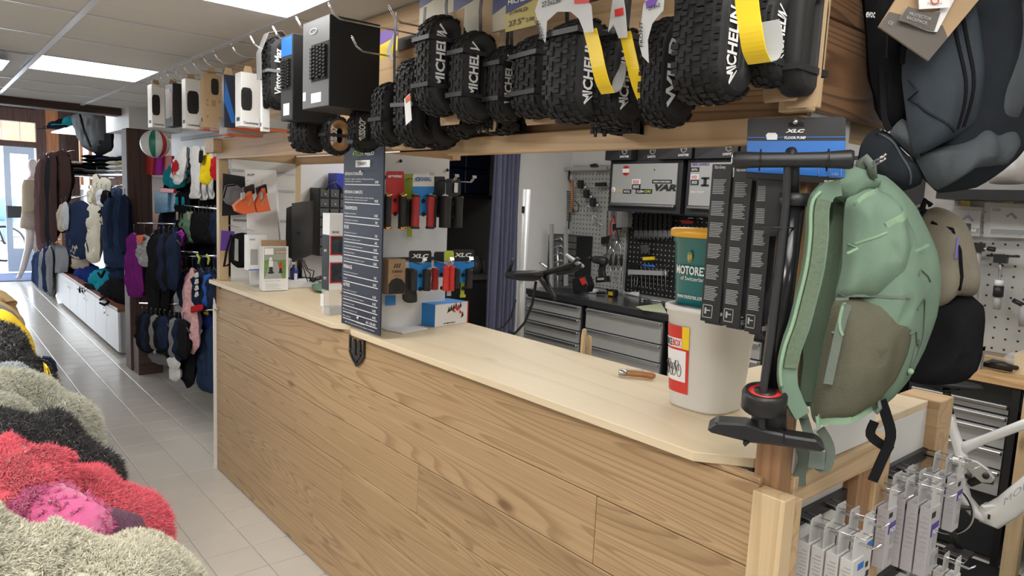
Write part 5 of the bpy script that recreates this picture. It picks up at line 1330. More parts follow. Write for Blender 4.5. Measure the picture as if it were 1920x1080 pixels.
# padded strap on the left with mesh padding
sp = [(1574, 352), (1552, 358), (1538, 374), (1533, 400), (1532, 440), (1525, 500), (1511, 560), (1498, 610), (1484, 650), (1476, 690), (1478, 725), (1490, 755), (1503, 778)]
def wide(name, px, ws, m, par, pt, off, th):
    pts = spline([dp(a, b_, pt, off) for a, b_ in px], 3); k_ = len(pts); ws = [w_ for w_ in ws for _ in range(3)]
    wv = [(pts[min(i+1, k_-1)]-pts[max(i-1, 0)]).cross(ND).normalized()*ws[min(i, len(ws)-1)] for i in range(k_)]
    return B().strip(pts, wv, th).build(name, m, par)
o = wide('shoulder_strap', sp, [.028, .034, .036, .037, .037, .037, .036, .036, .035, .033, .032, .030, .028], M['mint'], bag, BP, .09, .012)
wide('mesh_pad', [(a+5, b_) for a, b_ in sp[2:10]], [.024]*8, mat('mesh_padding', (.13, .18, .12), .9, bump=.9, bscale=120), bag, BP, .098, .005)
B().tube(spline([dp(a-13, b_+1, BP, .098) for a, b_ in sp[1:11]]), .0035, 6).build('strap_edge', M['mint2'], bag)
wide('shoulder_strap', [(1590, 360), (1582, 400), (1576, 470), (1560, 550), (1540, 620), (1520, 700), (1510, 760)], [.035]*7, M['mint'], bag, BP, -.05, .012)
wide('back_padding', [(1585, 380), (1578, 440), (1560, 520), (1545, 600), (1532, 680), (1524, 750)], [.06, .07, .08, .08, .07, .06], mat('mesh_padding', (.13, .18, .12), .9), bag, BP, -.01, .03)
rib('webbing', [(1503, 772), (1512, 800), (1520, 830), (1527, 858), (1535, 875), (1548, 878), (1556, 862), (1556, 840), (1548, 820), (1538, 805)], .018, M['strapgreen'], bag, BP, .04, .003)
b = B().obox(dp(1497, 772, BP, .045), CT*.016, RZ*.010, CN*.005); b.build('buckle', M['strapgreen'], bag)
b = B().obox(dp(1531, 862, BP, .045), CT*.014, RZ*.016, CN*.005); b.build('buckle', M['strapgreen'], bag)
rib('webbing', [(1500, 830), (1508, 860), (1500, 890), (1500, 912)], .024, M['strapgreen'], bag, BP, -.02, .003)
rib('webbing', [(1652, 752, .06), (1662, 780, .06), (1670, 820, .06), (1650, 870, .06), (1636, 902, .06)], .020, FB, bag, BP, .06, .003)
rib('webbing', [(1640, 790, .05), (1632, 815, .05), (1655, 835, .05), (1672, 845, .05)], .018, FB, bag, BP, .05, .003)
B().tube([dp(1645, 745, BP, .07), dp(1650, 765, BP, .075), dp(1642, 775, BP, .075)], .004, 6).build('buckle', M['strapgreen'], bag)
for pts in ([(1718, 515), (1725, 505), (1745, 518), (1752, 530)], [(1716, 580), (1735, 560), (1750, 640), (1740, 680), (1722, 700)], [(1702, 625), (1722, 622), (1730, 650), (1738, 642), (1735, 655)], [(1728, 655), (1724, 690), (1722, 712)]):
    B().tube([snapper(bag, ND)(dp(a, b_, BP, .085), .002) for a, b_ in pts], .0014, 5).build('elastic_cord', M['strapgreen'], bag)
B().sphere(snapper(bag, ND)(dp(1722, 702, BP, .085), .004), .006).build('cord_stopper', M['mint2'], bag)
# second bag behind: taupe top, black lower part
M['taupe'] = cloth('taupe', (.25, .225, .175), .3, .2)
BP2 = (1.72, .56, 1.42)
bg = thing('taupe_backpack', 'taupe backpack with a black lower half, hanging behind the green one', 'backpack', dp(1770, 560, BP2))
blob('upper_body', [(1730, 400), (1755, 388), (1780, 395), (1800, 425), (1812, 470), (1818, 520), (1816, 560), (1780, 556), (1752, 580), (1735, 560), (1728, 480)], .07, M['taupe'], bg, BP2, center=(1772, 480), fold=.004)
blob('lower_body', [(1752, 572), (1770, 555), (1800, 548), (1820, 552), (1822, 600), (1818, 660), (1800, 700), (1765, 722), (1725, 720), (1700, 712), (1695, 690), (1735, 650)], .085, FB, bg, BP2, .004, center=(1765, 640), fold=.004)
B().tube([snapper(bg, ND)(dp(a, b_, BP2, .07)) for a, b_ in ((1774, 418), (1790, 430), (1800, 470), (1808, 520), (1808, 546))], .0035, 6).build('zip', FB, bg)
B().tube([dp(1728, 395, BP2, .04), dp(1735, 375, BP2, .04), dp(1745, 385, BP2, .04)], .006, 6).build('grab_loop', FB, bg)
a = dp(1796, 465, BP2, .07); B().obox(a, (.008, 0, 0), (0, 0, .022), (0, .001, 0)).build('logo', mat('violet_patch', (.25, .22, .6), .4), bg)
B().obox(dp(1750, 495, BP2, .07), CT*.008, RZ*.014, CN*.006).build('buckle', M['black'], bg)
for dx in (0, 8): B().tube([dp(1720+dx, 430, BP2, .0), dp(1715+dx, 410, BP2, .02), dp(1736, 392, BP2, .03)], .004, 5).build('strap', FB, bg)
# ---- big anthracite backpack at the upper right
M['anth'] = cloth('anthracite', (.052, .062, .074), .35, .3); M['anth2'] = cloth('anthracite_dark', (.028, .032, .038), .35, .3); M['anth3'] = cloth('anthracite_light', (.085, .095, .105), .3, .3)
BP3 = (1.62, .50, 1.95)
bg = thing('grey_backpack', 'large anthracite backpack with a cardboard hang tag, at the upper right corner', 'backpack', dp(1790, 150, BP3))
blob('body', [(1690, 60), (1720, -60), (1800, -120), (1880, -80), (1910, 0), (1916, 100), (1912, 200), (1905, 280), (1880, 320), (1830, 352), (1760, 362), (1738, 340), (1712, 270), (1690, 180)], .10, M['anth2'], bg, BP3, center=(1800, 120), fold=.006, rings=10, seed=3)
blob('front_panel', [(1694, 90), (1740, 20), (1800, -30), (1822, 40), (1840, 120), (1838, 200), (1822, 240), (1762, 272), (1716, 290), (1700, 220), (1690, 150)], .05, M['anth'], bg, BP3, .075, center=(1765, 140), fold=.006, rings=9, seed=9, back=.4)
blob('side_panel', [(1868, 0), (1890, -40), (1912, 10), (1916, 120), (1912, 200), (1900, 235), (1860, 240), (1836, 225), (1848, 150), (1862, 70)], .04, M['anth3'], bg, BP3, .06, center=(1880, 120), fold=.004, rings=7, seed=11, back=.4)
blob('bottom_panel', [(1718, 290), (1770, 272), (1826, 240), (1862, 240), (1898, 245), (1904, 272), (1878, 310), (1812, 318), (1760, 356), (1740, 344), (1726, 318)], .05, M['anth3'], bg, BP3, .05, center=(1800, 288), fold=.006, rings=8, seed=12, back=.4)
for q in ([(1812, 0), (1818, 100), (1822, 170), (1825, 235)], [(1798, 20), (1804, 100), (1808, 170), (1812, 240)]): rib('zip', q, .006, FB, bg, BP3, .125, .003)
rib('seam', [(1704, 150, .10), (1730, 180, .125), (1770, 225, .125), (1800, 246, .115)], .004, M['anth2'], bg, BP3, .12, .003)
blob('hip_wing', [(1616, 268), (1632, 246), (1652, 242), (1672, 262), (1700, 300), (1728, 318), (1726, 345), (1695, 358), (1660, 350), (1632, 330), (1612, 300)], .035, M['anth2'], bg, BP3, .02, center=(1668, 305), fold=.003, seed=5)
rib('piping', [(1652, 243), (1680, 270), (1705, 318), (1716, 345)], .004, M['anth3'], bg, BP3, .058, .003)
blob('hip_wing', [(1668, 250), (1692, 222), (1712, 262), (1722, 300), (1706, 288)], .02, M['anth3'], bg, BP3, .05, center=(1700, 262), seed=6)
for q in ([(1720, 10), (1705, 60), (1697, 120)],): rib('strap', q, .02, FB, bg, BP3, .08, .004)
# its tags
def cardq(px, off, m, name, par, th=.003): return B().prism([dp(a, b_, BP3, off) for a, b_ in px], ND*-th).build(name, m, par)
tg = thing('cardboard_tag', 'large brown and grey cardboard tag reading PROTECTOR BACKPACK on the grey backpack', 'tag', dp(1745, 50, BP3, .15))
cardq([(1648, 50), (1698, -30), (1860, -30), (1741, 114)], .15, M['card'], 'board', tg, .004)
cardq([(1648, 50), (1668, 22), (1700, 30), (1740, 42), (1768, 48), (1777, 70), (1741, 114)], .152, mat('tag_grey', (.13, .115, .10), .7), 'print_patch', tg, .001)
cardq([(1687, 36), (1702, 12), (1742, 24), (1762, 20), (1780, -20), (1800, -20), (1757, 60), (1742, 58)], .158, M['paper'], 'small_tag', tg, .003)
cardq([(1685, 38), (1702, 12), (1741, 23), (1764, 22), (1752, 58)], .162, mat('tag_grey', (.13, .115, .10), .7), 'print_patch', tg, .001)
def ttext(s, px0, px1, px2, m, off=.165): a = dp(*px0, BP3, off); text(s, a, dp(*px1, BP3, off)-a, dp(*px2, BP3, off)-a, m, tg, bold=.01)
ttext('PROTECTOR', (1704, 28), (1745, 39), (1706, 22), M['greycard']); ttext('BACKPACK', (1699, 35), (1738, 47), (1701, 29), M['greycard']); ttext('CE', (1664, 44), (1673, 48), (1667, 38), M['greycard'], .155)
w_ = thing('white_tag', 'small white tag with orange logo over the cardboard tag', 'tag', dp(1750, 5, BP3, .18))
cardq([(1722, -20), (1785, -20), (1780, 14), (1724, 17)], .17, M['paper'], 'board', w_, .002)
B().tube([dp(1753+7*math.cos(q), 1+6*math.sin(q), BP3, .173) for q in [k*math.pi/6 for k in range(12)]], .0012, 4, closed=True).build('logo', M['orange'], w_)
a = dp(1739, 10, BP3, .173); text('Polygiene', a, dp(1766, 9, BP3, .173)-a, dp(1739, 5, BP3, .173)-a, M['ink'], w_, bold=0)
# ---- black bag flat against the stained boards
BP4 = (1.44, .61, 1.95)
bg = thing('black_backpack', 'slim black backpack with white letters evoc hanging against the stained boards', 'backpack', dp(1655, 120, BP4))
blob('body', [(1622, -60), (1700, -60), (1700, 60), (1700, 150), (1698, 210), (1685, 245), (1650, 225), (1645, 190), (1632, 150), (1625, 60)], .035, FB, bg, BP4, center=(1662, 90), fold=.003, seed=2)
rib('strap', [(1652, 120), (1655, 170), (1658, 220), (1668, 245)], .012, FB, bg, BP4, .03)
a = dp(1623, 33, BP4, .04); text('evoc', a, dp(1640, 34, BP4, .04)-a, dp(1624, 22, BP4, .04)-a, M['print'], bg)
rib('zip', [(1665, 65), (1666, 80), (1667, 108)], .002, M['steel'], bg, BP4, .04, .002)
# hooks for the bags
for (x0, y0_, x1, y1_, off, lab) in ((1660, 297, 1610, 316, .12, 'bent wire hook through the loop of the green backpack'),):
    a, b_ = dp(x0, y0_, BP, off), dp(x1, y1_, BP, .02)
    e_ = Vector((b_.x+.05, YN-.0, b_.z-.0)); b = B()
    for s_ in (0, .007): b.tube([a+RZ*s_, a.lerp(b_, .45)-RZ*(.006-s_), b_+RZ*s_, e_+RZ*s_], .0022, 6)
    tag(b.build('hook', M['chrome']), lab, 'hook')
o = B().tube([dp(1735, 385, BP2, .03), (1.72, YN, 1.62)], .003, 6).build('hook', M['chrome']); tag(o, 'short hook holding the taupe backpack', 'hook')
o = BX((1.30, YN-.02, 1.565), (2.25, YN, 1.60)).build('hook_bar', M['darkgrey']); tag(o, 'dark hook bar behind the backpacks on the counter end', 'hook bar')
# ================================================================== WORKSHOP
BXF = 3.80; WX = 4.335; ZBn = .90
def W_(px, py, x=WX-.03): return P(px, py, x=x)
ye = 4.27
bench = thing('workbench', 'black workbench with a steel top and grey drawers along the workshop wall', 'workbench', (4.05, 2.6, 0))
BX((BXF, 1.35, ZBn-.045), (WX, ye, ZBn)).build('bench_top', M['darkgrey'], bench, bevel=.003)
BX((BXF+.003, 1.36, ZBn+.0002), (WX, ye-.01, ZBn+.003)).build('steel_sheet', mat('worn_steel_top', (.26, .27, .28), .22, .9, var=.35, vscale=9), bench)
edges = [4.25, 3.62, 3.575, 2.85, 2.80, 2.12, 2.08, 1.40]
def module(par, y1, y0, hs, zt=ZBn-.06, zb=.10, m='silver'):
    BX((BXF+.02, y0, .03), (WX, y1, zt+.01)).build('carcass', M['darkgrey'], par)
    z = zt; tot = sum(hs); H_ = zt-zb
    for h in hs:
        hh_ = H_*h/tot
        d_ = BX((BXF+.002, y0+.012, z-hh_+.006), (BXF+.02, y1-.012, z-.004)).build('drawer', M[m], par)
        BX((BXF-.016, y0+.014, z-.026), (BXF+.004, y1-.014, z-.008)).build('handle', M['steel'], d_, bevel=.004)
        z -= hh_
module(bench, edges[0], edges[1], [1, 1, 1, 1, 1, 1.3, 1.3])
module(bench, edges[2], edges[3], [1.7, 1.4, 1.4, 1.8, 1.8])
module(bench, edges[4], edges[5], [1, 1, 1.3, 1.6, 1.6])
module(bench, edges[6], edges[7], [1, 1.3, 1.6, 1.6])
b2 = thing('workbench', 'oak topped workbench over black drawer units, behind the white bicycle', 'workbench', (4.05, .4, 0))
ow = P(1820, 697, x=3.72)
BX((BXF-.03, -.9, ZBn-.035), (WX, 1.32, ZBn)).build('bench_top', M['oak'], b2, bevel=.002)
module(b2, 1.30, .86, [1, 1.1, 1.7, 1.7, 2.2], zt=ZBn-.12, zb=.33)
BX((BXF+.0, -.85, ZBn-.15), (BXF+.03, 1.3, ZBn-.036)).build('apron', M['black'], b2)
BX((BXF-.02, .83, 0), (BXF+.06, .86, ZBn-.04)).build('leg', M['black'], b2)
BX((BXF-.10, .74, 0), (BXF-.04, .80, ZBn-.035)).build('leg', M['plank_v'], b2)
module(b2, .72, -.2, [1, 1, 1.5, 1.7], zt=ZBn-.16)
BX((BXF-.5, .1, .0), (BXF-.01, 1.28, .006)).build('rubber_mat', M['rubber']); bpy.data.objects['rubber_mat']['label'] = 'black rubber mat on the floor before the drawer units under the bicycle'; bpy.data.objects['rubber_mat']['category'] = 'mat'
# wall cabinets
CXF = 4.0
def wcab(y1, y0, label):
    t = thing('wall_cabinet', label, 'cabinet', (CXF+.15, (y0+y1)/2, 1.57), 'wall cabinets over the bench')
    BX((CXF+.012, y0, 1.57), (WX, y1, 1.945)).build('body', M['darkgrey'], t, bevel=.003)
    d_ = BX((CXF, y0+.035, 1.635), (CXF+.012, y1-.035, 1.92)).build('door', M['silver'], t, bevel=.001)
    BX((CXF-.022, y0+.035, 1.612), (CXF+.012, y1-.035, 1.634)).build('handle', M['steel'], t, bevel=.006)
    B().lathe((CXF, (y0+y1)/2-.1, 1.875), [(.005, 0), (.005, .004)], 10, (-1, 0, 0)).build('lock', M['black'], d_)
    return t, d_
wc, wd = wcab(3.60, 2.94, 'dark wall cabinet with a grey flap door lettered VAR, over the steel bench')
def wt(s, px, py, px2, h, m, par=None, shear=0, bold=.03, x=CXF-.0015, bg=None, pad=2):
    a = P(px, py, x=x); e_ = P(px2, py, x=x); top_ = P(px, py-h, x=x)
    u_ = Vector((0, e_.y-a.y, 0)); v_ = Vector((0, 0, top_.z-a.z))
    if bg: BX((x+.0008, a.y+.012, a.z-.008), (x+.0014, e_.y-.012, top_.z+.008)).build('sticker', M[bg], par)
    return text(s, a, u_, v_, M[m], par, bold=bold, shear=shear)
wt('VAR', 1227, 358, 1268, 13, 'ink', wc, .25, .06); wt('SHARING CYCLING PASSION', 1225, 342, 1257, 3, 'paper', wc, bg='darkgrey')
wt('ROCK', 1187, 344, 1198, 6, 'red', wc, bg='paper'); wt('SHOX', 1187, 353, 1198, 6, 'print', wc, bg='ink')
wt('CUSH', 1194, 361, 1206, 4.5, 'print', wc, bg='ink'); wt('CORE', 1207, 361, 1220, 4.5, 'green', wc, bg='ink')
wt('MOTUL', 1170, 361, 1181, 4, 'print', wc, bg='ink'); wt('hbs', 1158, 360, 1165, 4, 'yellow', wc)
p = P(1174, 320, x=CXF-.001); B().lathe(p, [(.036, 0), (.036, .001)], 24, (-1, 0, 0)).build('sticker', M['red'], wc); B().box(p+Vector((-.0022, -.033, -.015)), p+Vector((-.001, .033, .015))).build('sticker', M['paper'], wc)
p = P(1150, 356, x=CXF-.001); B().lathe(p, [(.021, 0), (.021, .001)], 20, (-1, 0, 0)).build('sticker', M['paper'], wc); B().prism([p+Vector((-.0015, a, b_)) for a, b_ in ((-.012, .01), (0, -.012), (.012, .01), (0, -.002))], (-.0008, 0, 0)).build('sticker_mark', M['red'], wc)
wc, wd = wcab(2.90, 2.24, 'dark wall cabinet with many small stickers, right of the VAR one')
wt('RIDE CANFIELD', 1298, 311, 1330, 5, 'purple', wc); wt('MOTUL', 1297, 320, 1308, 4, 'print', wc, bg='ink')
wt('ROCK', 1297, 335, 1307, 6, 'red', wc, bg='paper'); wt('SHOX', 1297, 345, 1307, 6, 'print', wc, bg='ink'); wt('SPAC SPORT', 1295, 362, 1320, 4, 'paper', wc)
b = B(); p = P(1322, 341, x=CXF-.001)
for dz in (-.024, .024): b.box(p+Vector((-.001, -.03, dz-.007)), p+Vector((0, .03, dz+.007)))
b.box(p+Vector((-.001, -.012, -.024)), p+Vector((0, .012, .024))); b.build('sticker', M['ink'], wc)
wcab(2.20, 1.52, 'dark wall cabinet hidden behind the mudguards and pump')
# shoe-like boxes on the cabinets
GBX = 'black boxes with mountain logo on the wall cabinets'
for k, (y1, y0, x, z, lab) in enumerate(((3.61, 3.36, 3.96, .12, 'leftmost'), (3.35, 3.15, 4.02, .10, 'second from the left, set back'), (3.14, 2.84, 3.96, .12, 'in the middle'), (2.82, 2.50, 3.97, .12, 'fourth, above the stickers'), (2.48, 2.15, 3.97, .12, 'rightmost, behind the pump'))):
    t = thing('cardboard_box', 'black box reading LHOTSE on the wall cabinets, '+lab, 'box', (x+.1, (y0+y1)/2, 1.946), GBX)
    z1_ = 1.946+z
    BX((x, y0, 1.946), (WX-.01, y1, z1_)).build('carton', M['darkgrey'], t)
    B().prism([(x-.001, y1, z1_), (x-.001, y0, z1_), (x-.001, y1, 1.95)], (.001, 0, 0)).build('print_patch', M['blackcard'], t)
    text('LHOTSE', (x-.002, y0+.105, 1.962), (0, -.085, 0), (0, 0, .016), M['print'], t, bold=.05)
    b = B(); c_ = Vector((x-.002, y0+.063, 2.012)); b.tube([c_+Vector((0, .024*math.cos(q), .024*math.sin(q))) for q in [j*math.pi/8 for j in range(16)]], .002, 4, closed=True)
    b.tube([c_+Vector((0, .02, -.01)), c_+Vector((0, .003, .012)), c_+Vector((0, -.008, -.004)), c_+Vector((0, -.018, .004))], .002, 4); b.build('logo', M['print'], t)
    if k in (2,): BX((x-.002, y1-.07, 2.03), (x-.0005, y1-.02, 2.06)).build('sticker', M['paper'], t)
# pegboards
def peg(y1, y0, z0, z1_, m, label, hm='hole', x=WX-.02, step=.038):
    t = thing('pegboard', label, 'pegboard', (x, (y0+y1)/2, z0))
    BX((x, y0, z0), (x+.012, y1, z1_)).build('board', M[m], t)
    b = B(); ny, nz = int((y1-y0)/step), int((z1_-z0)/step)
    for i in range(ny):
        for j in range(nz):
            y, z = y0+.02+step*i, z0+.02+step*j; b.add([(x-.0006, y+.005, z-.005), (x-.0006, y-.005, z-.005), (x-.0006, y-.005, z+.005), (x-.0006, y+.005, z+.005)], [(0, 1, 2, 3)])
    b.build('holes', M[hm], t, kind='stuff'); return t
zt_p = P(1067, 310, x=WX-.02).z
peg(4.30, 3.66, ZBn+.03, zt_p, 'peg', 'pale grey pegboard in the corner behind the drill')
yb1 = 3.64
peg(yb1, 1.38, ZBn+.03, 1.56, 'blackcard', 'black pegboard under the wall cabinets', 'greycard')
peg(1.36, -.9, ZBn+.03, 1.72, 'peg', 'pale grey pegboard at the right, behind the taupe backpack', step=.055)
t = BX((WX-.30, -.9, 1.72), (WX-.0, 1.36, 1.77)).build('wall_shelf', M['black']); tag(t, 'black wall shelf over the right pegboard, white cloth on it', 'shelf')
t = pil('white_shirt', [(1862, 255), (1890, 235), (1918, 232), (1950, 240), (1955, 320), (1918, 345), (1856, 344), (1868, 310), (1858, 290)], .12, FW, None, x=4.1, fold=.02, label='white garment heaped on the black shelf at the right edge', cat='shirt')
# wall tools -------------------------------------------------------------
GT2 = 'tools hanging on the pegboards'
TX_ = WX-.05
def w(px, py, d=0): return P(px, py, x=TX_-d)
def tool(name, label, cat='tool'): return thing(name, label, cat, w(1100, 400), GT2)
def tb(px, r, m, name, par, d=0, n=7): return B().tube([w(a, b_, d) for a, b_ in px], r, n).build(name, m, par)
def tp(px, m, name, par, d=0, th=.006): return B().prism([w(a, b_, d) for a, b_ in px], (-th, 0, 0)).build(name, m, par)
S_, K_ = M['steel'], M['black']
t = tool('spirit_level', 'long grey aluminium bar across the top of the grey pegboard'); tp([(1058, 314), (1140, 312), (1140, 319), (1058, 320)], M['silver'], 'bar', t, .02, .02)
t = tool('wire_brush', 'brush with an orange wooden grip and black bristles, far left of the pegboard', 'brush')
tb([(1068, 318), (1066, 335), (1072, 345)], .008, K_, 'hook', t); tb([(1072, 338), (1073, 360), (1072, 398)], .012, M['orange_wood'], 'handle', t)
b = B()
for k in range(16): b.tube([w(1071, 360+3.6*k), w(1063, 359+3.6*k)], .004, 4)
b.build('bristles', K_, t, kind='stuff'); tb([(1068, 398), (1066, 430)], .006, K_, 'handle_end', t)
t = tool('chain_whip', 'steel chain whip with a black chain loop beside the brush'); tb([(1078, 322), (1079, 372)], .003, S_, 'shaft', t); tb([(1078, 376), (1086, 385), (1084, 396), (1076, 398), (1073, 388)], .004, K_, 'chain', t)
for k, (x, y) in enumerate(((1090, 338), (1101, 356), (1113, 372))):
    t = tool('crank_tool', ('upper', 'middle', 'lower')[k]+' bent steel tool with a black block on the grey pegboard')
    tp([(x-3, y), (x+5, y), (x+4, y+16), (x-3, y+15)], K_, 'block', t, .01, .03); tb([(x+5, y+8), (x+9, y+10), (x+9, y+20), (x+2, y+24)], .006, S_, 'jaw', t, .02)
    tb([(x-1, y+15), (x-2, y+40), (x+6, y+47), (x+18, y+50)], .0045, S_, 'arm', t, .01); B().sphere(w(x+8, y+13, .03), .018, 10, 6).build('knob', M['clear'] if False else S_, t)
t = tool('steel_ruler', 'grey steel ruler hanging right of the bent tools', 'ruler'); tp([(1131, 396), (1138, 392), (1137, 475), (1129, 480)], M['silver'], 'blade', t, .0, .003); tp([(1130, 445), (1146, 442), (1147, 456), (1130, 458)], K_, 'clip', t, .01, .02)
t = tool('vernier_caliper', 'steel caliper left of the grey plastic gauge', 'caliper'); tp([(1156, 390), (1162, 390), (1161, 430), (1155, 430)], S_, 'beam', t, .02, .004); tp([(1150, 420), (1164, 418), (1166, 430), (1150, 432)], K_, 'slide', t, .03, .01)
t = tool('spoke_gauge', 'grey plastic workshop gauge on the top edge of the black board'); tp([(1165, 390), (1184, 391), (1186, 410), (1184, 426), (1163, 427)], M['greycard'], 'case', t, .03, .05); tp([(1167, 406), (1178, 406), (1178, 422), (1166, 422)], M['silver'], 'display', t, .085, .003)
for k, (x, y) in enumerate(((1150, 395), (1158, 440), (1146, 450))):
    t = tool('pliers', 'steel pliers on the grey pegboard, %s' % ('with a red grip, upper pair', 'large middle pair under the caliper', 'lower pair by the screwdrivers')[k], 'pliers')
    for s in (-1, 1): tb([(x, y+10), (x+s*5, y+22), (x+s*6, y+38), (x+s*3, y+48)], .007, S_ if k else M['red'], 'handle', t, .02)
    tp([(x-4, y+11), (x, y-8), (x+4, y+11)], S_, 'jaw', t, .02, .012)
for k in range(3):
    x = 1145+k*10; t = tool('screwdriver', ('left', 'middle', 'right')[k]+' screwdriver of the three at the edge of the black board', 'screwdriver')
    B().lathe(w(x, 490, .02)-RZ*.0, [(.006, -.035), (.011, -.025), (.012, .02), (.009, .035), (.011, .05), (.006, .055)], 10).build('handle', K_, t); tb([(x, 495), (x, 528)], .003, S_, 'blade', t, .02)
for k in range(8):
    x = 1189+k*9
    t = tool('cone_wrench', 'black handled cone wrench with steel head, %s from the left in the row' % ('first', 'second', 'third', 'fourth', 'fifth', 'sixth', 'seventh', 'eighth')[k], 'wrench')
    tp([(x+3, 396), (x+9, 396), (x+8, 432), (x+2, 432)], M['blackcard'] if k % 2 else K_, 'handle', t, .02, .012); tb([(x+4, 400), (x+6, 394), (x+8, 400)], .003, S_, 'hook', t, .04, 5)
    tp([(x+2, 430), (x+8, 430), (x+9, 440), (x+8, 449), (x+6, 444), (x+4, 444), (x+2, 449), (x, 440)], S_, 'head', t, .02, .006)
t = tool('chain_tool', 'silver hooked tool with a yellow grip below the cone wrenches'); tp([(1208, 482), (1228, 481), (1229, 487), (1208, 488)], M['yellow'], 'grip', t, .03, .02); tp([(1203, 460), (1217, 459), (1218, 474), (1204, 474)], S_, 'body', t, .02, .015)
t = tool('tool_holder', 'clear shelf holding a row of T handle keys with blue and black grips', 'tool holder'); tp([(1188, 505), (1252, 508), (1252, 516), (1188, 514)], M['greycard'], 'shelf', t, .0, .07)
for k in range(7):
    x = 1203+k*7.5; t = tool('hex_key', '%s T handle hex key in the clear holder' % ('first', 'second', 'third', 'fourth', 'fifth', 'sixth', 'seventh')[k], 'hex key')
    tb([(x-5, 497+k*.5), (x+5, 498+k*.5)], .010, M['blue'] if 0 < k < 4 else K_, 'handle', t, .05); tb([(x, 500), (x, 543)], .003, S_, 'shaft', t, .05)
for k in range(3):
    t = tool('hex_key', '%s long black hex key left of the clear holder' % ('leftmost', 'middle', 'rightmost')[k], 'hex key'); tp([(1180+k*7, 496), (1186+k*7, 497), (1187+k*6, 515), (1181+k*6, 512)], K_, 'handle', t, .03, .02); tb([(1184+k*6, 512), (1184+k*5, 540)], .004, S_, 'shaft', t, .03)
t = tool('tool_clip', 'pair of steel clips with a red tool at the top right of the black board'); tb([(1290, 412), (1292, 408), (1300, 409)], .005, S_, 'clip', t, .02); tb([(1306, 411), (1312, 409), (1318, 411)], .005, S_, 'clip', t, .02); tp([(1280, 413), (1300, 414), (1300, 420), (1280, 419)], M['red'], 'grip', t, .01, .015)
t = tool('peg_bracket', 'small black bracket tool at the left edge of the VAR cabinet'); tp([(1120, 343), (1138, 342), (1138, 349), (1120, 350)], K_, 'bar', t, .02, .03); tp([(1110, 309), (1120, 307), (1124, 313), (1112, 314)], K_, 'clamp', t, .03, .03); tb([(1117, 318), (1117, 331)], .004, S_, 'pin', t, .03)
# things on the bench --------------------------------------------------------
def bz(px, py): return P(px, py, z=ZBn+.004)
t = thing('parts_cabinet', 'small black drawer cabinet with smoky drawers on the bench left of the pegboard', 'drawer cabinet', bz(1050, 543))
a, b_ = P(1017, 520, x=4.12), P(1083, 443, x=4.12)
BX((4.12, b_.y, ZBn+.004), (4.3, a.y, b_.z)).build('body', K_, t)
for r in range(8):
    for q in range(3):
        wq, hq = (a.y-b_.y)/3, (b_.z-ZBn-.01)/8
        BX((4.108, b_.y+wq*q+.006, ZBn+.01+hq*r+.004), (4.12, b_.y+wq*(q+1)-.006, ZBn+.01+hq*(r+1)-.004)).build('drawer', MATS['smoky_drawer'], t)
t = thing('truing_stand', 'steel wheel truing stand with two upright arms on the bench', 'truing stand', bz(1050, 548))
for (x, y0_, y1_) in ((1034, 420, 540), (1061, 424, 536)): B().prism([P(x-4, y0_, x=3.98), P(x+1, y0_, x=3.98), P(x+1, y1_, x=3.98), P(x-4, y1_, x=3.98)], (.02, 0, 0)).build('arm', M['silver'], t)
B().prism([P(a_, b2_, x=3.94) for a_, b2_ in ((1012, 538), (1078, 541), (1076, 552), (1010, 548))], (.16, 0, 0)).build('base', S_, t)
b = B()
for k in range(5): b.tube([P(1040, 450+k*14, x=3.97), P(1052, 446+k*14, x=3.95), P(1056, 455+k*12, x=3.97)], .006, 6)
b.tube([P(1046, 460, x=3.97), P(1046, 540, x=3.97)], .012, 8); b.build('caliper_arm', S_, t)
def drill(px, py, s, label, redm):
    t = thing('cordless_drill', label, 'drill', bz(px, py+50)); q = lambda a_, b3: P(px+a_*s, py+b3*s, x=3.98)
    B().tube([q(-22, -3), q(-15, -3), q(-14, -1), q(2, 2), q(12, 4), q(15, 5)], [.012, .02, .03, .034, .034, .02], 12).build('motor_housing', M['darkgrey'], t)
    B().tube([q(-31, -5), q(-22, -3)], [.008, .018], 10).build('chuck', K_, t)
    B().prism([q(-3, 8), q(8, 10), q(6, 26), (q(9, 40)), q(-6, 40), q(-7, 26)], (.03, 0, 0)).build('handle', M['darkgrey'], t, bevel=.004)
    B().prism([q(-13, 40), q(12, 38), q(13, 52), q(-12, 54)], (.05, 0, 0)).build('battery', K_, t, bevel=.004)
    B().prism([P(px+a_*s, py+b3*s, x=3.978) for a_, b3 in ((-8, 43), (8, 42), (8, 47), (-8, 48))], (.001, 0, 0)).build('stripe', redm, t)
    return t
drill(1126, 487, .8, 'dark cordless drill standing on its battery against the grey pegboard', M['greycard'])
t = thing('battery_charger', 'black and red battery charger on the bench in front of the truing stand', 'charger', bz(1090, 545))
B().prism([P(a_, b3, x=3.88) for a_, b3 in ((1072, 522), (1096, 518), (1102, 535), (1098, 548), (1074, 548))], (.08, 0, 0)).build('body', K_, t, bevel=.004)
B().prism([P(a_, b3, x=3.878) for a_, b3 in ((1086, 523), (1094, 520), (1100, 531), (1092, 535))], (.002, 0, 0)).build('battery', M['red'], t)
t = thing('tape_roll', 'roll of clear tape lying on the bench below the drill', 'tape', bz(1112, 545)); p = bz(1112, 549)
B().lathe((p.x, p.y, ZBn+.005), [(.04, 0), (.045, .004), (.045, .03), (.022, .032), (.02, 0)], 18).build('roll', M['pwhite'], t)
t = thing('tape_measure', 'yellow and black tape measure on the bench', 'tape measure', bz(1149, 555)); p = bz(1149, 556)
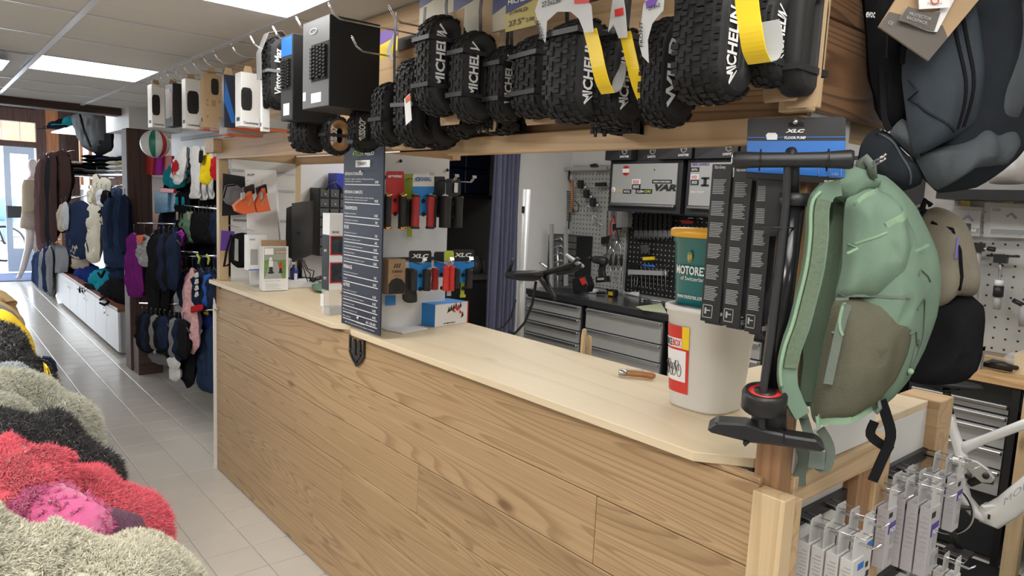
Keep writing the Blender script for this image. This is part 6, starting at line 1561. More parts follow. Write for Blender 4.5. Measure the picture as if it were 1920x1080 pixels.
BX((p.x-.03, p.y-.035, ZBn+.004), (p.x+.03, p.y+.035, ZBn+.06)).build('case', K_, t, bevel=.008); BX((p.x-.032, p.y-.022, ZBn+.015), (p.x-.029, p.y+.022, ZBn+.045)).build('face', M['yellow'], t)
t = thing('torque_wrench', 'pale grey torque wrench lying on the bench right of the tape measure', 'wrench', bz(1180, 555))
B().tube([bz(1158, 550)+RZ*.02, bz(1170, 551)+RZ*.02, bz(1198, 557)+RZ*.02], [.008, .017, .02], 10).build('handle', M['pwhite'], t); B().tube([bz(1145, 546)+RZ*.015, bz(1160, 550)+RZ*.02], .007, 8).build('head', S_, t)
t = thing('spanner', 'loose steel spanner on the bench below the hex keys', 'wrench', bz(1215, 565)); B().tube([bz(1205, 562)+RZ*.006, bz(1240, 567)+RZ*.006], .006, 6).build('shank', S_, t); B().lathe(bz(1205, 562), [(.02, 0), (.02, .01)], 10).build('head', S_, t)
t = B().prism([bz(a_, b3)+Vector((0, 0, .001)) for a_, b3 in ((1192, 576), (1240, 570), (1250, 588), (1205, 582))], (0, 0, .004)).build('wooden_sheet', mat('pale_lime_board', (.55, .57, .38), .6)); tag(t, 'pale green board lying at the front edge of the bench by the buckets', 'board')
t = thing('spray_can', 'small steel cup on the bench right of the torque wrench', 'cup', bz(1233, 563)); p = bz(1233, 560); B().lathe((p.x, p.y, ZBn+.004), [(.018, 0), (.02, .05), (.017, .05), (.015, .005)], 12).build('cup', S_, t)
for k in range(2):
    t = thing('hand_tool', 'black handled tool lying on the bench, %s the tape measure' % ('left of' if k == 0 else 'behind'), 'tool', bz(1130+15*k, 550)); B().tube([bz(1118+20*k, 552-6*k)+RZ*.012, bz(1135+18*k, 553-5*k)+RZ*.012], [.01, .007], 8).build('shaft', K_, t)
# ---- repair stand: pole with clamp and legs
t = thing('repair_stand', 'bicycle repair stand with a silver pole and black clamp behind the counter', 'repair stand', P(985, 640, z=.3))
SX_ = 2.75
pt_ = P(985, 355, x=SX_); yv = P(981, 500, x=SX_).y
B().tube([(SX_, yv, 0.02), (SX_, yv, pt_.z)], .023, 16).build('pole', M['silver'], t); BX((SX_-.03, yv-.012, pt_.z-.14), (SX_-.02, yv+.004, pt_.z-.10)).build('label', K_, t)
for k in range(3): B().tube([(SX_, yv, .12), (SX_+.5*math.cos(k*2.1+.5), yv+.5*math.sin(k*2.1+.5), .015)], .014, 8).build('leg', K_, t)
sq_ = lambda px, py: P(px, py, x=SX_-.1)
B().tube([sq_(952, 515), sq_(975, 517), sq_(1000, 517), sq_(1022, 515)], [.022, .03, .032, .02], 12).build('clamp_body', K_, t)
B().tube([sq_(952, 515), sq_(958, 500), sq_(962, 485)], [.014, .010, .012], 8).build('lever', K_, t)
B().tube([sq_(1018, 522), sq_(1028, 540), sq_(1040, 556), sq_(1041, 563)], [.026, .02, .012, .012], 10).build('handle', K_, t)
B().tube([sq_(1022, 512), sq_(1050, 504), sq_(1076, 497), sq_(1085, 484)], [.016, .018, .02, .012], 10).build('jaw', K_, t)
B().tube([sq_(1046, 512), sq_(1072, 508), (sq_(1092, 496))], [.014, .016, .012], 10).build('jaw', K_, t)
B().tube([sq_(1062, 478), sq_(1080, 492), sq_(1094, 500)], [.01, .016, .008], 8).build('jaw_pad', M['greycard'], t)
B().tube([sq_(1012, 492), sq_(1026, 502)], .006, 8).build('quick_release', M['chrome'], t)
B().tube([sq_(1005, 528), sq_(998, 570), sq_(984, 605), sq_(965, 626), sq_(955, 622)], .008, 8).build('support_arm', K_, t)
B().tube([sq_(967, 562), sq_(958, 595), sq_(945, 612), sq_(930, 620)], .006, 8).build('support_arm', K_, t)
# ---- curtain
b = B(); x0, x1 = 3.44, 3.70; n = 60; vs = []
for j in range(9):
    z = .06+(2.36-.06)*j/8
    for i in range(n+1):
        u_ = i/n; a = 1.0+.25*math.sin(j*.7)
        vs.append((x0+(x1-x0)*u_+.006*math.sin(j+i*.3), YW-.06+.032*a*math.sin(u_*math.pi*2*5.5+.3*math.sin(j*.8))+.01*math.sin(u_*31), z))
b.add(vs, [(j*(n+1)+i, j*(n+1)+i+1, (j+1)*(n+1)+i+1, (j+1)*(n+1)+i) for j in range(8) for i in range(n)], True)
t = b.build('curtain', cloth('blue_grey_curtain', (.12, .125, .19), .1, .3)); tag(t, 'blue grey curtain drawn aside at the workshop doorway', 'curtain')
so = t.modifiers.new('s', 'SOLIDIFY'); so.thickness = .003
o = B().tube([(XO1-.05, YW-.06, 2.375), (XO2+.1, YW-.06, 2.375)], .012, 10).build('curtain_rod', M['steel']); tag(o, 'steel rod carrying the blue grey curtain', 'curtain rod')
# ---- alcove: storage boxes, counter, cups
GA = 'dark blue drawers in the back room'
for r in range(2):
    for q in range(4):
        x = 2.95+.32*q; z = 1.66+.24*r
        t = thing('storage_bin', 'dark blue storage box in the back room, %s row, %s' % (('lower', 'upper')[r], ('first from the left', 'second from the left', 'third from the left', 'fourth by the curtain')[q]), 'box', (x, 5.3, z), GA)
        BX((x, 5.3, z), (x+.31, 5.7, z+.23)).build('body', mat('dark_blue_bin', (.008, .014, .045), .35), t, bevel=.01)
        BX((x+.08, 5.292, z+.15), (x+.23, 5.3, z+.18)).build('handle', M['navy'], t)
t = BX((2.7, 5.25, 1.62), (4.2, 6.28, 1.655)).build('shelf', K_); tag(t, 'black shelf carrying the dark blue boxes in the back room', 'shelf')
t = thing('back_counter', 'dark grey cupboard with a grey top in the back room', 'cupboard', (3.4, 5.5, 0))
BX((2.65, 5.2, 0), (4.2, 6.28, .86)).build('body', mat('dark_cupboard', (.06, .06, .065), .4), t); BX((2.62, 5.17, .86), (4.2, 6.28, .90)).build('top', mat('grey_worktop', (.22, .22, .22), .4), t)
t = BX((2.4, 6.24, .9), (4.2, 6.29, 1.32)).build('splash_panel', K_); tag(t, 'black splash panel on the back room wall', 'panel')
for k, px in enumerate((892, 910)):
    p = P(px, 540, z=.90); p = P(px, 530, y=5.35)
    t = thing('cup', ('left', 'right')[k]+' of two glass beakers in the dark back room', 'cup', (p.x, 5.35, .901), 'beakers in the back room'); B().lathe((p.x, 5.35, .901), [(.05, 0), (.055, .06), (.045, .12), (.03, .13), (.03, .17), (.027, .17), (.02, .01)], 16).build('glass', mat('smoky_beaker', (.2, .21, .21), .2), t)
# ---- tools on the right pegboard
def v(px, py, d=0): return P(px, py, x=WX-.06-d)
for k, (x0, y0_, x1, y1_) in enumerate(((1778, 385, 1846, 443), (1852, 380, 1935, 447))):
    t = thing('tool_kit_box', 'clear blister box reading VAR on the right pegboard, %s' % ('left one half behind the taupe backpack' if k == 0 else 'right one at the picture edge'), 'box', v((x0+x1)/2, y1_), 'blister boxes on the right pegboard')
    B().prism([v(x0, y0_), v(x1, y0_+4), v(x1-4, y1_), v(x0-3, y1_-3)], (-.05, 0, 0)).build('shell', M['clear'], t)
    B().prism([v(x0+6, y0_+8, .01), v(x1-6, y0_+11, .01), v(x1-10, y1_-6, .01), v(x0+4, y1_-9, .01)], (-.004, 0, 0)).build('card', M['silver'], t)
    B().prism([v(x0+6, y1_-18, .016), v(x1-10, y1_-15, .016), v(x1-11, y1_-6, .016), v(x0+5, y1_-9, .016)], (-.001, 0, 0)).build('print_patch', K_, t)
    xx = x1-30 if k == 0 else x0+26
    a_ = v(xx, y1_-9, .02) if k == 0 else v(x0+8, y0_+16, .02); e_ = v(xx+14, y1_-8, .02) if k == 0 else v(x0+24, y0_+17, .02)
    text('VAR', a_, e_-a_, RZ*.016, M['print'] if k == 0 else M['ink'], t, shear=.2)
    B().tube([v((x0+x1)/2-6, y0_+26, .02), v((x0+x1)/2+3, y0_+20, .02), v((x0+x1)/2+12, y0_+30, .02)], .006, 6).build('tool', M['blue'] if k == 0 else K_, t)
    B().prism([v((x0+x1)/2-10, y0_-9, .01), v((x0+x1)/2+8, y0_-8, .01), v((x0+x1)/2+8, y0_+3, .01), v((x0+x1)/2-10, y0_+2, .01)], (-.01, 0, 0)).build('hanger', M['gold'], t)
t = thing('headset_press', 'tall steel press tool with a black T handle on the right pegboard', 'tool', v(1832, 520), GT2)
B().tube([v(1835, 462, .03), v(1826, 590, .03)], .016, 10).build('tube', M['silver'], t); B().tube([v(1812, 464, .04), v(1860, 467, .04)], .005, 8).build('handle', S_, t)
for a_ in ((1852, 1866), ): B().tube([v(a_[0], 466, .04), v(a_[1], 468, .04)], .012, 8).build('grip', K_, t)
BX(v(1826, 470, .02), v(1844, 456, .06)).build('clamp', K_, t); B().tube([v(1828, 560, .03), v(1824, 592, .03)], .019, 10).build('sleeve', M['clear'], t)
t = thing('bottom_bracket_tool', 'black and white cylinder tool with a crossbar at the right edge', 'tool', v(1875, 540), GT2)
B().tube([v(1850, 479, .04), v(1912, 481, .04)], .006, 8).build('handle', K_, t); B().tube([v(1876, 476, .04), v(1874, 530, .04)], .007, 8).build('spindle', S_, t)
BX(v(1866, 492, .02), v(1888, 478, .06)).build('clamp', K_, t); B().tube([v(1874, 525, .04), v(1873, 536, .04)], .02, 12).build('ring', M['pwhite'], t); B().tube([v(1873, 536, .04), v(1871, 556, .04)], .024, 12).build('body', K_, t); B().tube([v(1871, 556, .04), v(1869, 580, .04)], .017, 12).build('socket', M['greycard'], t)
t = thing('grey_tool', 'grey tool with a black lever cut by the right picture edge', 'tool', v(1915, 590), GT2); B().tube([v(1900, 563, .04), v(1918, 572, .05)], .012, 8).build('lever', K_, t); B().tube([v(1920, 572, .04), v(1918, 612, .04)], .02, 8).build('body', M['greycard'], t)
# on the oak bench
def oz(px, py, h=0): return P(px, py, z=ZBn+h)
t = thing('small_carton', 'small yellow and grey carton on the oak bench beside the taupe backpack', 'box', oz(1830, 690)); a = oz(1832, 692); BX((a.x-.0, a.y-.01, ZBn+.001), (a.x+.05, a.y+.09, ZBn+.11)).build('carton', M['greycard'], t); BX((a.x-.001, a.y-.01, ZBn+.09), (a.x+.05, a.y+.091, ZBn+.111)).build('lid', M['gold'], t)
t = B().prism([oz(a_, b3, .002) for a_, b3 in ((1842, 686), (1895, 697), (1905, 690), (1860, 680))], (0, 0, .02)).build('black_tray', K_); tag(t, 'black perforated tray on the oak bench', 'tray')
t = B().tube([oz(1858, 682, .03), oz(1880, 686, .035), oz(1908, 690, .03)], [.012, .016, .01], 8).build('hand_tool', K_); tag(t, 'black tool lying across the tray on the oak bench', 'tool')
t = pil('plastic_bag', [(1880, 672), (1895, 660), (1915, 662), (1925, 680), (1900, 690)], .03, M['clear'], None, x=4.0, label='crumpled clear plastic bag on the oak bench', cat='bag')
t = BX(oz(1898, 700), oz(1950, 680)+Vector((.05, -.1, .10))).build('wooden_box', M['ply']); tag(t, 'pale wooden box on the oak bench at the right edge', 'box')
# ================================================================== BICYCLE
XB_ = 3.2
def q(px, py, d=0): return P(px, py, x=XB_+d)
def KV(a, b_, c_): return Vector((b_, -a, c_))       # along the heading, sideways, up
bk = thing('bicycle', 'white full-suspension mountain bicycle with black saddle, right of the counter', 'bicycle', (XB_, .85, 0))
M['frame'] = mat('white_gloss_frame', (.72, .73, .72), .25, var=.02, coat=.5)
B().tube([q(1782, 776), q(1786, 800), q(1796, 832), q(1806, 862), q(1812, 890)], [.02, .022, .026, .03, .026], 14, flat=.8).build('seat_tube', M['frame'], bk)
B().tube([q(1800, 845), q(1815, 836), q(1850, 822), q(1900, 803), q(1990, 770), q(2090, 735)], [.03, .022, .018, .018, .022, .03], 14, flat=.8).build('top_tube', M['frame'], bk)
B().tube([q(1806, 880), q(1800, 905), q(1808, 935), q(1828, 958), q(1850, 970)], [.03, .034, .034, .032, .03], 14, flat=.8).build('lower_seat_tube', M['frame'], bk)
B().tube([q(1838, 962), q(1860, 968), q(1890, 950), q(1940, 908), q(2010, 850), q(2090, 785)], [.035, .05, .046, .044, .042, .04], 16, flat=.7).build('down_tube', M['frame'], bk)
B().prism([q(1835, 948, -.03), q(1868, 985, -.03), q(1888, 965, -.03), q(1870, 945, -.03)], (.06, 0, 0)).build('motor_cover', M['frame'], bk, bevel=.008)
B().box(q(1851, 973, -.037), q(1858, 965, -.03)).build('cover_button', K_, bk)
B().tube([q(2075, 690), q(2100, 800)], .03, 14).build('head_tube', M['frame'], bk)
a = q(1880, 952, -.036); e_ = q(1952, 896, -.036); text('MONDRAKER', a+(e_-a)*.02+RZ*.006, (e_-a)*1.9, RZ*.03-RY*.0, M['greycard'], bk, bold=.0)
B().tube([q(1775, 727), q(1776, 745), q(1780, 778)], [.015, .015, .019], 12).build('seatpost', K_, bk)
B().tube([q(1773, 742), q(1779, 776)], .0195, 12).build('seat_collar', K_, bk)
sd = [(1718, 712), (1740, 706), (1770, 708), (1805, 714), (1838, 722), (1846, 731), (1830, 732), (1795, 726), (1770, 726), (1745, 728), (1722, 722)]
B().pillow([q(a_, b3) for a_, b3 in sd], (-1, 0, 0), .055, rings=6, pw=.7).build('saddle', M['rubber'], bk)
B().tube([q(1740, 724, -.02), q(1765, 733, -.02), q(1790, 732, -.02), q(1812, 728, -.02)], .004, 6).build('saddle_rail', K_, bk)
B().tube([q(1740, 724, .02), q(1765, 733, .02), q(1790, 732, .02), q(1812, 728, .02)], .004, 6).build('saddle_rail', K_, bk)
# shock and linkage
B().tube([q(1768, 862, -.03), q(1790, 862, -.035), q(1805, 864, -.035)], [.010, .014, .018], 10).build('rocker', M['frame'], bk)
B().prism([q(a_, b3, -.04) for a_, b3 in ((1806, 858), (1832, 866), (1852, 880), (1864, 898), (1858, 906), (1840, 905), (1822, 890), (1806, 872))], (.02, 0, 0)).build('link', M['silver'], bk, bevel=.003)
for a_, b3 in ((1804, 864), (1816, 892), (1849, 892)): B().lathe(q(a_, b3, -.042), [(.012, 0), (.012, .008)], 12, (-1, 0, 0)).build('pivot', M['black'], bk)
B().tube([q(1808, 862), q(1836, 880), q(1856, 898)], [.018, .022, .02], 12).build('shock', M['darkgrey'], bk); B().tube([q(1818, 906), q(1838, 898), q(1862, 902)], .016, 8).build('shock_body', K_, bk)
# drivetrain
cc_ = q(1768, 950, -.05)
def ringp(c_, r, tr, m, name, n=40): return B().tube([c_+KV(r*math.cos(k*2*math.pi/n), 0, r*math.sin(k*2*math.pi/n)) for k in range(n)], tr, 6, closed=True).build(name, m, bk)
R_ = (q(1826, 950, -.05)-cc_).length*.93
ringp(cc_, R_, .006, K_, 'chainring'); ringp(cc_, R_*1.03, .0045, M['silver'], 'chain', 60)
b = B()
for k in range(5): b.tube([cc_, cc_+KV(R_*math.cos(k*1.2566+.3), 0, R_*math.sin(k*1.2566+.3))], [.016, .008], 8)
b.build('spider', K_, bk)
B().lathe(cc_+KV(0, .02, 0), [(.05, 0), (.05, .04), (.02, .05)], 20, (-1, 0, 0)).build('motor', K_, bk)
B().tube([cc_+KV(0, -.03, 0), cc_+KV(.09, -.035, -.14)], [.016, .012], 10).build('crank_arm', K_, bk)
pd = cc_+KV(.09, -.06, -.14); BX(pd-KV(.045, .04, .008), pd+KV(.045, .04, .008)).build('pedal', K_, bk, bevel=.003)
wc_ = Vector((XB_, cc_.y+.44, .36))
for c_, nm in ((wc_, 'rear_wheel'), (wc_+KV(1.22, 0, 0), 'front_wheel')):
    wq = B().tube([c_+KV(.33*math.cos(k*2*math.pi/48), 0, .33*math.sin(k*2*math.pi/48)) for k in range(48)], .027, 10, closed=True).build(nm, M['rubber'], bk)
    B().tube([c_+KV(.295*math.cos(k*2*math.pi/48), 0, .295*math.sin(k*2*math.pi/48)) for k in range(48)], .012, 8, closed=True).build('rim', K_, wq)
    b = B()
    for k in range(28):
        a_ = k*2*math.pi/28; b.tube([c_+KV(.02*math.cos(a_+.8), .03*(-1)**k, .02*math.sin(a_+.8)), c_+KV(.29*math.cos(a_), 0, .29*math.sin(a_))], .0011, 4)
    b.build('spokes', S_, wq, kind='stuff'); B().lathe(c_-KV(0, .05, 0), [(.025, 0), (.018, .02), (.018, .08), (.025, .1)], 12, (1, 0, 0)).build('hub', K_, wq)
B().tube([wc_+KV(0, -.05, 0), q(1760, 960, -.04)], [.012, .016], 8).build('chainstay', M['frame'], bk)
B().tube([wc_+KV(0, -.05, 0), wc_+KV(.12, -.05, .28), q(1768, 862, -.03)], [.012, .012, .012], 8).build('seatstay', M['frame'], bk)
fx = wc_+KV(1.22, 0, 0)
for s in (-1, 1): B().tube([fx+KV(0, .06*s, 0), fx+KV(-.13, .06*s, .38)], .018, 10).build('fork_leg', K_, bk)
B().tube([fx+KV(-.13, -.06, .38), q(2095, 800), fx+KV(-.13, .06, .38)], .02, 8).build('fork_crown', K_, bk)
hb = q(2070, 640); B().tube([hb+KV(0, -.36, .03), hb+KV(.02, -.1, .0), hb, hb+KV(.02, .1, 0), hb+KV(0, .36, .03)], .014, 8).build('handlebar', K_, bk)
# floor pump head / black pipe lying at the bottom edge
t = B().tube([P(1765, 1085, z=.35), P(1785, 1072, z=.35), P(1800, 1062, z=.35)], [.013, .016, .018], 10).build('grip_end', K_); tag(t, 'black rubber tube end sticking out beside the lowest hook row', 'grip')
# ================================================================== PRODUCTS ON THE COUNTER END
M['pack'] = mat('pale_pack', (.62, .615, .60), .5, var=.03); M['packpurple'] = mat('lilac_pack', (.50, .48, .50), .5, var=.18, vscale=260); M['padlabel'] = mat('violet_label', (.10, .06, .34), .4)
GP, GQ = 'boxed brake pads on the counter end', 'small white and blue boxes on the counter end'
def hang(x, z, k, kind, label, w_=.045, h_=.11, hookz=True, L=.15):
    """k-th box forward on a hook at x; z = height of the hook"""
    y = YN-.022-k*.030
    t = thing('pad_box' if kind == 'pads' else 'small_parts_box', label, 'box', (x, y, z-h_-.03), GP if kind == 'pads' else GQ)
    zt_ = z-.035; y1 = y; y0 = y-.026
    m = M['packpurple'] if kind == 'pads' else M['pack']
    BX((x-w_/2, y0, zt_-h_), (x+w_/2, y1, zt_)).build('carton', m, t, bevel=.0008)
    B().prism([(x-w_/2, y0+.004, zt_), (x+w_/2, y0+.004, zt_), (x+w_/2, y0+.004, z+.012), (x+w_/2-.006, y0+.004, z+.02), (x-w_/2+.006, y0+.004, z+.02), (x-w_/2, y0+.004, z+.012)], (0, -.0008, 0)).build('hang_tab', M['pack'], t)
    return t, y0, y1, zt_
def face(t, x, y0, zt_, w_, h_, kind):
    if kind == 'pads':
        BX((x-w_*.35, y0-.001, zt_-h_*.42), (x+w_*.45, y0-.0002, zt_-h_*.24)).build('label', M['padlabel'], t)
        text('PADS', (x-w_*.30, y0-.0022, zt_-h_*.40), (w_*.68, 0, .0), (0, 0, h_*.09), M['print'], t, bold=.05)
        for f_ in (.62, .88): BX((x-w_*.0, y0-.001, zt_-h_*f_), (x+w_*.38, y0-.0002, zt_-h_*(f_-.18))).build('window', M['greycard'], t)
        BX((x-w_*.45, y0-.001, zt_-h_*.14), (x-w_*.05, y0-.0002, zt_-h_*.06)).build('logo', M['ink'], t)
    else:
        BX((x-w_*.05, y0-.001, zt_-h_*.22), (x+w_*.48, y0-.0002, zt_-h_*.10)).build('stripe', M['blue'], t)
        b = B()
        for i, (u_, v_, s_) in enumerate(((.1, .55, .006), (.25, .75, .007), (.0, .82, .005))): b.box((x+w_*u_-s_, y0-.001, zt_-h_*v_-s_), (x+w_*u_+s_, y0-.0002, zt_-h_*v_+s_))
        b.build('picture', M['ink'], t)
    b = B()
    for i in range(8): b.box((x-w_/2-.0008, y0+.004, zt_-h_*(.15+.07*i)-.0015), (x-w_/2, y0+.004+.018*(.7+.3*((i*5) % 3)/2), zt_-h_*(.15+.07*i)))
    b.build('text_lines', M['greycard'], t)
ordn = ('nearest', 'second', 'third', 'fourth', 'fifth')
def column(x, z, n, kind, where, w_=.045, h_=.11, k0=0):
    for k in range(n):
        kk = n-1-k
        t, y0, y1, zt_ = hang(x, z, kk, kind, '%s %s on the %s' % (ordn[k], 'brake pad box' if kind == 'pads' else 'white and blue parts box', where), w_, h_)
        face(t, x, y0, zt_, w_, h_, kind)
    b = B(); L = .03+n*.030+.012
    for s_ in (-.004, .004): b.tube([(x+s_, YN-.012, z), (x+s_, YN-L, z-.003), (x+s_, YN-L-.014, z+.010)], .0017, 6)
    b.tube([(x-.016, YN-.012, z+.012), (x-.016, YN-L+.01, z+.014), (x+.016, YN-L+.01, z+.014), (x+.016, YN-.012, z+.012)], .0013, 5)
    tag(b.build('hook', M['chrome']), 'wire hook of the '+where, 'hook', 'wire hooks on the counter end')
# columns: x from the photo pixel at the hook tip, row heights from the rails
for px, py, n, kind, where, w_, h_ in ((1583, 1005, 4, 'parts', 'upper row, column nearest the corner post', .05, .115), (1650, 985, 3, 'parts', 'upper row, second column from the corner', .05, .115), (1690, 930, 2, 'pads', 'upper row, third column from the corner', .05, .15),
                             (1722, 912, 4, 'pads', 'upper row, big fourth column', .06, .175), (1750, 900, 3, 'pads', 'upper row, fifth column', .05, .16), (1790, 868, 3, 'pads', 'upper row, last column beside the bicycle', .05, .15)):
    x = P(px, py, z=ROW1).x; column(x, ROW1, n, kind, where, w_, h_)
for px, py, n, kind, where in ((1640, 1100, 3, 'parts', 'lower row, first column'), (1700, 1075, 3, 'parts', 'lower row, second column'), (1765, 1045, 3, 'parts', 'lower row, last column')):
    x = P(px, py, z=ROW2).x; column(x, ROW2, n, kind, where, .05, .115)
# ================================================================== SPORTS WALL (between counter and column)
def col(name, c, **k): return cloth(name, c, **k)
C_ = dict(black=(.014, .014, .017), navy=(.010, .014, .034), white=(.68, .68, .70), red=(.50, .025, .03), yellow=(.78, .58, .02), green=(.02, .22, .11), teal=(.02, .26, .33),
          purple=(.20, .025, .20), pink=(.62, .36, .40), blue=(.03, .12, .45), magenta=(.42, .05, .42), orange=(.70, .16, .03), brown=(.045, .027, .024), maroon=(.075, .04, .042), grey=(.20, .195, .19),
          cream=(.58, .53, .42), denim=(.028, .046, .095), ltgrey=(.42, .42, .42), beige=(.42, .35, .25), coral=(.8, .2, .12), royal=(.02, .035, .17), sand=(.40, .33, .27))
def cl(k): return cloth(k, C_[k])
def bar(px0, py0, px1, py1, x0, x1, label, r=.006, name='clothes_rail', group='clothes rails on the display wall'):
    o = B().tube([P(px0, py0, x=x0), P(px1, py1, x=x1)], r, 8).build(name, M['chrome']); tag(o, label, 'rail', group); return o
def hanger(par, top, w_, d_, m=None):
    """clothes hanger: hook and two sloping arms; d_ = unit direction of the arms"""
    b = B(); r = .018
    b.tube([top+RZ*.0+d_*(r*math.cos(a))+RZ*(r*math.sin(a)) for a in (2.6, 2, 1.4, .8, .2, -.5)]+[top-RZ*.05], .0022, 5)
    b.tube([top-RZ*.05-d_*w_-RZ*w_*.32, top-RZ*.05, top-RZ*.05+d_*w_-RZ*w_*.32], .006, 5)
    return b.build('hanger', m or M['chrome'], par)
def garm(name, outline, plane, T, mk, label, cat, group=None, hang=None, fold=.013, parts=(), seed=0, ff=6, center=None):
    """outline in photo pixels on a vertical plane; parts = [(part_name, outline, T, material key, forward offset)]"""
    kw = {plane[0]: plane[1]}
    pts = [P(a, b_, **kw) for a, b_ in outline]; nn = Vector((-1, 0, 0)) if plane[0] == 'x' else Vector((0, -1, 0))
    c_ = sum(pts, Vector())/len(pts)
    t = thing(name, label, cat, c_, group)
    B().pillow(pts, nn, T*.55, rings=8, pw=.32, fold=fold, ff=ff, seed=seed, center=P(*center, **kw) if center else None).build('body', cl(mk) if isinstance(mk, str) else mk, t)
    for pn, ol, T2, m2, off in parts:
        pp_ = [P(a, b_, **kw)+nn*off for a, b_ in ol]
        B().pillow(pp_, nn, max(.003, T2*.5), rings=4, pw=.3, fold=fold*.3, seed=seed+1).build(pn, cl(m2) if isinstance(m2, str) else m2, t)
    if hang:
        hp = P(*hang, **kw); hanger(t, hp, .12, RY if plane[0] == 'x' else RX, M['darkgrey'])
    return t
WXD = 1.75
# hook rails on the wall
for k, z in enumerate((2.0, 1.72, 1.42, 1.12)):
    o = BX((1.765, 4.5, z), (1.78, 6.55, z+.03)).build('wall_rail', M['greycard']); tag(o, 'grey slotted rail on the sports wall, %s of four' % ('topmost', 'second', 'third', 'lowest')[k], 'rail')
# volley ball
vb = P(291, 270, x=1.42); t = thing('volleyball', 'white ball with green and red stripes in front of the dark column', 'ball', vb)
r_b = (P(263, 270, y=vb.y)-P(319, 270, y=vb.y)).length*.5
r_b = min(r_b, .115)
B().sphere(vb, r_b, 24, 16).build('cover', M['pwhite'], t)
phc = math.atan2(-vb.y, -vb.x)
def ballband(a0, a1, m, nm):
    b = B(); n = 14; vs = [vb+(r_b+.0015)*Vector((math.cos(phc+a0+(a1-a0)*j/4)*math.cos(-1.25+2.5*i/n), math.sin(phc+a0+(a1-a0)*j/4)*math.cos(-1.25+2.5*i/n), math.sin(-1.25+2.5*i/n))) for j in range(5) for i in range(n+1)]
    b.add(vs, [(j*(n+1)+i, j*(n+1)+i+1, (j+1)*(n+1)+i+1, (j+1)*(n+1)+i) for j in range(4) for i in range(n)], True); return b.build(nm, M[m], t)
M['ballgreen'] = mat('ball_green', (.01, .22, .14), .4)
ballband(-.42, .02, 'ballgreen', 'stripe'); ballband(.5, .85, 'redcard', 'stripe')
def pcard(name, px, x, m, label, cat='package', group=None, th=.02):
    pts = [P(a, b_, x=x) for a, b_ in px]; t = B().prism(pts, (th, 0, 0)).build(name, m, bevel=.003); return tag(t, label, cat, group)
GS = 'packaged goods on the sports wall'
pcard('sock_pack', [(267, 288), (288, 291), (285, 328), (265, 326)], 1.50, M['redcard'], 'red and orange flat pack hanging under the ball', 'package', GS)
pcard('sock_pack', [(289, 292), (303, 294), (301, 328), (287, 327)], 1.52, cl('magenta'), 'dull pink pack right of the red one under the ball', 'package', GS)
pcard('sock_pack', [(305, 292), (322, 292), (321, 318), (304, 320)], 1.54, M['redcard'], 'dark red pack left of the turquoise bag', 'package', GS)
t = garm('gym_bag', [(312, 320), (326, 308), (345, 312), (350, 330), (345, 350), (325, 354), (310, 346)], ('x', 1.48), .05, 'teal', 'turquoise drawstring bag on the sports wall', 'bag')
t = garm('shin_guards', [(330, 300), (340, 276), (348, 275), (349, 300), (344, 335), (336, 346), (326, 344), (326, 320)], ('x', 1.42), .03, M['paper'], 'white and red shin guard pack in clear wrap', 'package', GS, parts=[('print_patch', [(332, 305), (340, 300), (342, 318), (334, 330), (330, 322)], .006, 'red', .03)])
t = garm('sock_bundle', [(350, 320), (354, 300), (357, 280), (350, 276), (347, 300), (344, 335), (350, 345), (356, 340)], ('x', 1.5), .02, 'grey', 'grey sock pack behind the shin guards', 'socks', GS)
for k, (x0, x1, yb_, lab) in enumerate(((358, 374, 372, 'left, longest'), (376, 386, 375, 'middle'), (388, 399, 373, 'right, shorter'))):
    garm('football_socks', [(x0, 276), (x1, 276), (x1+1, 320), (x1-1, yb_-6), (x1+1, yb_), (x0-2, yb_), (x0+2, yb_-8), (x0+2, 320)], ('x', 1.44+.03*k), .025, 'white', 'pair of long white socks on the sports wall, '+lab, 'socks', 'long socks on the sports wall', fold=.004)
garm('football_socks', [(380, 292), (394, 290), (396, 330), (392, 346), (380, 346), (376, 335), (380, 310)], ('x', 1.38), .025, 'yellow', 'yellow long socks with a black tag beside the counter post', 'socks', 'long socks on the sports wall', fold=.004, parts=[('tag', [(383, 284), (391, 284), (389, 306), (382, 305)], .006, 'black', .03)])
garm('football_socks', [(399, 296), (408, 294), (410, 330), (408, 340), (400, 336), (396, 320)], ('x', 1.36), .025, 'red', 'red long socks partly behind the counter post', 'socks', 'long socks on the sports wall', fold=.004)
garm('football_socks', [(360, 374), (368, 374), (368, 396), (360, 396)], ('x', 1.6), .02, 'yellow', 'lime striped sock end below the white pairs, left', 'socks', fold=.002)
garm('football_socks', [(374, 374), (382, 374), (382, 396), (374, 396)], ('x', 1.6), .02, 'yellow', 'lime striped sock end below the white pairs, right', 'socks', fold=.002)
pcard('insole_pack', [(289, 358), (315, 360), (313, 398), (290, 400)], 1.48, M['bluecard'] if False else mat('insole_blue', (.12, .3, .48), .5, var=.8, vscale=30), 'blue and red insole pack left on the sports wall', 'package', GS)
pcard('insole_pack', [(316, 361), (332, 358), (330, 396), (316, 398)], 1.50, mat('insole_blue', (.12, .3, .48), .5), 'blue insole pack beside the black gloves', 'package', GS)
pcard('red_header', [(300, 352), (326, 354), (325, 362), (300, 361)], 1.46, M['redcard'], 'red header card over the insole packs', 'card')
for k, (x0, lab) in enumerate(((333, 'left'), (345, 'right'))):
    garm('gloves', [(x0, 362), (x0+10, 360), (x0+11, 390), (x0+8, 425), (x0+2, 428), (x0-1, 400)], ('x', 1.5), .03, 'black', 'black and blue gloves hanging on the sports wall, %s pair' % lab, 'gloves', parts=[('patch', [(x0+4, 370), (x0+9, 370), (x0+9, 385), (x0+4, 384)], .005, 'teal', .03)])
bar(335, 384, 408, 392, 1.5, 1.38, 'chrome rail carrying the green and black shorts')
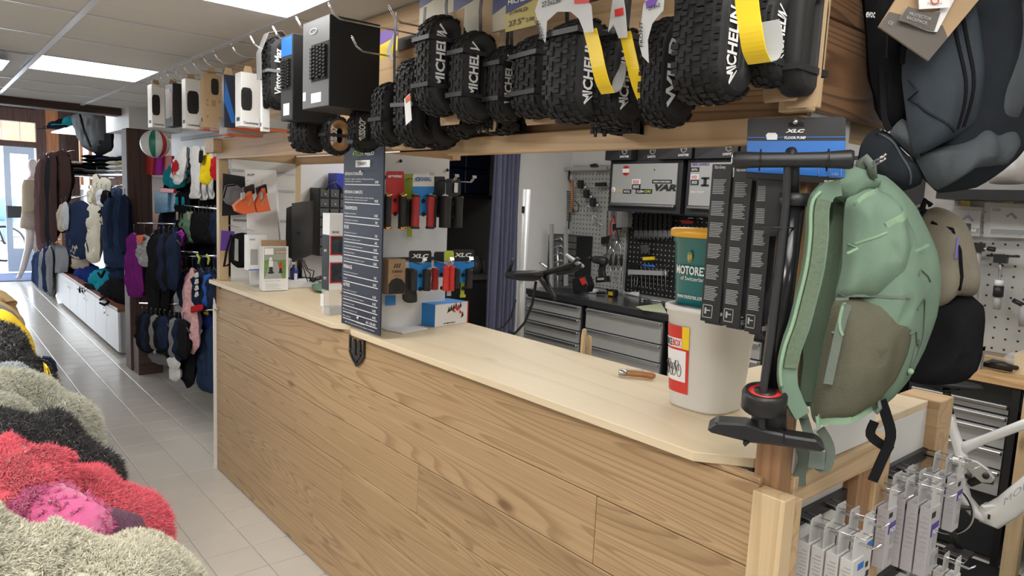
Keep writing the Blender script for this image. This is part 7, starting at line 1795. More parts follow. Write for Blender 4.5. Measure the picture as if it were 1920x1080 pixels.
cols = ['green', 'green', 'green', 'black', 'black', 'black', 'black', 'black', 'navy']
for k in range(9):
    x0 = 341+7.4*k
    garm('shorts', [(x0, 398), (x0+6, 397), (x0+7.5, 430), (x0+8, 455), (x0+1, 456), (x0-1.5, 430)], ('x', 1.50-.012*k), .035, cols[k], ('green' if k < 3 else 'dark navy' if k == 8 else 'black')+' shorts folded on the upper rail, '+
         ('leftmost', 'second green pair', 'third green pair', 'first black pair after the green', 'second black pair', 'third black pair', 'fourth black pair', 'fifth black pair', 'last by the counter post')[k], 'shorts', 'shorts on the upper rail', hang=(x0+3, 391), fold=.008, seed=k,
         parts=[('size_tag', [(x0, 398), (x0+4, 398), (x0+4, 412), (x0, 412)], .004, 'sand', .04)] if k in (0, 3) else [])
bar(258, 418, 330, 420, 1.30, 1.5, 'chrome rail carrying the purple top and black leggings')
bar(316, 470, 372, 474, 1.30, 1.35, 'empty chrome arm above the jerseys'); bar(336, 482, 408, 480, 1.28, 1.33, 'chrome rail carrying the jerseys')
GJ = 'sportswear on the display wall'
garm('sports_shirt', [(243, 440), (255, 436), (262, 446), (266, 500), (268, 548), (255, 556), (240, 550), (238, 500)], ('x', 1.30), .05, 'purple', 'purple sleeveless top at the left end of the sports wall', 'shirt', GJ, hang=(252, 425), seed=2)
garm('sports_shirt', [(262, 448), (272, 440), (281, 446), (280, 480), (277, 500), (264, 498), (260, 470)], ('x', 1.27), .04, mat('striped_cloth', (.36, .36, .37), .8, var=.95, vscale=45), 'white and black striped top with an orange neck', 'shirt', GJ, hang=(271, 427), seed=3, parts=[('neck', [(264, 442), (278, 441), (274, 456), (268, 456)], .01, 'coral', .03)])
garm('leggings', [(282, 440), (296, 430), (300, 470), (300, 560), (298, 640), (284, 640), (280, 560), (278, 490)], ('x', 1.30), .05, 'black', 'long black leggings hanging left on the sports wall', 'leggings', GJ, hang=(288, 424), seed=4)
garm('leggings', [(300, 436), (314, 428), (318, 480), (317, 560), (314, 590), (303, 590), (300, 520)], ('x', 1.33), .05, 'black', 'shorter black leggings right of the long ones', 'leggings', GJ, hang=(307, 424), seed=5)
garm('sports_shirt', [(320, 430), (333, 426), (336, 480), (334, 540), (322, 544), (318, 490)], ('x', 1.38), .05, 'navy', 'dark navy top between leggings and magenta scarf', 'shirt', GJ, seed=6)
garm('sports_shirt', [(333, 432), (344, 430), (346, 480), (343, 560), (334, 560)], ('x', 1.42), .04, 'black', 'black top right of the navy one, under the gloves', 'shirt', GJ, seed=7)
garm('scarf', [(332, 438), (340, 430), (345, 440), (340, 460), (333, 470)], ('x', 1.34), .02, 'magenta', 'magenta cloth tip above the empty chrome arm', 'scarf', seed=7)
garm('strap', [(331, 474), (336, 472), (338, 512), (333, 514)], ('x', 1.33), .01, 'orange', 'orange red strap below the empty chrome arm', 'strap', seed=7)
garm('shorts', [(266, 590), (280, 578), (288, 590), (290, 640), (284, 665), (262, 655), (258, 630)], ('x', 1.33), .05, 'black', 'black jersey shorts low on the sports wall at the column', 'shorts', GJ, hang=(276, 570), seed=8)
garm('shorts', [(288, 585), (304, 580), (312, 600), (314, 650), (305, 662), (290, 655), (286, 620)], ('x', 1.34), .05, 'black', 'black shorts with a white seam below the long leggings', 'shorts', GJ, hang=(297, 572), seed=9, parts=[('seam', [(300, 640), (303, 640), (304, 662), (300, 661)], .004, 'white', .045)])
garm('sports_shirt', [(240, 500), (262, 506), (264, 540), (270, 556), (240, 556)], ('x', 1.36), .03, 'purple', 'second purple garment behind the purple top', 'shirt', GJ, seed=10)
garm('sports_jacket', [(312, 600), (330, 585), (344, 590), (350, 640), (348, 690), (334, 700), (318, 680), (312, 640)], ('x', 1.33), .05, 'black', 'black training garment with white chevrons on the thigh', 'shorts', GJ, hang=(328, 575), seed=11,
     parts=[('chevron', [(317+0, 622+k*8), (322, 618+k*8), (323, 624+k*8), (318, 629+k*8)], .004, 'white', .045) for k in range(4)])
garm('sports_jacket', [(338, 610), (352, 600), (364, 610), (368, 660), (362, 720), (350, 728), (340, 700), (336, 650)], ('x', 1.30), .05, 'black', 'black trousers with white chevrons beside the pink jersey', 'trousers', GJ, hang=(350, 585), seed=12,
     parts=[('chevron', [(337+k*.6, 632+k*9), (342+k*.6, 636+k*9), (346+k*.6, 631+k*9), (342+k*.6, 642+k*9)], .004, 'white', .048) for k in range(4)])
garm('jersey', [(350, 520), (358, 502), (366, 506), (368, 560), (372, 610), (372, 650), (362, 665), (347, 650), (350, 590)], ('x', 1.26), .045, mat('pink_stripe_cloth', (.62, .36, .38), .8, var=.5, vscale=60), 'pink striped jersey hanging in front of the black trousers', 'shirt', GJ, hang=(362, 488), seed=13)
garm('jersey', [(343, 520), (352, 505), (354, 540), (352, 580), (345, 585), (341, 550)], ('x', 1.32), .04, 'navy', 'dark jersey with white dots left of the pink one', 'shirt', GJ, hang=(350, 488), seed=14, parts=[('print_patch', [(342, 498), (350, 498), (349, 525), (342, 524)], .004, 'white', .04)])
garm('jersey', [(366, 520), (376, 506), (386, 514), (390, 560), (386, 585), (372, 582), (367, 560)], ('x', 1.26), .045, 'navy', 'navy jersey with white dots and red hem right of the pink one', 'shirt', GJ, hang=(376, 488), seed=15,
     parts=[('print_patch', [(379, 512+k*12), (385, 510+k*12), (386, 518+k*12), (380, 521+k*12)], .004, 'white', .04) for k in range(4)]+[('hem', [(368, 574), (390, 570), (390, 580), (368, 586)], .01, 'red', .03)])
garm('jersey', [(384, 515), (394, 504), (400, 520), (402, 590), (396, 620), (384, 625), (380, 600)], ('x', 1.344), .045, 'royal', 'royal blue jersey beside the counter end strip', 'shirt', GJ, hang=(390, 488), seed=16)
garm('jersey', [(394, 520), (402, 506), (408, 514), (408, 590), (400, 600), (395, 560)], ('x', 1.344), .04, 'black', 'black jersey with lime chevrons at the counter end strip', 'shirt', GJ, hang=(402, 488), seed=17, parts=[('chevron', [(397, 520+k*12), (403, 524+k*12), (403, 530+k*12), (397, 528+k*12)], .004, 'yellow', .04) for k in range(6)])
for k, (x, y) in enumerate(((372, 494), (390, 495))): t = P(x, y, x=1.22); o = B().tube([t, t+Vector((0, -.02, .03)), t+Vector((0, .02, .05))], .006, 6).build('hanger_clip', M['lime']); tag(o, 'lime green hanger clip above the jerseys, %s' % ('left', 'right')[k], 'clip')
garm('trousers', [(374, 640), (388, 610), (402, 605), (405, 660), (403, 730), (398, 738), (378, 732), (372, 700)], ('x', 1.346), .05, 'denim', 'long dark blue trousers touching the floor beside the counter end', 'trousers', GJ, hang=(392, 596), seed=18)
bar(372, 582, 408, 580, 1.26, 1.24, 'dark arm carrying the long blue trousers'); bar(310, 572, 350, 568, 1.32, 1.36, 'low chrome rail carrying the chevron trousers'); bar(262, 568, 305, 570, 1.30, 1.36, 'low chrome rail carrying the black shorts')
t = garm('slide_sandal', [(320, 688), (332, 684), (338, 694), (338, 708), (330, 716), (320, 710)], ('x', 1.24), .035, 'white', 'white slide sandal hanging low above the floor tiles', 'sandal', parts=[('strap_band', [(316, 672), (330, 668), (342, 682), (336, 694), (322, 690)], .03, 'white', .01)], seed=19, fold=.002)
garm('sock_bundle', [(284, 662), (300, 656), (318, 668), (318, 682), (300, 684), (286, 676)], ('x', 1.36), .06, 'grey', 'grey woolly sock bundle low on the sports wall', 'socks', seed=20)
o = BX((1.37, 6.40, .001), (1.56, 6.58, .30)).build('wooden_plinth', M['darkwood']); tag(o, 'dark wooden plinth on the floor under the sportswear', 'plinth')
# filler dark garments behind, along the wall
for k in range(8):
    y = 4.55+.26*k; zt_ = (1.72, 1.42)[k % 2]; x = 1.60
    t = thing('sports_shirt', 'dark %s garment hanging close to the wall behind the others, %s from the counter' % (('black', 'navy')[k % 2], ('first', 'second', 'third', 'fourth', 'fifth', 'sixth', 'seventh', 'eighth')[k]), 'shirt', (x, y, zt_-.5), 'dark garments on the wall')
    B().pillow([(x, y-.11, zt_), (x, y+.11, zt_), (x, y+.15, zt_-.3), (x, y+.14, zt_-.75), (x, y-.14, zt_-.75), (x, y-.15, zt_-.3)], (-1, 0, 0), .07, rings=5, fold=.02, seed=k).build('body', cl(('black', 'navy')[k % 2]), t)

# ================================================================== LOW CABINETS WITH BACKPACKS
CXW = 1.377; CH = .455
y0c, y1c = 7.20, 11.0
cb = thing('low_cabinet', 'long low white cabinet with brown top along the aisle', 'cabinet', (CXW+.2, 9, 0))
M['cabwhite'] = mat('cabinet_white', (.64, .66, .69), .4, var=.02); M['brown_top'] = mat('brown_laminate', (.22, .075, .04), .4)
BX((CXW+.02, y0c+.015, .03), (CXW+.42, y1c, CH-.03)).build('carcass', M['greycard'], cb)
BX((CXW-.005, y0c, CH-.03), (CXW+.43, y1c+.01, CH)).build('top', M['brown_top'], cb, bevel=.003)
BX((CXW+.05, y0c+.0, .03), (CXW+.40, y0c+.014, CH-.03)).build('end_panel', M['ltgrey'] if 'ltgrey' in M else M['greycard'], cb)
n_ = 7
for k in range(n_):
    a, b_ = y0c+(y1c-y0c)*k/n_, y0c+(y1c-y0c)*(k+1)/n_
    d_ = BX((CXW, a+.004, .04), (CXW+.02, b_-.004, CH-.035)).build('door', M['cabwhite'], cb, bevel=.002)
    hy_ = a+.07 if k % 2 else b_-.07
    B().tube([(CXW-.02, hy_-.05, CH-.08), (CXW-.02, hy_+.05, CH-.08)], .004, 6).build('handle', M['chrome'], d_); B().lathe((CXW, hy_, CH-.13), [(.008, 0), (.008, .01)], 8, (-1, 0, 0)).build('lock', M['chrome'], d_)
def pack(px, x, mk, label, T=.1, strap=None, seed=0, name='backpack', cat='backpack'):
    t = garm(name, px, ('x', x), T, mk, label, cat, seed=seed, fold=.012)
    if strap: B().tube([P(a, b_, x=x-T-.01) for a, b_ in strap], .012, 6).build('strap', cl('black'), t)
    return t
pack([(138, 520), (145, 505), (160, 496), (178, 497), (190, 510), (190, 530), (178, 540), (150, 542), (140, 535)], 1.52, 'royal', 'dark blue backpack lying on the low cabinet', .12, [(136, 545), (148, 530), (155, 546), (165, 545)], 1)
pack([(172, 520), (182, 505), (200, 503), (208, 515), (205, 540), (195, 550), (176, 545)], 1.50, 'teal', 'turquoise backpack between the blue and the black one', .11, [(184, 512), (190, 520), (196, 508)], 2)
pack([(188, 545), (200, 528), (220, 520), (240, 525), (247, 550), (245, 570), (225, 574), (196, 568)], 1.50, 'black', 'large black bag at the near end of the low cabinet', .13, [(188, 562), (196, 556), (204, 566), (196, 572), (188, 568)], 3)
t = pack([(150, 540), (158, 532), (170, 532), (178, 545), (170, 555), (155, 552)], 1.42, 'black', 'small black pouch in front of the blue backpack', .07, None, 4, 'pouch', 'bag')
for k in range(3): tag(BX(P(100, 518, x=1.45)+Vector((0, -.1, -.02+.03*k)), P(138, 508, x=1.45)+Vector((.25, .1, .0+.03*k))).build('folded_shirt', cl(('cream', 'blue', 'denim')[k])), 'folded garment on the far end of the low cabinet, %s of three' % ('bottom', 'middle', 'top')[k], 'shirt')
# ================================================================== CLOTHES BAY BEYOND THE COLUMN
GH2 = 'clothes hanging in the far bay'
def shelfb(px0, px1, py, x0, dep, label, name='shelf'):
    a, b_ = P(px0, py, x=x0), P(px1, py, x=x0); t = BX((x0, b_.y, a.z-.02), (x0+dep, a.y, a.z)).build(name, M['pwhite']); tag(t, label, 'shelf'); return a.z, b_.y, a.y
z1, ya, yb3 = shelfb(118, 152, 327, 1.62, .4, 'white wall shelf with folded clothes, left one')
z2, yc_, yd_ = shelfb(183, 240, 326, 1.62, .4, 'white wall shelf with folded clothes, right one by the column')
z3, ye_, yf_ = shelfb(96, 172, 247, 1.72, .35, 'high white shelf carrying caps near the windows')
def stack(px, pyb, x, n, ks, lab, w_=.24):
    p = P(px, pyb, x=x)
    for k in range(n):
        z = p.z+.002+k*.045
        t = B().pillow([(x-.05, p.y-w_/2, z+.02), (x-.05, p.y+w_/2, z+.02), (x+.25, p.y+w_/2, z+.02), (x+.25, p.y-w_/2, z+.02)], (0, 0, 1), .022, rings=4, pw=.35, fold=.004, seed=k).build('folded_sweater', cl(ks[k % len(ks)]))
        tag(t, '%s folded garment in the %s, %s' % (ks[k % len(ks)], lab, ('bottom', 'second', 'third', 'fourth', 'fifth')[k]), 'sweater', 'folded clothes on the shelves')
stack(127, 326, 1.64, 4, ['cream', 'ltgrey', 'denim', 'cream'], 'pile by the brown coats')
stack(143, 326, 1.64, 3, ['denim', 'sand', 'black'], 'second pile from the coats')
stack(165, 324, 1.66, 5, ['grey', 'black', 'black', 'black', 'black'], 'tall black pile', .34)
stack(190, 324, 1.66, 4, ['grey', 'black', 'black', 'navy'], 'pile right of the tall black one', .3)
stack(212, 325, 1.64, 4, ['white', 'white', 'cream', 'black'], 'white pile on the right shelf')
stack(230, 325, 1.64, 4, ['white', 'cream', 'beige', 'navy'], 'beige pile next to the column')
# hanging pieces: (outline), plane x, thickness, colour, label
H_ = [
 ('coat', [(72, 300), (88, 288), (96, 300), (98, 380), (96, 440), (86, 478), (72, 470), (66, 400)], 1.45, .10, 'maroon', 'dull maroon coat, leftmost hanging before the windows'),
 ('coat', [(80, 298), (100, 284), (112, 300), (114, 380), (110, 445), (80, 440), (76, 370)], 1.42, .10, 'brown', 'brown coat between the maroon one and the darkest'),
 ('coat', [(96, 292), (118, 280), (130, 296), (134, 340), (126, 380), (118, 392), (92, 388), (88, 340)], 1.40, .11, 'brown', 'dark brown coat, rightmost and largest of the brown coats'),
 ('tshirt', [(98, 400), (120, 378), (126, 392), (118, 430), (96, 424)], 1.44, .06, 'cream', 'pale yellow shirt at the left end of the middle rail'),
 ('tshirt', [(106, 410), (128, 380), (134, 400), (124, 436), (106, 434)], 1.42, .06, 'denim', 'blue grey shirt behind the navy tee'),
 ('tshirt', [(112, 425), (130, 385), (150, 375), (168, 385), (170, 430), (166, 484), (134, 484), (130, 438), (113, 434)], 1.38, .08, 'navy', 'big navy tee shirt hanging in the middle of the far bay'),
 ('sweater', [(66, 500), (80, 458), (90, 452), (94, 500), (86, 540), (70, 540)], 1.46, .08, 'navy', 'dark blue sweater at the lower left of the far bay'),
 ('sweater', [(74, 500), (88, 458), (98, 456), (100, 500), (94, 550), (78, 548)], 1.43, .08, 'denim', 'grey blue sweater lower left, second in line'),
 ('sweater', [(82, 520), (92, 462), (108, 456), (128, 470), (126, 510), (112, 512), (106, 540), (98, 562), (84, 560)], 1.40, .09, 'grey', 'light grey sweatshirt with long sleeve, lower left'),
 ('sweater', [(108, 480), (128, 460), (150, 462), (166, 480), (166, 502), (140, 506), (112, 505)], 1.48, .08, 'sand', 'brownish jersey below the navy tee'),
 ('shirt', [(134, 440), (140, 442), (152, 475), (148, 486), (136, 482)], 1.37, .04, 'beige', 'beige sleeve piece beside the navy tee'),
 ('singlet', [(170, 370), (176, 330), (182, 326), (186, 338), (196, 332), (208, 340), (205, 366), (186, 380), (172, 380)], 1.46, .05, 'cream', 'cream tank top above the cream hoodie'),
 ('hoodie', [(162, 405), (172, 380), (186, 376), (190, 400), (188, 450), (186, 490), (172, 494), (166, 484), (170, 430)], 1.40, .07, 'cream', 'cream hoodie with a long sleeve in the right part of the bay'),
 ('tshirt', [(186, 395), (196, 378), (204, 384), (202, 412), (196, 425), (188, 415)], 1.42, .05, 'black', 'small black tee next to the cream hoodie'),
 ('tshirt', [(192, 410), (202, 384), (208, 390), (206, 424), (196, 430)], 1.40, .04, 'beige', 'beige tee next to the denim jackets'),
 ('jacket', [(196, 400), (206, 358), (220, 352), (236, 360), (238, 400), (232, 480), (226, 500), (202, 498), (198, 450)], 1.46, .08, 'denim', 'denim jacket behind, high on the right rail'),
 ('jacket', [(200, 440), (210, 390), (222, 382), (240, 372), (246, 420), (246, 500), (228, 502), (204, 500)], 1.38, .10, 'denim', 'large denim blue jacket in front, right end of the bay'),
 ('trousers', [(198, 500), (230, 500), (240, 520), (238, 535), (200, 530)], 1.52, .06, 'navy', 'dark trousers behind the turquoise backpack'),
]
for k, (nm, ol, x, T_, mk, lab) in enumerate(H_):
    ty = min(ol, key=lambda q: q[1]); garm(nm, ol, ('x', x), T_, mk, lab, nm.replace('_', ' ') if nm != 'tshirt' else 't-shirt', GH2, hang=(ty[0], ty[1]-8), seed=k+30, fold=.014, ff=7)
def slices(x0, x1, yt, yb_, n, x, ks, nm, lab, grp, slope=0, drop=10):
    ord_ = ('first', 'second', 'third', 'fourth', 'fifth', 'sixth', 'seventh', 'eighth')
    for k in range(n):
        a = x0+(x1-x0)*k/n; w_ = (x1-x0)/n*1.25; t_ = yt+slope*k; e_ = yb_+(k*7 % 5)-2
        garm(nm, [(a+w_*.45, t_-2), (a+w_*.7, t_), (a+w_, t_+drop), (a+w_*1.05, (t_+e_)/2), (a+w_, e_), (a+w_*.1, e_+2), (a, (t_+e_)/2), (a+w_*.05, t_+drop)], ('x', x-.012*k), .05, ks[k % len(ks)],
             '%s %s %s, %s from the door side' % (ks[k % len(ks)], nm.replace('_', ' '), lab, ord_[k]), nm.replace('_', ' '), grp, hang=(a+w_*.5, t_-8), seed=k+70, fold=.010, ff=5)
slices(68, 104, 300, 452, 4, 1.36, ['maroon', 'brown', 'black', 'brown'], 'coat', 'in front on the brown coats rail', GH2, -3, 14)
slices(96, 126, 392, 430, 4, 1.36, ['cream', 'denim', 'beige', 'ltgrey'], 'shirt', 'before the navy tee', GH2, -4, 8)
slices(62, 96, 474, 545, 5, 1.37, ['navy', 'denim', 'grey', 'navy', 'grey'], 'sweater', 'before the grey sweatshirt', GH2, -3, 12)
slices(168, 202, 352, 384, 4, 1.40, ['cream', 'beige', 'white', 'black'], 'shirt', 'high by the cream tank top', GH2, 2, 8)
slices(196, 238, 372, 470, 4, 1.34, ['denim', 'navy', 'denim', 'navy'], 'jacket', 'before the large denim jacket', GH2, -2, 14)
slices(284, 330, 440, 540, 5, 1.24, ['black', 'black', 'navy', 'black', 'navy'], 'leggings', 'before the long black leggings', GJ, -1, 8)
slices(262, 312, 588, 655, 6, 1.27, ['black', 'navy', 'black', 'grey', 'black', 'navy'], 'shorts', 'low beside the column', GJ, 1, 8)
slices(314, 348, 596, 672, 4, 1.25, ['black', 'grey', 'navy', 'black'], 'shorts', 'behind the white sandal', GJ, 1, 8)
slices(366, 404, 515, 575, 5, 1.30, ['navy', 'royal', 'black', 'blue', 'navy'], 'jersey', 'right of the pink jersey', GJ, 0, 8)
for k, (a, b_, c2, d2, l_) in enumerate(((100, 290, 140, 282, 'carrying the brown coats'), (118, 372, 172, 366, 'carrying the navy tee'), (95, 452, 130, 446, 'carrying the grey sweatshirt'), (170, 334, 215, 334, 'carrying the cream tank top'), (196, 352, 240, 346, 'carrying the denim jackets'))):
    bar(a, b_, c2, d2, 1.48, 1.48, 'chrome arm in the far bay '+l_, .008, group='rails in the far bay')
pack([(140, 215), (160, 205), (185, 208), (200, 225), (196, 262), (180, 286), (162, 280), (145, 250)], 1.62, mat('satin_dark_bag', (.022, .02, .02), .7, var=.5, vscale=8, spec=.1), 'dark shiny backpack hanging high beside the white soffit', .12, [(150, 215), (158, 245), (170, 275)], 5)
pack([(176, 235), (190, 225), (206, 240), (208, 280), (190, 292), (176, 286)], 1.66, 'black', 'black bag hanging high against the column', .1, None, 6)
for k, (x, y, mk) in enumerate(((102, 238, 'navy'), (116, 234, 'black'), (132, 230, 'teal'))):
    p = P(x, y, x=1.66); t = thing('cap', ('navy', 'black', 'dark teal')[k]+' cap on the high white shelf', 'cap', p, 'caps on the high shelf')
    B().lathe(p-RZ*.03, [(.10, 0), (.10, .03), (.08, .08), (.04, .11), (0, .12)], 14).build('crown', cl(mk), t); B().prism([p+Vector((-.05, -.08, -.03)), p+Vector((-.2, -.07, -.05)), p+Vector((-.23, 0, -.055)), p+Vector((-.2, .07, -.05)), p+Vector((-.05, .08, -.03))], (0, 0, .008)).build('brim', cl(mk), t)
# backing wall of the bay
o = BX((1.95, 7.1, .0), (2.05, 10.9, 2.9)).build('bay_panel', M['orange_wood']); tag(o, 'orange brown timber partition behind the hanging clothes', 'partition')
# mannequin by the door
mp = P(50, 520, y=13.4); mz = 0
t = thing('mannequin', 'pale mannequin with shorts standing beside the open door', 'mannequin', (mp.x, 13.4, 0))
def Y13(px, py, d=0): return P(px, py, y=13.4+d)
me_m = mat('mannequin_skin', (.62, .55, .52), .4)
b = B()
hip = Y13(62, 405)
b.tube([Y13(62, 330), Y13(62, 345), Y13(63, 365), Y13(62, 385), hip, hip-RZ*.08], [.05, .13, .14, .11, .14, .10], 16, flat=.65); b.tube([Y13(62, 318), Y13(62, 334)], [.045, .05], 10)
b.sphere(Y13(62, 312), .10, 14, 10, (.8, .9, 1.2))
hz_ = Y13(50, 430).z
b.tube([hip+Vector((-.03, 0, -.05)), Y13(57, 450), Y13(52, 470), Y13(44, 500), Y13(38, 516)], [.085, .075, .05, .045, .03], 12)
b.tube([hip+Vector((.05, 0, -.05)), Y13(68, 450), Y13(70, 475), Y13(72, 500), Y13(74, 514)], [.085, .075, .05, .045, .03], 12)
b.tube([Y13(38, 516), Y13(34, 521), Y13(30, 522)], [.035, .03, .015], 8); b.tube([Y13(74, 514), Y13(73, 520), Y13(70, 521)], [.035, .03, .015], 8)
b.tube([Y13(55, 342), Y13(53, 365), Y13(56, 392)], [.045, .04, .03], 10); b.build('body', me_m, t)
b = B(); b.tube([Y13(62, 398), Y13(62, 412), Y13(60, 430)], [.15, .165, .16], 16, flat=.7); b.build('shorts', cl('sand'), t)
b = B(); b.tube([Y13(62, 338), Y13(62, 350), Y13(63, 370), Y13(62, 402)], [.12, .15, .155, .15], 16, flat=.68); b.build('top', cl('beige'), t)
# passer-by outside, leaning bicycle
pe = P(12, 440, y=17.2)
t = thing('person', 'person in light blue clothes with a shoulder bag, walking outside the door', 'person', (pe.x, 17.2, -.02))
def Y17(px, py): return P(px, py, y=17.2)
b = B(); cx0 = 12
b.sphere(Y17(12, 357), .11, 12, 8, (.8, .9, 1.15)); b.build('head', mat('skin_tone', (.5, .33, .25), .6), t)
b = B(); b.tube([Y17(12, 368), Y17(12, 374), Y17(13, 395), Y17(12, 412)], [.07, .20, .19, .19], 14, flat=.6); b.tube([Y17(6, 374), Y17(3, 395), Y17(5, 412)], [.07, .055, .045], 8); b.tube([Y17(18, 374), Y17(22, 395), Y17(20, 412)], [.07, .055, .045], 8); b.build('jacket', cl('blue') if False else cloth('sky', (.22, .38, .62)), t)
b = B(); b.tube([Y17(10, 410), Y17(9, 430), Y17(8, 452)], [.11, .08, .06], 10); b.tube([Y17(15, 410), Y17(16, 430), Y17(18, 452)], [.11, .08, .06], 10); b.build('trousers', cloth('pale_denim', (.25, .33, .48)), t)
b = B(); b.tube([Y17(8, 452), Y17(5, 455)], .06, 8); b.tube([Y17(18, 452), Y17(15, 455)], .06, 8); b.build('shoes', cl('black'), t)
B().sphere(Y17(20, 400), .14, 10, 8, (.6, .6, 1)).build('bag', cl('denim'), t)
bw = P(8, 452, y=16.0)
t = thing('bicycle', 'bicycle leaning outside the door, only its wheel in view', 'bicycle', (bw.x, 16, 0))
for dx in (0, -1.02):
    wq = B().tube([bw+Vector((dx+.32*math.cos(k*2*math.pi/32), 0, .32*math.sin(k*2*math.pi/32)-.05)) for k in range(32)], .02, 8, closed=True).build('wheel', M['rubber'], t)
    b = B()
    for k in range(14): b.tube([bw+Vector((dx, 0, -.05)), bw+Vector((dx+.3*math.cos(k*.449), 0, .3*math.sin(k*.449)-.05))], .002, 4)
    b.build('spokes', S_, wq, kind='stuff')
b = B(); o_ = bw-RZ*.05
for a, c2 in (((0, 0), (-.15, .55)), ((-.15, .5), (-.65, .5)), ((-.15, .42), (-.6, .0)), ((-.72, .6), (-.6, 0)), ((-.6, 0), (-1.02, 0)), ((-1.02, 0), (-.68, .45))): b.tube([o_+Vector((a[0], 0, a[1])), o_+Vector((c2[0], 0, c2[1]))], .016, 8)
b.tube([o_+Vector((-.15, -.25, .6)), o_+Vector((-.15, .25, .6))], .014, 8); b.build('frame', M['darkgrey'], t); B().sphere(o_+Vector((-.74, 0, .64)), .1, 10, 6, (1.2, .5, .3)).build('saddle', K_, t)

# ================================================================== FLEECE JACKETS IN THE FOREGROUND
rail = B().tube([(-.06, .2, 1.34), (-.06, 3.9, 1.34)], .012, 10).build('jacket_rail', M['chrome']); tag(rail, 'chrome rail running away at the lower left, under the fleece jackets', 'rail')
for y in (.25, 3.85):
    pass
st = B(); st.tube([(-.06, 3.85, 1.34), (-.06, 3.85, .02)], .014, 8); st.tube([(-.06, .22, 1.34), (-.06, .22, .02)], .014, 8)
for y in (.22, 3.85): st.tube([(-.32, y, .015), (.2, y, .015)], .014, 8)
o = st.build('rail_stand', M['chrome']); tag(o, 'chrome uprights and feet of the jacket rail', 'stand')
def furstrands(surf_pts, normals, L_, w_, n, curl=.5, seed=0, jitter=1.0, droop=.25):
    r_ = np.random.default_rng(seed); m = len(surf_pts); idx = r_.integers(0, m, n)
    Pn = surf_pts[idx]; N = normals[idx]
    D = N+curl*r_.normal(0, .55, (n, 3)); D[:, 2] -= droop; D /= np.linalg.norm(D, axis=1)[:, None]
    S = np.cross(D, r_.normal(0, 1, (n, 3))); S /= np.linalg.norm(S, axis=1)[:, None]+1e-9
    L = L_*(.55+.8*r_.random(n))[:, None]; W = w_*(.7+.6*r_.random(n))[:, None]
    Bd = np.cross(D, S)
    mid = Pn+D*L*.55+Bd*L*.12*r_.normal(0, 1, (n, 1)); tip = Pn+D*L+Bd*L*.35*r_.normal(0, 1, (n, 1))
    V = np.stack([Pn-S*W/2, Pn+S*W/2, mid+S*W*.42, mid-S*W*.42, tip], 1).reshape(-1, 3)
    return V, None
def meshfrom(V, F, name, m, par, kind=None):
    me = bpy.data.meshes.new(name); V = np.asarray(V)-np.array(par.location)[None]
    if F is None:                                     # strands: five corners each, a quad and a tip
        n = len(V)//5; base = (np.arange(n)*5)[:, None]
        lv = (base+np.array([[0, 1, 2, 3, 3, 2, 4]])).ravel().astype(np.int32)
        me.vertices.add(len(V)); me.vertices.foreach_set('co', V.astype(np.float32).ravel())
        me.loops.add(7*n); me.loops.foreach_set('vertex_index', lv)
        st_ = np.stack([np.arange(n)*7, np.arange(n)*7+4], 1).ravel().astype(np.int32)
        me.polygons.add(2*n); me.polygons.foreach_set('loop_start', st_); me.polygons.foreach_set('loop_total', np.tile([4, 3], n).astype(np.int32))
    else: me.from_pydata(V.tolist(), [], F)
    me.materials.append(m); me.update(calc_edges=True)
    o = bpy.data.objects.new(name, me); COL.objects.link(o); o.parent = par
    if kind: o['kind'] = kind
    return o
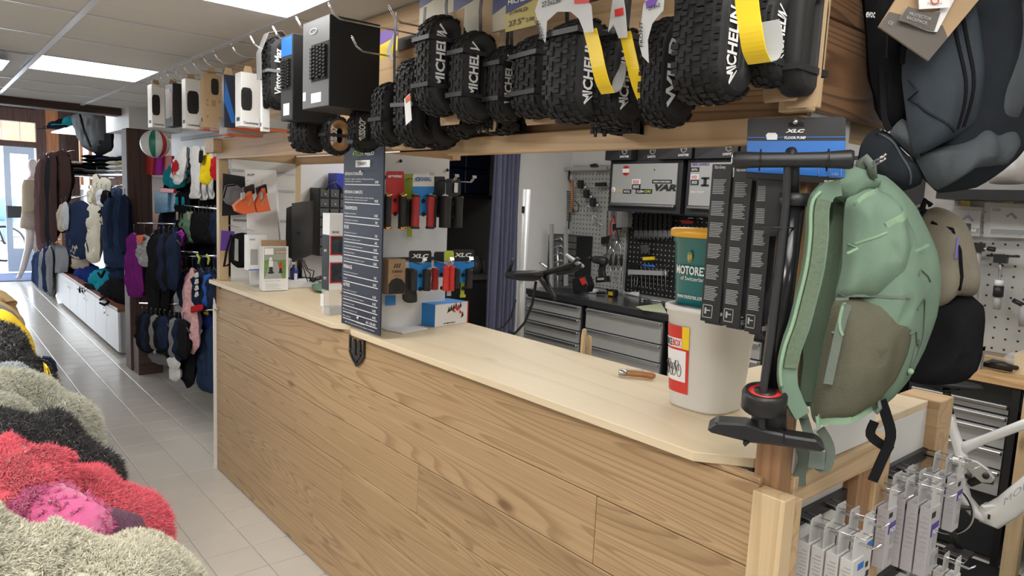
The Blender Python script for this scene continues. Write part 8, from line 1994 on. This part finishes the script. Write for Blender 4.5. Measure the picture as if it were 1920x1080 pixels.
def sweep(path, radii, n=28, m_sub=6, flat=1.0, lump=.012, seed=0, upv=(0, 0, 1)):
    """smooth lumpy tube; returns verts, faces, sample points and normals"""
    pts = [Vector(p) for p in path]; k = len(pts); dense = []; rr = []
    for i in range(k-1):
        a, b_, c_, d_ = pts[max(0, i-1)], pts[i], pts[i+1], pts[min(k-1, i+2)]
        for q_ in range(m_sub):
            t_ = q_/m_sub
            dense.append(.5*((2*b_)+(c_-a)*t_+(2*a-5*b_+4*c_-d_)*t_*t_+(3*b_-a-3*c_+d_)*t_**3)); rr.append(radii[i]+(radii[i+1]-radii[i])*t_)
    dense.append(pts[-1]); rr.append(radii[-1])
    V = []; N = []; r_ = random.Random(seed); ph = [r_.uniform(0, 6) for _ in range(6)]; up = Vector(upv); L = len(dense)
    for i, p in enumerate(dense):
        t_ = (dense[min(i+1, L-1)]-dense[max(i-1, 0)]).normalized(); up = (up-t_*up.dot(t_)).normalized(); sd = t_.cross(up)
        for j in range(n):
            a = 2*math.pi*j/n; q6 = i*6/m_sub; lm = lump*(math.sin(3*a+q6*.35+ph[0])+.8*math.sin(2*a-q6*.22+ph[1])+.7*math.sin(q6*.5+ph[2]+a))
            d_ = up*math.cos(a)+sd*math.sin(a)*flat; V.append(p+d_*(rr[i]+lm)); N.append(d_.normalized())
    F = [(i*n+j, i*n+(j+1) % n, (i+1)*n+(j+1) % n, (i+1)*n+j) for i in range(L-1) for j in range(n)]
    F += [tuple(range(n-1, -1, -1)), tuple(range((L-1)*n, L*n))]
    V = np.array([tuple(v) for v in V]); N = np.array([tuple(v) for v in N])
    # dense samples for the pile
    i_ = np.arange(L-1); A = V.reshape(L, n, 3); An = N.reshape(L, n, 3); S = []; Sn = []; rg = np.random.default_rng(seed)
    for _ in range(6):
        u_ = rg.random((L-1, n, 1)); w_ = rg.random((L-1, n, 1)); B1 = np.roll(A, -1, 1); Bn = np.roll(An, -1, 1)
        S.append(((A[:-1]*(1-u_)+A[1:]*u_)*(1-w_)+(B1[:-1]*(1-u_)+B1[1:]*u_)*w_).reshape(-1, 3)); Sn.append(((An[:-1]*(1-u_)+An[1:]*u_)*(1-w_)+(Bn[:-1]*(1-u_)+Bn[1:]*u_)*w_).reshape(-1, 3))
    return V, F, np.concatenate(S), np.concatenate(Sn)
def fmat(name, c, rough=.9): return mat('fleece_'+name, c, rough, var=.16, vscale=30, bump=.5, bscale=220, sheen=.5)
GF = 'fleece jackets on the near rail'; FUR = (.62, .36, 2.4)
def jacket(label, ridge, yc, R_in, mk, L_=.012, n=9000, w_=.003, seed=0, curl=.6, sag=True, flat=.8, lump=.01, droop=.25, extra=None, name='fleece_jacket', fur=True,  up=(0, 0, 1)):
    """shoulder and sleeve seen from above: ridge in photo pixels with a depth y per point"""
    kk = len(ridge); path = []
    for i, q_ in enumerate(ridge):
        px, py = q_[0], q_[1]; y = q_[2] if len(q_) > 2 else yc
        path.append(P(px, py, y=y))
    rim = path[:]; path = []
    for i, p in enumerate(rim):
        R0 = R_in if not isinstance(R_in, list) else R_in[i]
        t_ = rim[min(i+1, kk-1)]-rim[max(i-1, 0)]; pr = t_.cross(p-EYE).normalized()
        if pr.dot(Vector((-1, 0, -1))) < 0: pr = -pr
        path.append(p+pr*(R0+.3*L_))
    rad = R_in if isinstance(R_in, list) else [R_in]*kk
    t = thing(name, label, 'jacket', path[kk//2], GF)
    V, F, S, Nn = sweep(path, rad, seed=seed, flat=flat, lump=lump)
    o = meshfrom(V, F, 'sleeve', mk, t)
    for p_ in o.data.polygons: p_.use_smooth = True
    # the body below
    a = path[0]; c_ = path[kk//2]-RZ*rad[kk//2]*.9
    b = B().pillow([c_+Vector((-.03, 0, -.03)), c_+Vector((.0, 0, -.3)), c_+Vector((-.02, 0, -.62)), c_+Vector((-.32, 0, -.62)), c_+Vector((-.34, 0, -.3)), c_+Vector((-.30, 0, .02))], (0, -1, 0), rad[0]*.8, rings=5, fold=.01, seed=seed)
    b.build('body', mk, t)
    if fur:
        ok = (S[:, 2] > 0) & (Nn[:, 2] > -.75); S2, N2 = S[ok], Nn[ok]
        V2, F2 = furstrands(S2, N2, L_*FUR[0], w_*FUR[1], int(n*FUR[2]), curl, seed, droop=droop); meshfrom(V2, F2, 'pile', mk, t, 'stuff')
    return t, path
mk_c = fmat('cream', (.66, .63, .50)); mk_w = fmat('ivory', (.58, .58, .48)); mk_b = fmat('black', (.014, .014, .016)); mk_p = fmat('coral', (.80, .12, .17)); mk_m = fmat('pink', (.66, .12, .30)); mk_l = fmat('pale_blue', (.50, .55, .58))
mk_t = mat('quilt_tan', (.44, .31, .15), .8, var=.1); mk_y = mat('quilt_yellow', (.76, .52, .02), .45, var=.05)
JD = dict(L_=.012)
jacket('cream woolly jacket, nearest, along the bottom left edge', [(-140, 880, .82), (-30, 928, .82), (30, 962, .83), (83, 994, .84), (150, 992, .84), (233, 1002, .84), (311, 1017, .84), (355, 1046, .84), (382, 1095, .84), (400, 1190, .84)], .84, [.085, .08, .075, .075, .078, .078, .078, .07, .065, .06], mk_c, .0125, 70000, .0040, 1, curl= .9, flat=1.0, lump=.006, droop=.0)
t, pth = jacket('pink woolly jacket with a dark tweed cuff, between the cream and the coral one', [(-60, 975, .94), (0, 948, .95), (30, 922, .95), (65, 905, .96), (100, 913, .96), (138, 932, .96), (160, 962, .96)], .96, [.055, .058, .060, .062, .058, .046, .032], mk_m, .0115, 24000, .0038, 2, curl= .9, flat=1.0, lump=.006, droop=.05)
e_ = P(163, 972, y=.95)
B().tube([e_+Vector((-.012, 0, -.055)), e_+Vector((-.004, 0, -.02)), e_+Vector((.0, 0, .012)), e_+Vector((-.012, .0, .03))], [.008, .010, .010, .008], 10).build('cuff_binding', mat('pink_binding', (.70, .16, .38), .6), t)
mt_tw = mat('tweed', (.11, .045, .08), .9, var=1.0, vscale=420)
B().tube([e_+Vector((-.01, .01, -.03)), e_+Vector((.02, .012, -.034)), e_+Vector((.045, .012, -.045)), e_+Vector((.058, .012, -.06))], [.034, .037, .032, .02], 16).build('cuff_lining', mt_tw, t)
jacket('pink woolly sleeve end sticking out below the coral jacket', [(195, 990, .95), (225, 1000, .95), (250, 1012, .95), (275, 1040, .95)], .95, [.03, .03, .028, .02], mk_m, .010, 4500, .0035, 12, curl= .9, flat=1.0, lump=.003, droop=.05)
jacket('coral red long pile jacket, brightest in the rack', [(-120, 830, 1.10), (-20, 835, 1.10), (70, 858, 1.10), (150, 872, 1.10), (225, 891, 1.10), (278, 926, 1.10), (308, 975, 1.10), (332, 1040, 1.10)], 1.1, [.085, .085, .085, .085, .085, .075, .065, .06], mk_p, .020, 34000, .0038, 3, .8, flat=1.0, lump=.005, droop=.25)
jacket('coral red hood lying folded on the coral jacket', [(-60, 838, 1.0), (10, 832, 1.0), (70, 826, 1.0), (115, 845, 1.0), (110, 880, .98)], 1.0, [.05, .055, .055, .05, .04], mk_p, .014, 14000, .0035, 13, .8, flat=1.1, lump=.006, droop=.2, name='fleece_hood')
jacket('black long pile jacket between the ivory and the coral one', [(-120, 740, 1.30), (-30, 752, 1.30), (30, 768, 1.30), (90, 785, 1.30), (150, 805, 1.30), (195, 845, 1.30), (225, 905, 1.30), (240, 1000, 1.30)], 1.3, [.075, .075, .075, .075, .072, .065, .058, .05], mk_b, .022, 30000, .004, 4, .8, flat=1.0, lump=.008, droop=.35)
jacket('ivory long pile jacket behind the black one', [(-100, 690, 1.52), (-10, 696, 1.52), (60, 708, 1.52), (120, 728, 1.52), (165, 752, 1.52), (190, 800, 1.52), (205, 880, 1.52)], 1.52, [.085, .085, .085, .08, .075, .065, .06], mk_w, .020, 28000, .0042, 5, .8, flat=1.0, lump=.008, droop=.35)
jacket('ivory curly collar in front of the ivory jacket', [(-80, 725, 1.40), (0, 738, 1.40), (60, 760, 1.40), (110, 790, 1.40), (140, 830, 1.4)], 1.40, [.04, .045, .045, .04, .03], mk_w, .012, 9000, .0035, 15, .9, flat=1.0, lump=.005, droop=.2, name='fleece_collar')
jacket('pale grey blue fleece edge between the ivory and the glossy black jacket', [(-80, 676, 1.74), (-10, 682, 1.74), (40, 690, 1.74), (80, 702, 1.74), (105, 725, 1.74)], 1.74, [.05]*5, mk_l, .012, 9000, .004, 6, .9, flat=1.0, lump=.004, droop=.1)
jacket('black curly jacket with a yellow lining, middle of the rack', [(-90, 608, 2.1), (-20, 612, 2.1), (30, 622, 2.1), (62, 640, 2.1), (82, 668, 2.1), (96, 700, 2.1), (104, 740, 2.1)], 2.1, [.12, .12, .12, .11, .09, .07, .06], mk_b, .022, 20000, .006, 7, .9, flat=1.0, lump=.010, droop=.2)
o = garm('jacket_lining', [(82, 680), (92, 690), (98, 712), (94, 716), (84, 700)], ('y', 2.0), .02, mk_y, 'yellow lining tip with a zip under the black curly jacket', 'jacket')
o = B().tube([P(80, 670, y=2.02), P(92, 672, y=2.02), (P(100, 680, y=2.02)), P(106, 696, y=2.02)], [.004, .005, .005, .003], 10).build('sleeve_tab', FN); tag(o, 'dark padded loop at the edge of the black curly jacket', 'loop')
t, pth = jacket('bright yellow quilted jacket behind the black curly one', [(-80, 572, 2.7), (-10, 580, 2.7), (30, 594, 2.7), (52, 616, 2.7), (68, 650, 2.7), (76, 700, 2.7)], 2.7, [.14, .14, .13, .11, .09, .08], mk_y, fur=False, seed=8, lump=.012)
jacket('grey band jacket between the tan and the yellow one', [(-70, 560, 2.95), (-10, 568, 2.95), (20, 576, 2.95), (44, 600, 2.95), (52, 630, 2.95)], 2.95, [.12, .12, .11, .09, .08], mat('grey_quilt', (.16, .15, .14), .6), fur=False, seed=9)
jacket('tan quilted jacket, farthest but one of the rack', [(-80, 540, 3.25), (-10, 548, 3.25), (20, 560, 3.25), (42, 590, 3.25), (54, 625, 3.25)], 3.25, [.16, .16, .15, .12, .10], mk_t, fur=False, seed=10)
jacket('tan quilted jacket at the far end of the rack', [(-80, 524, 3.6), (-10, 528, 3.6), (14, 540, 3.6), (34, 566, 3.6), (46, 610, 3.6)], 3.6, [.16, .16, .15, .12, .10], mk_t, fur=False, seed=11)
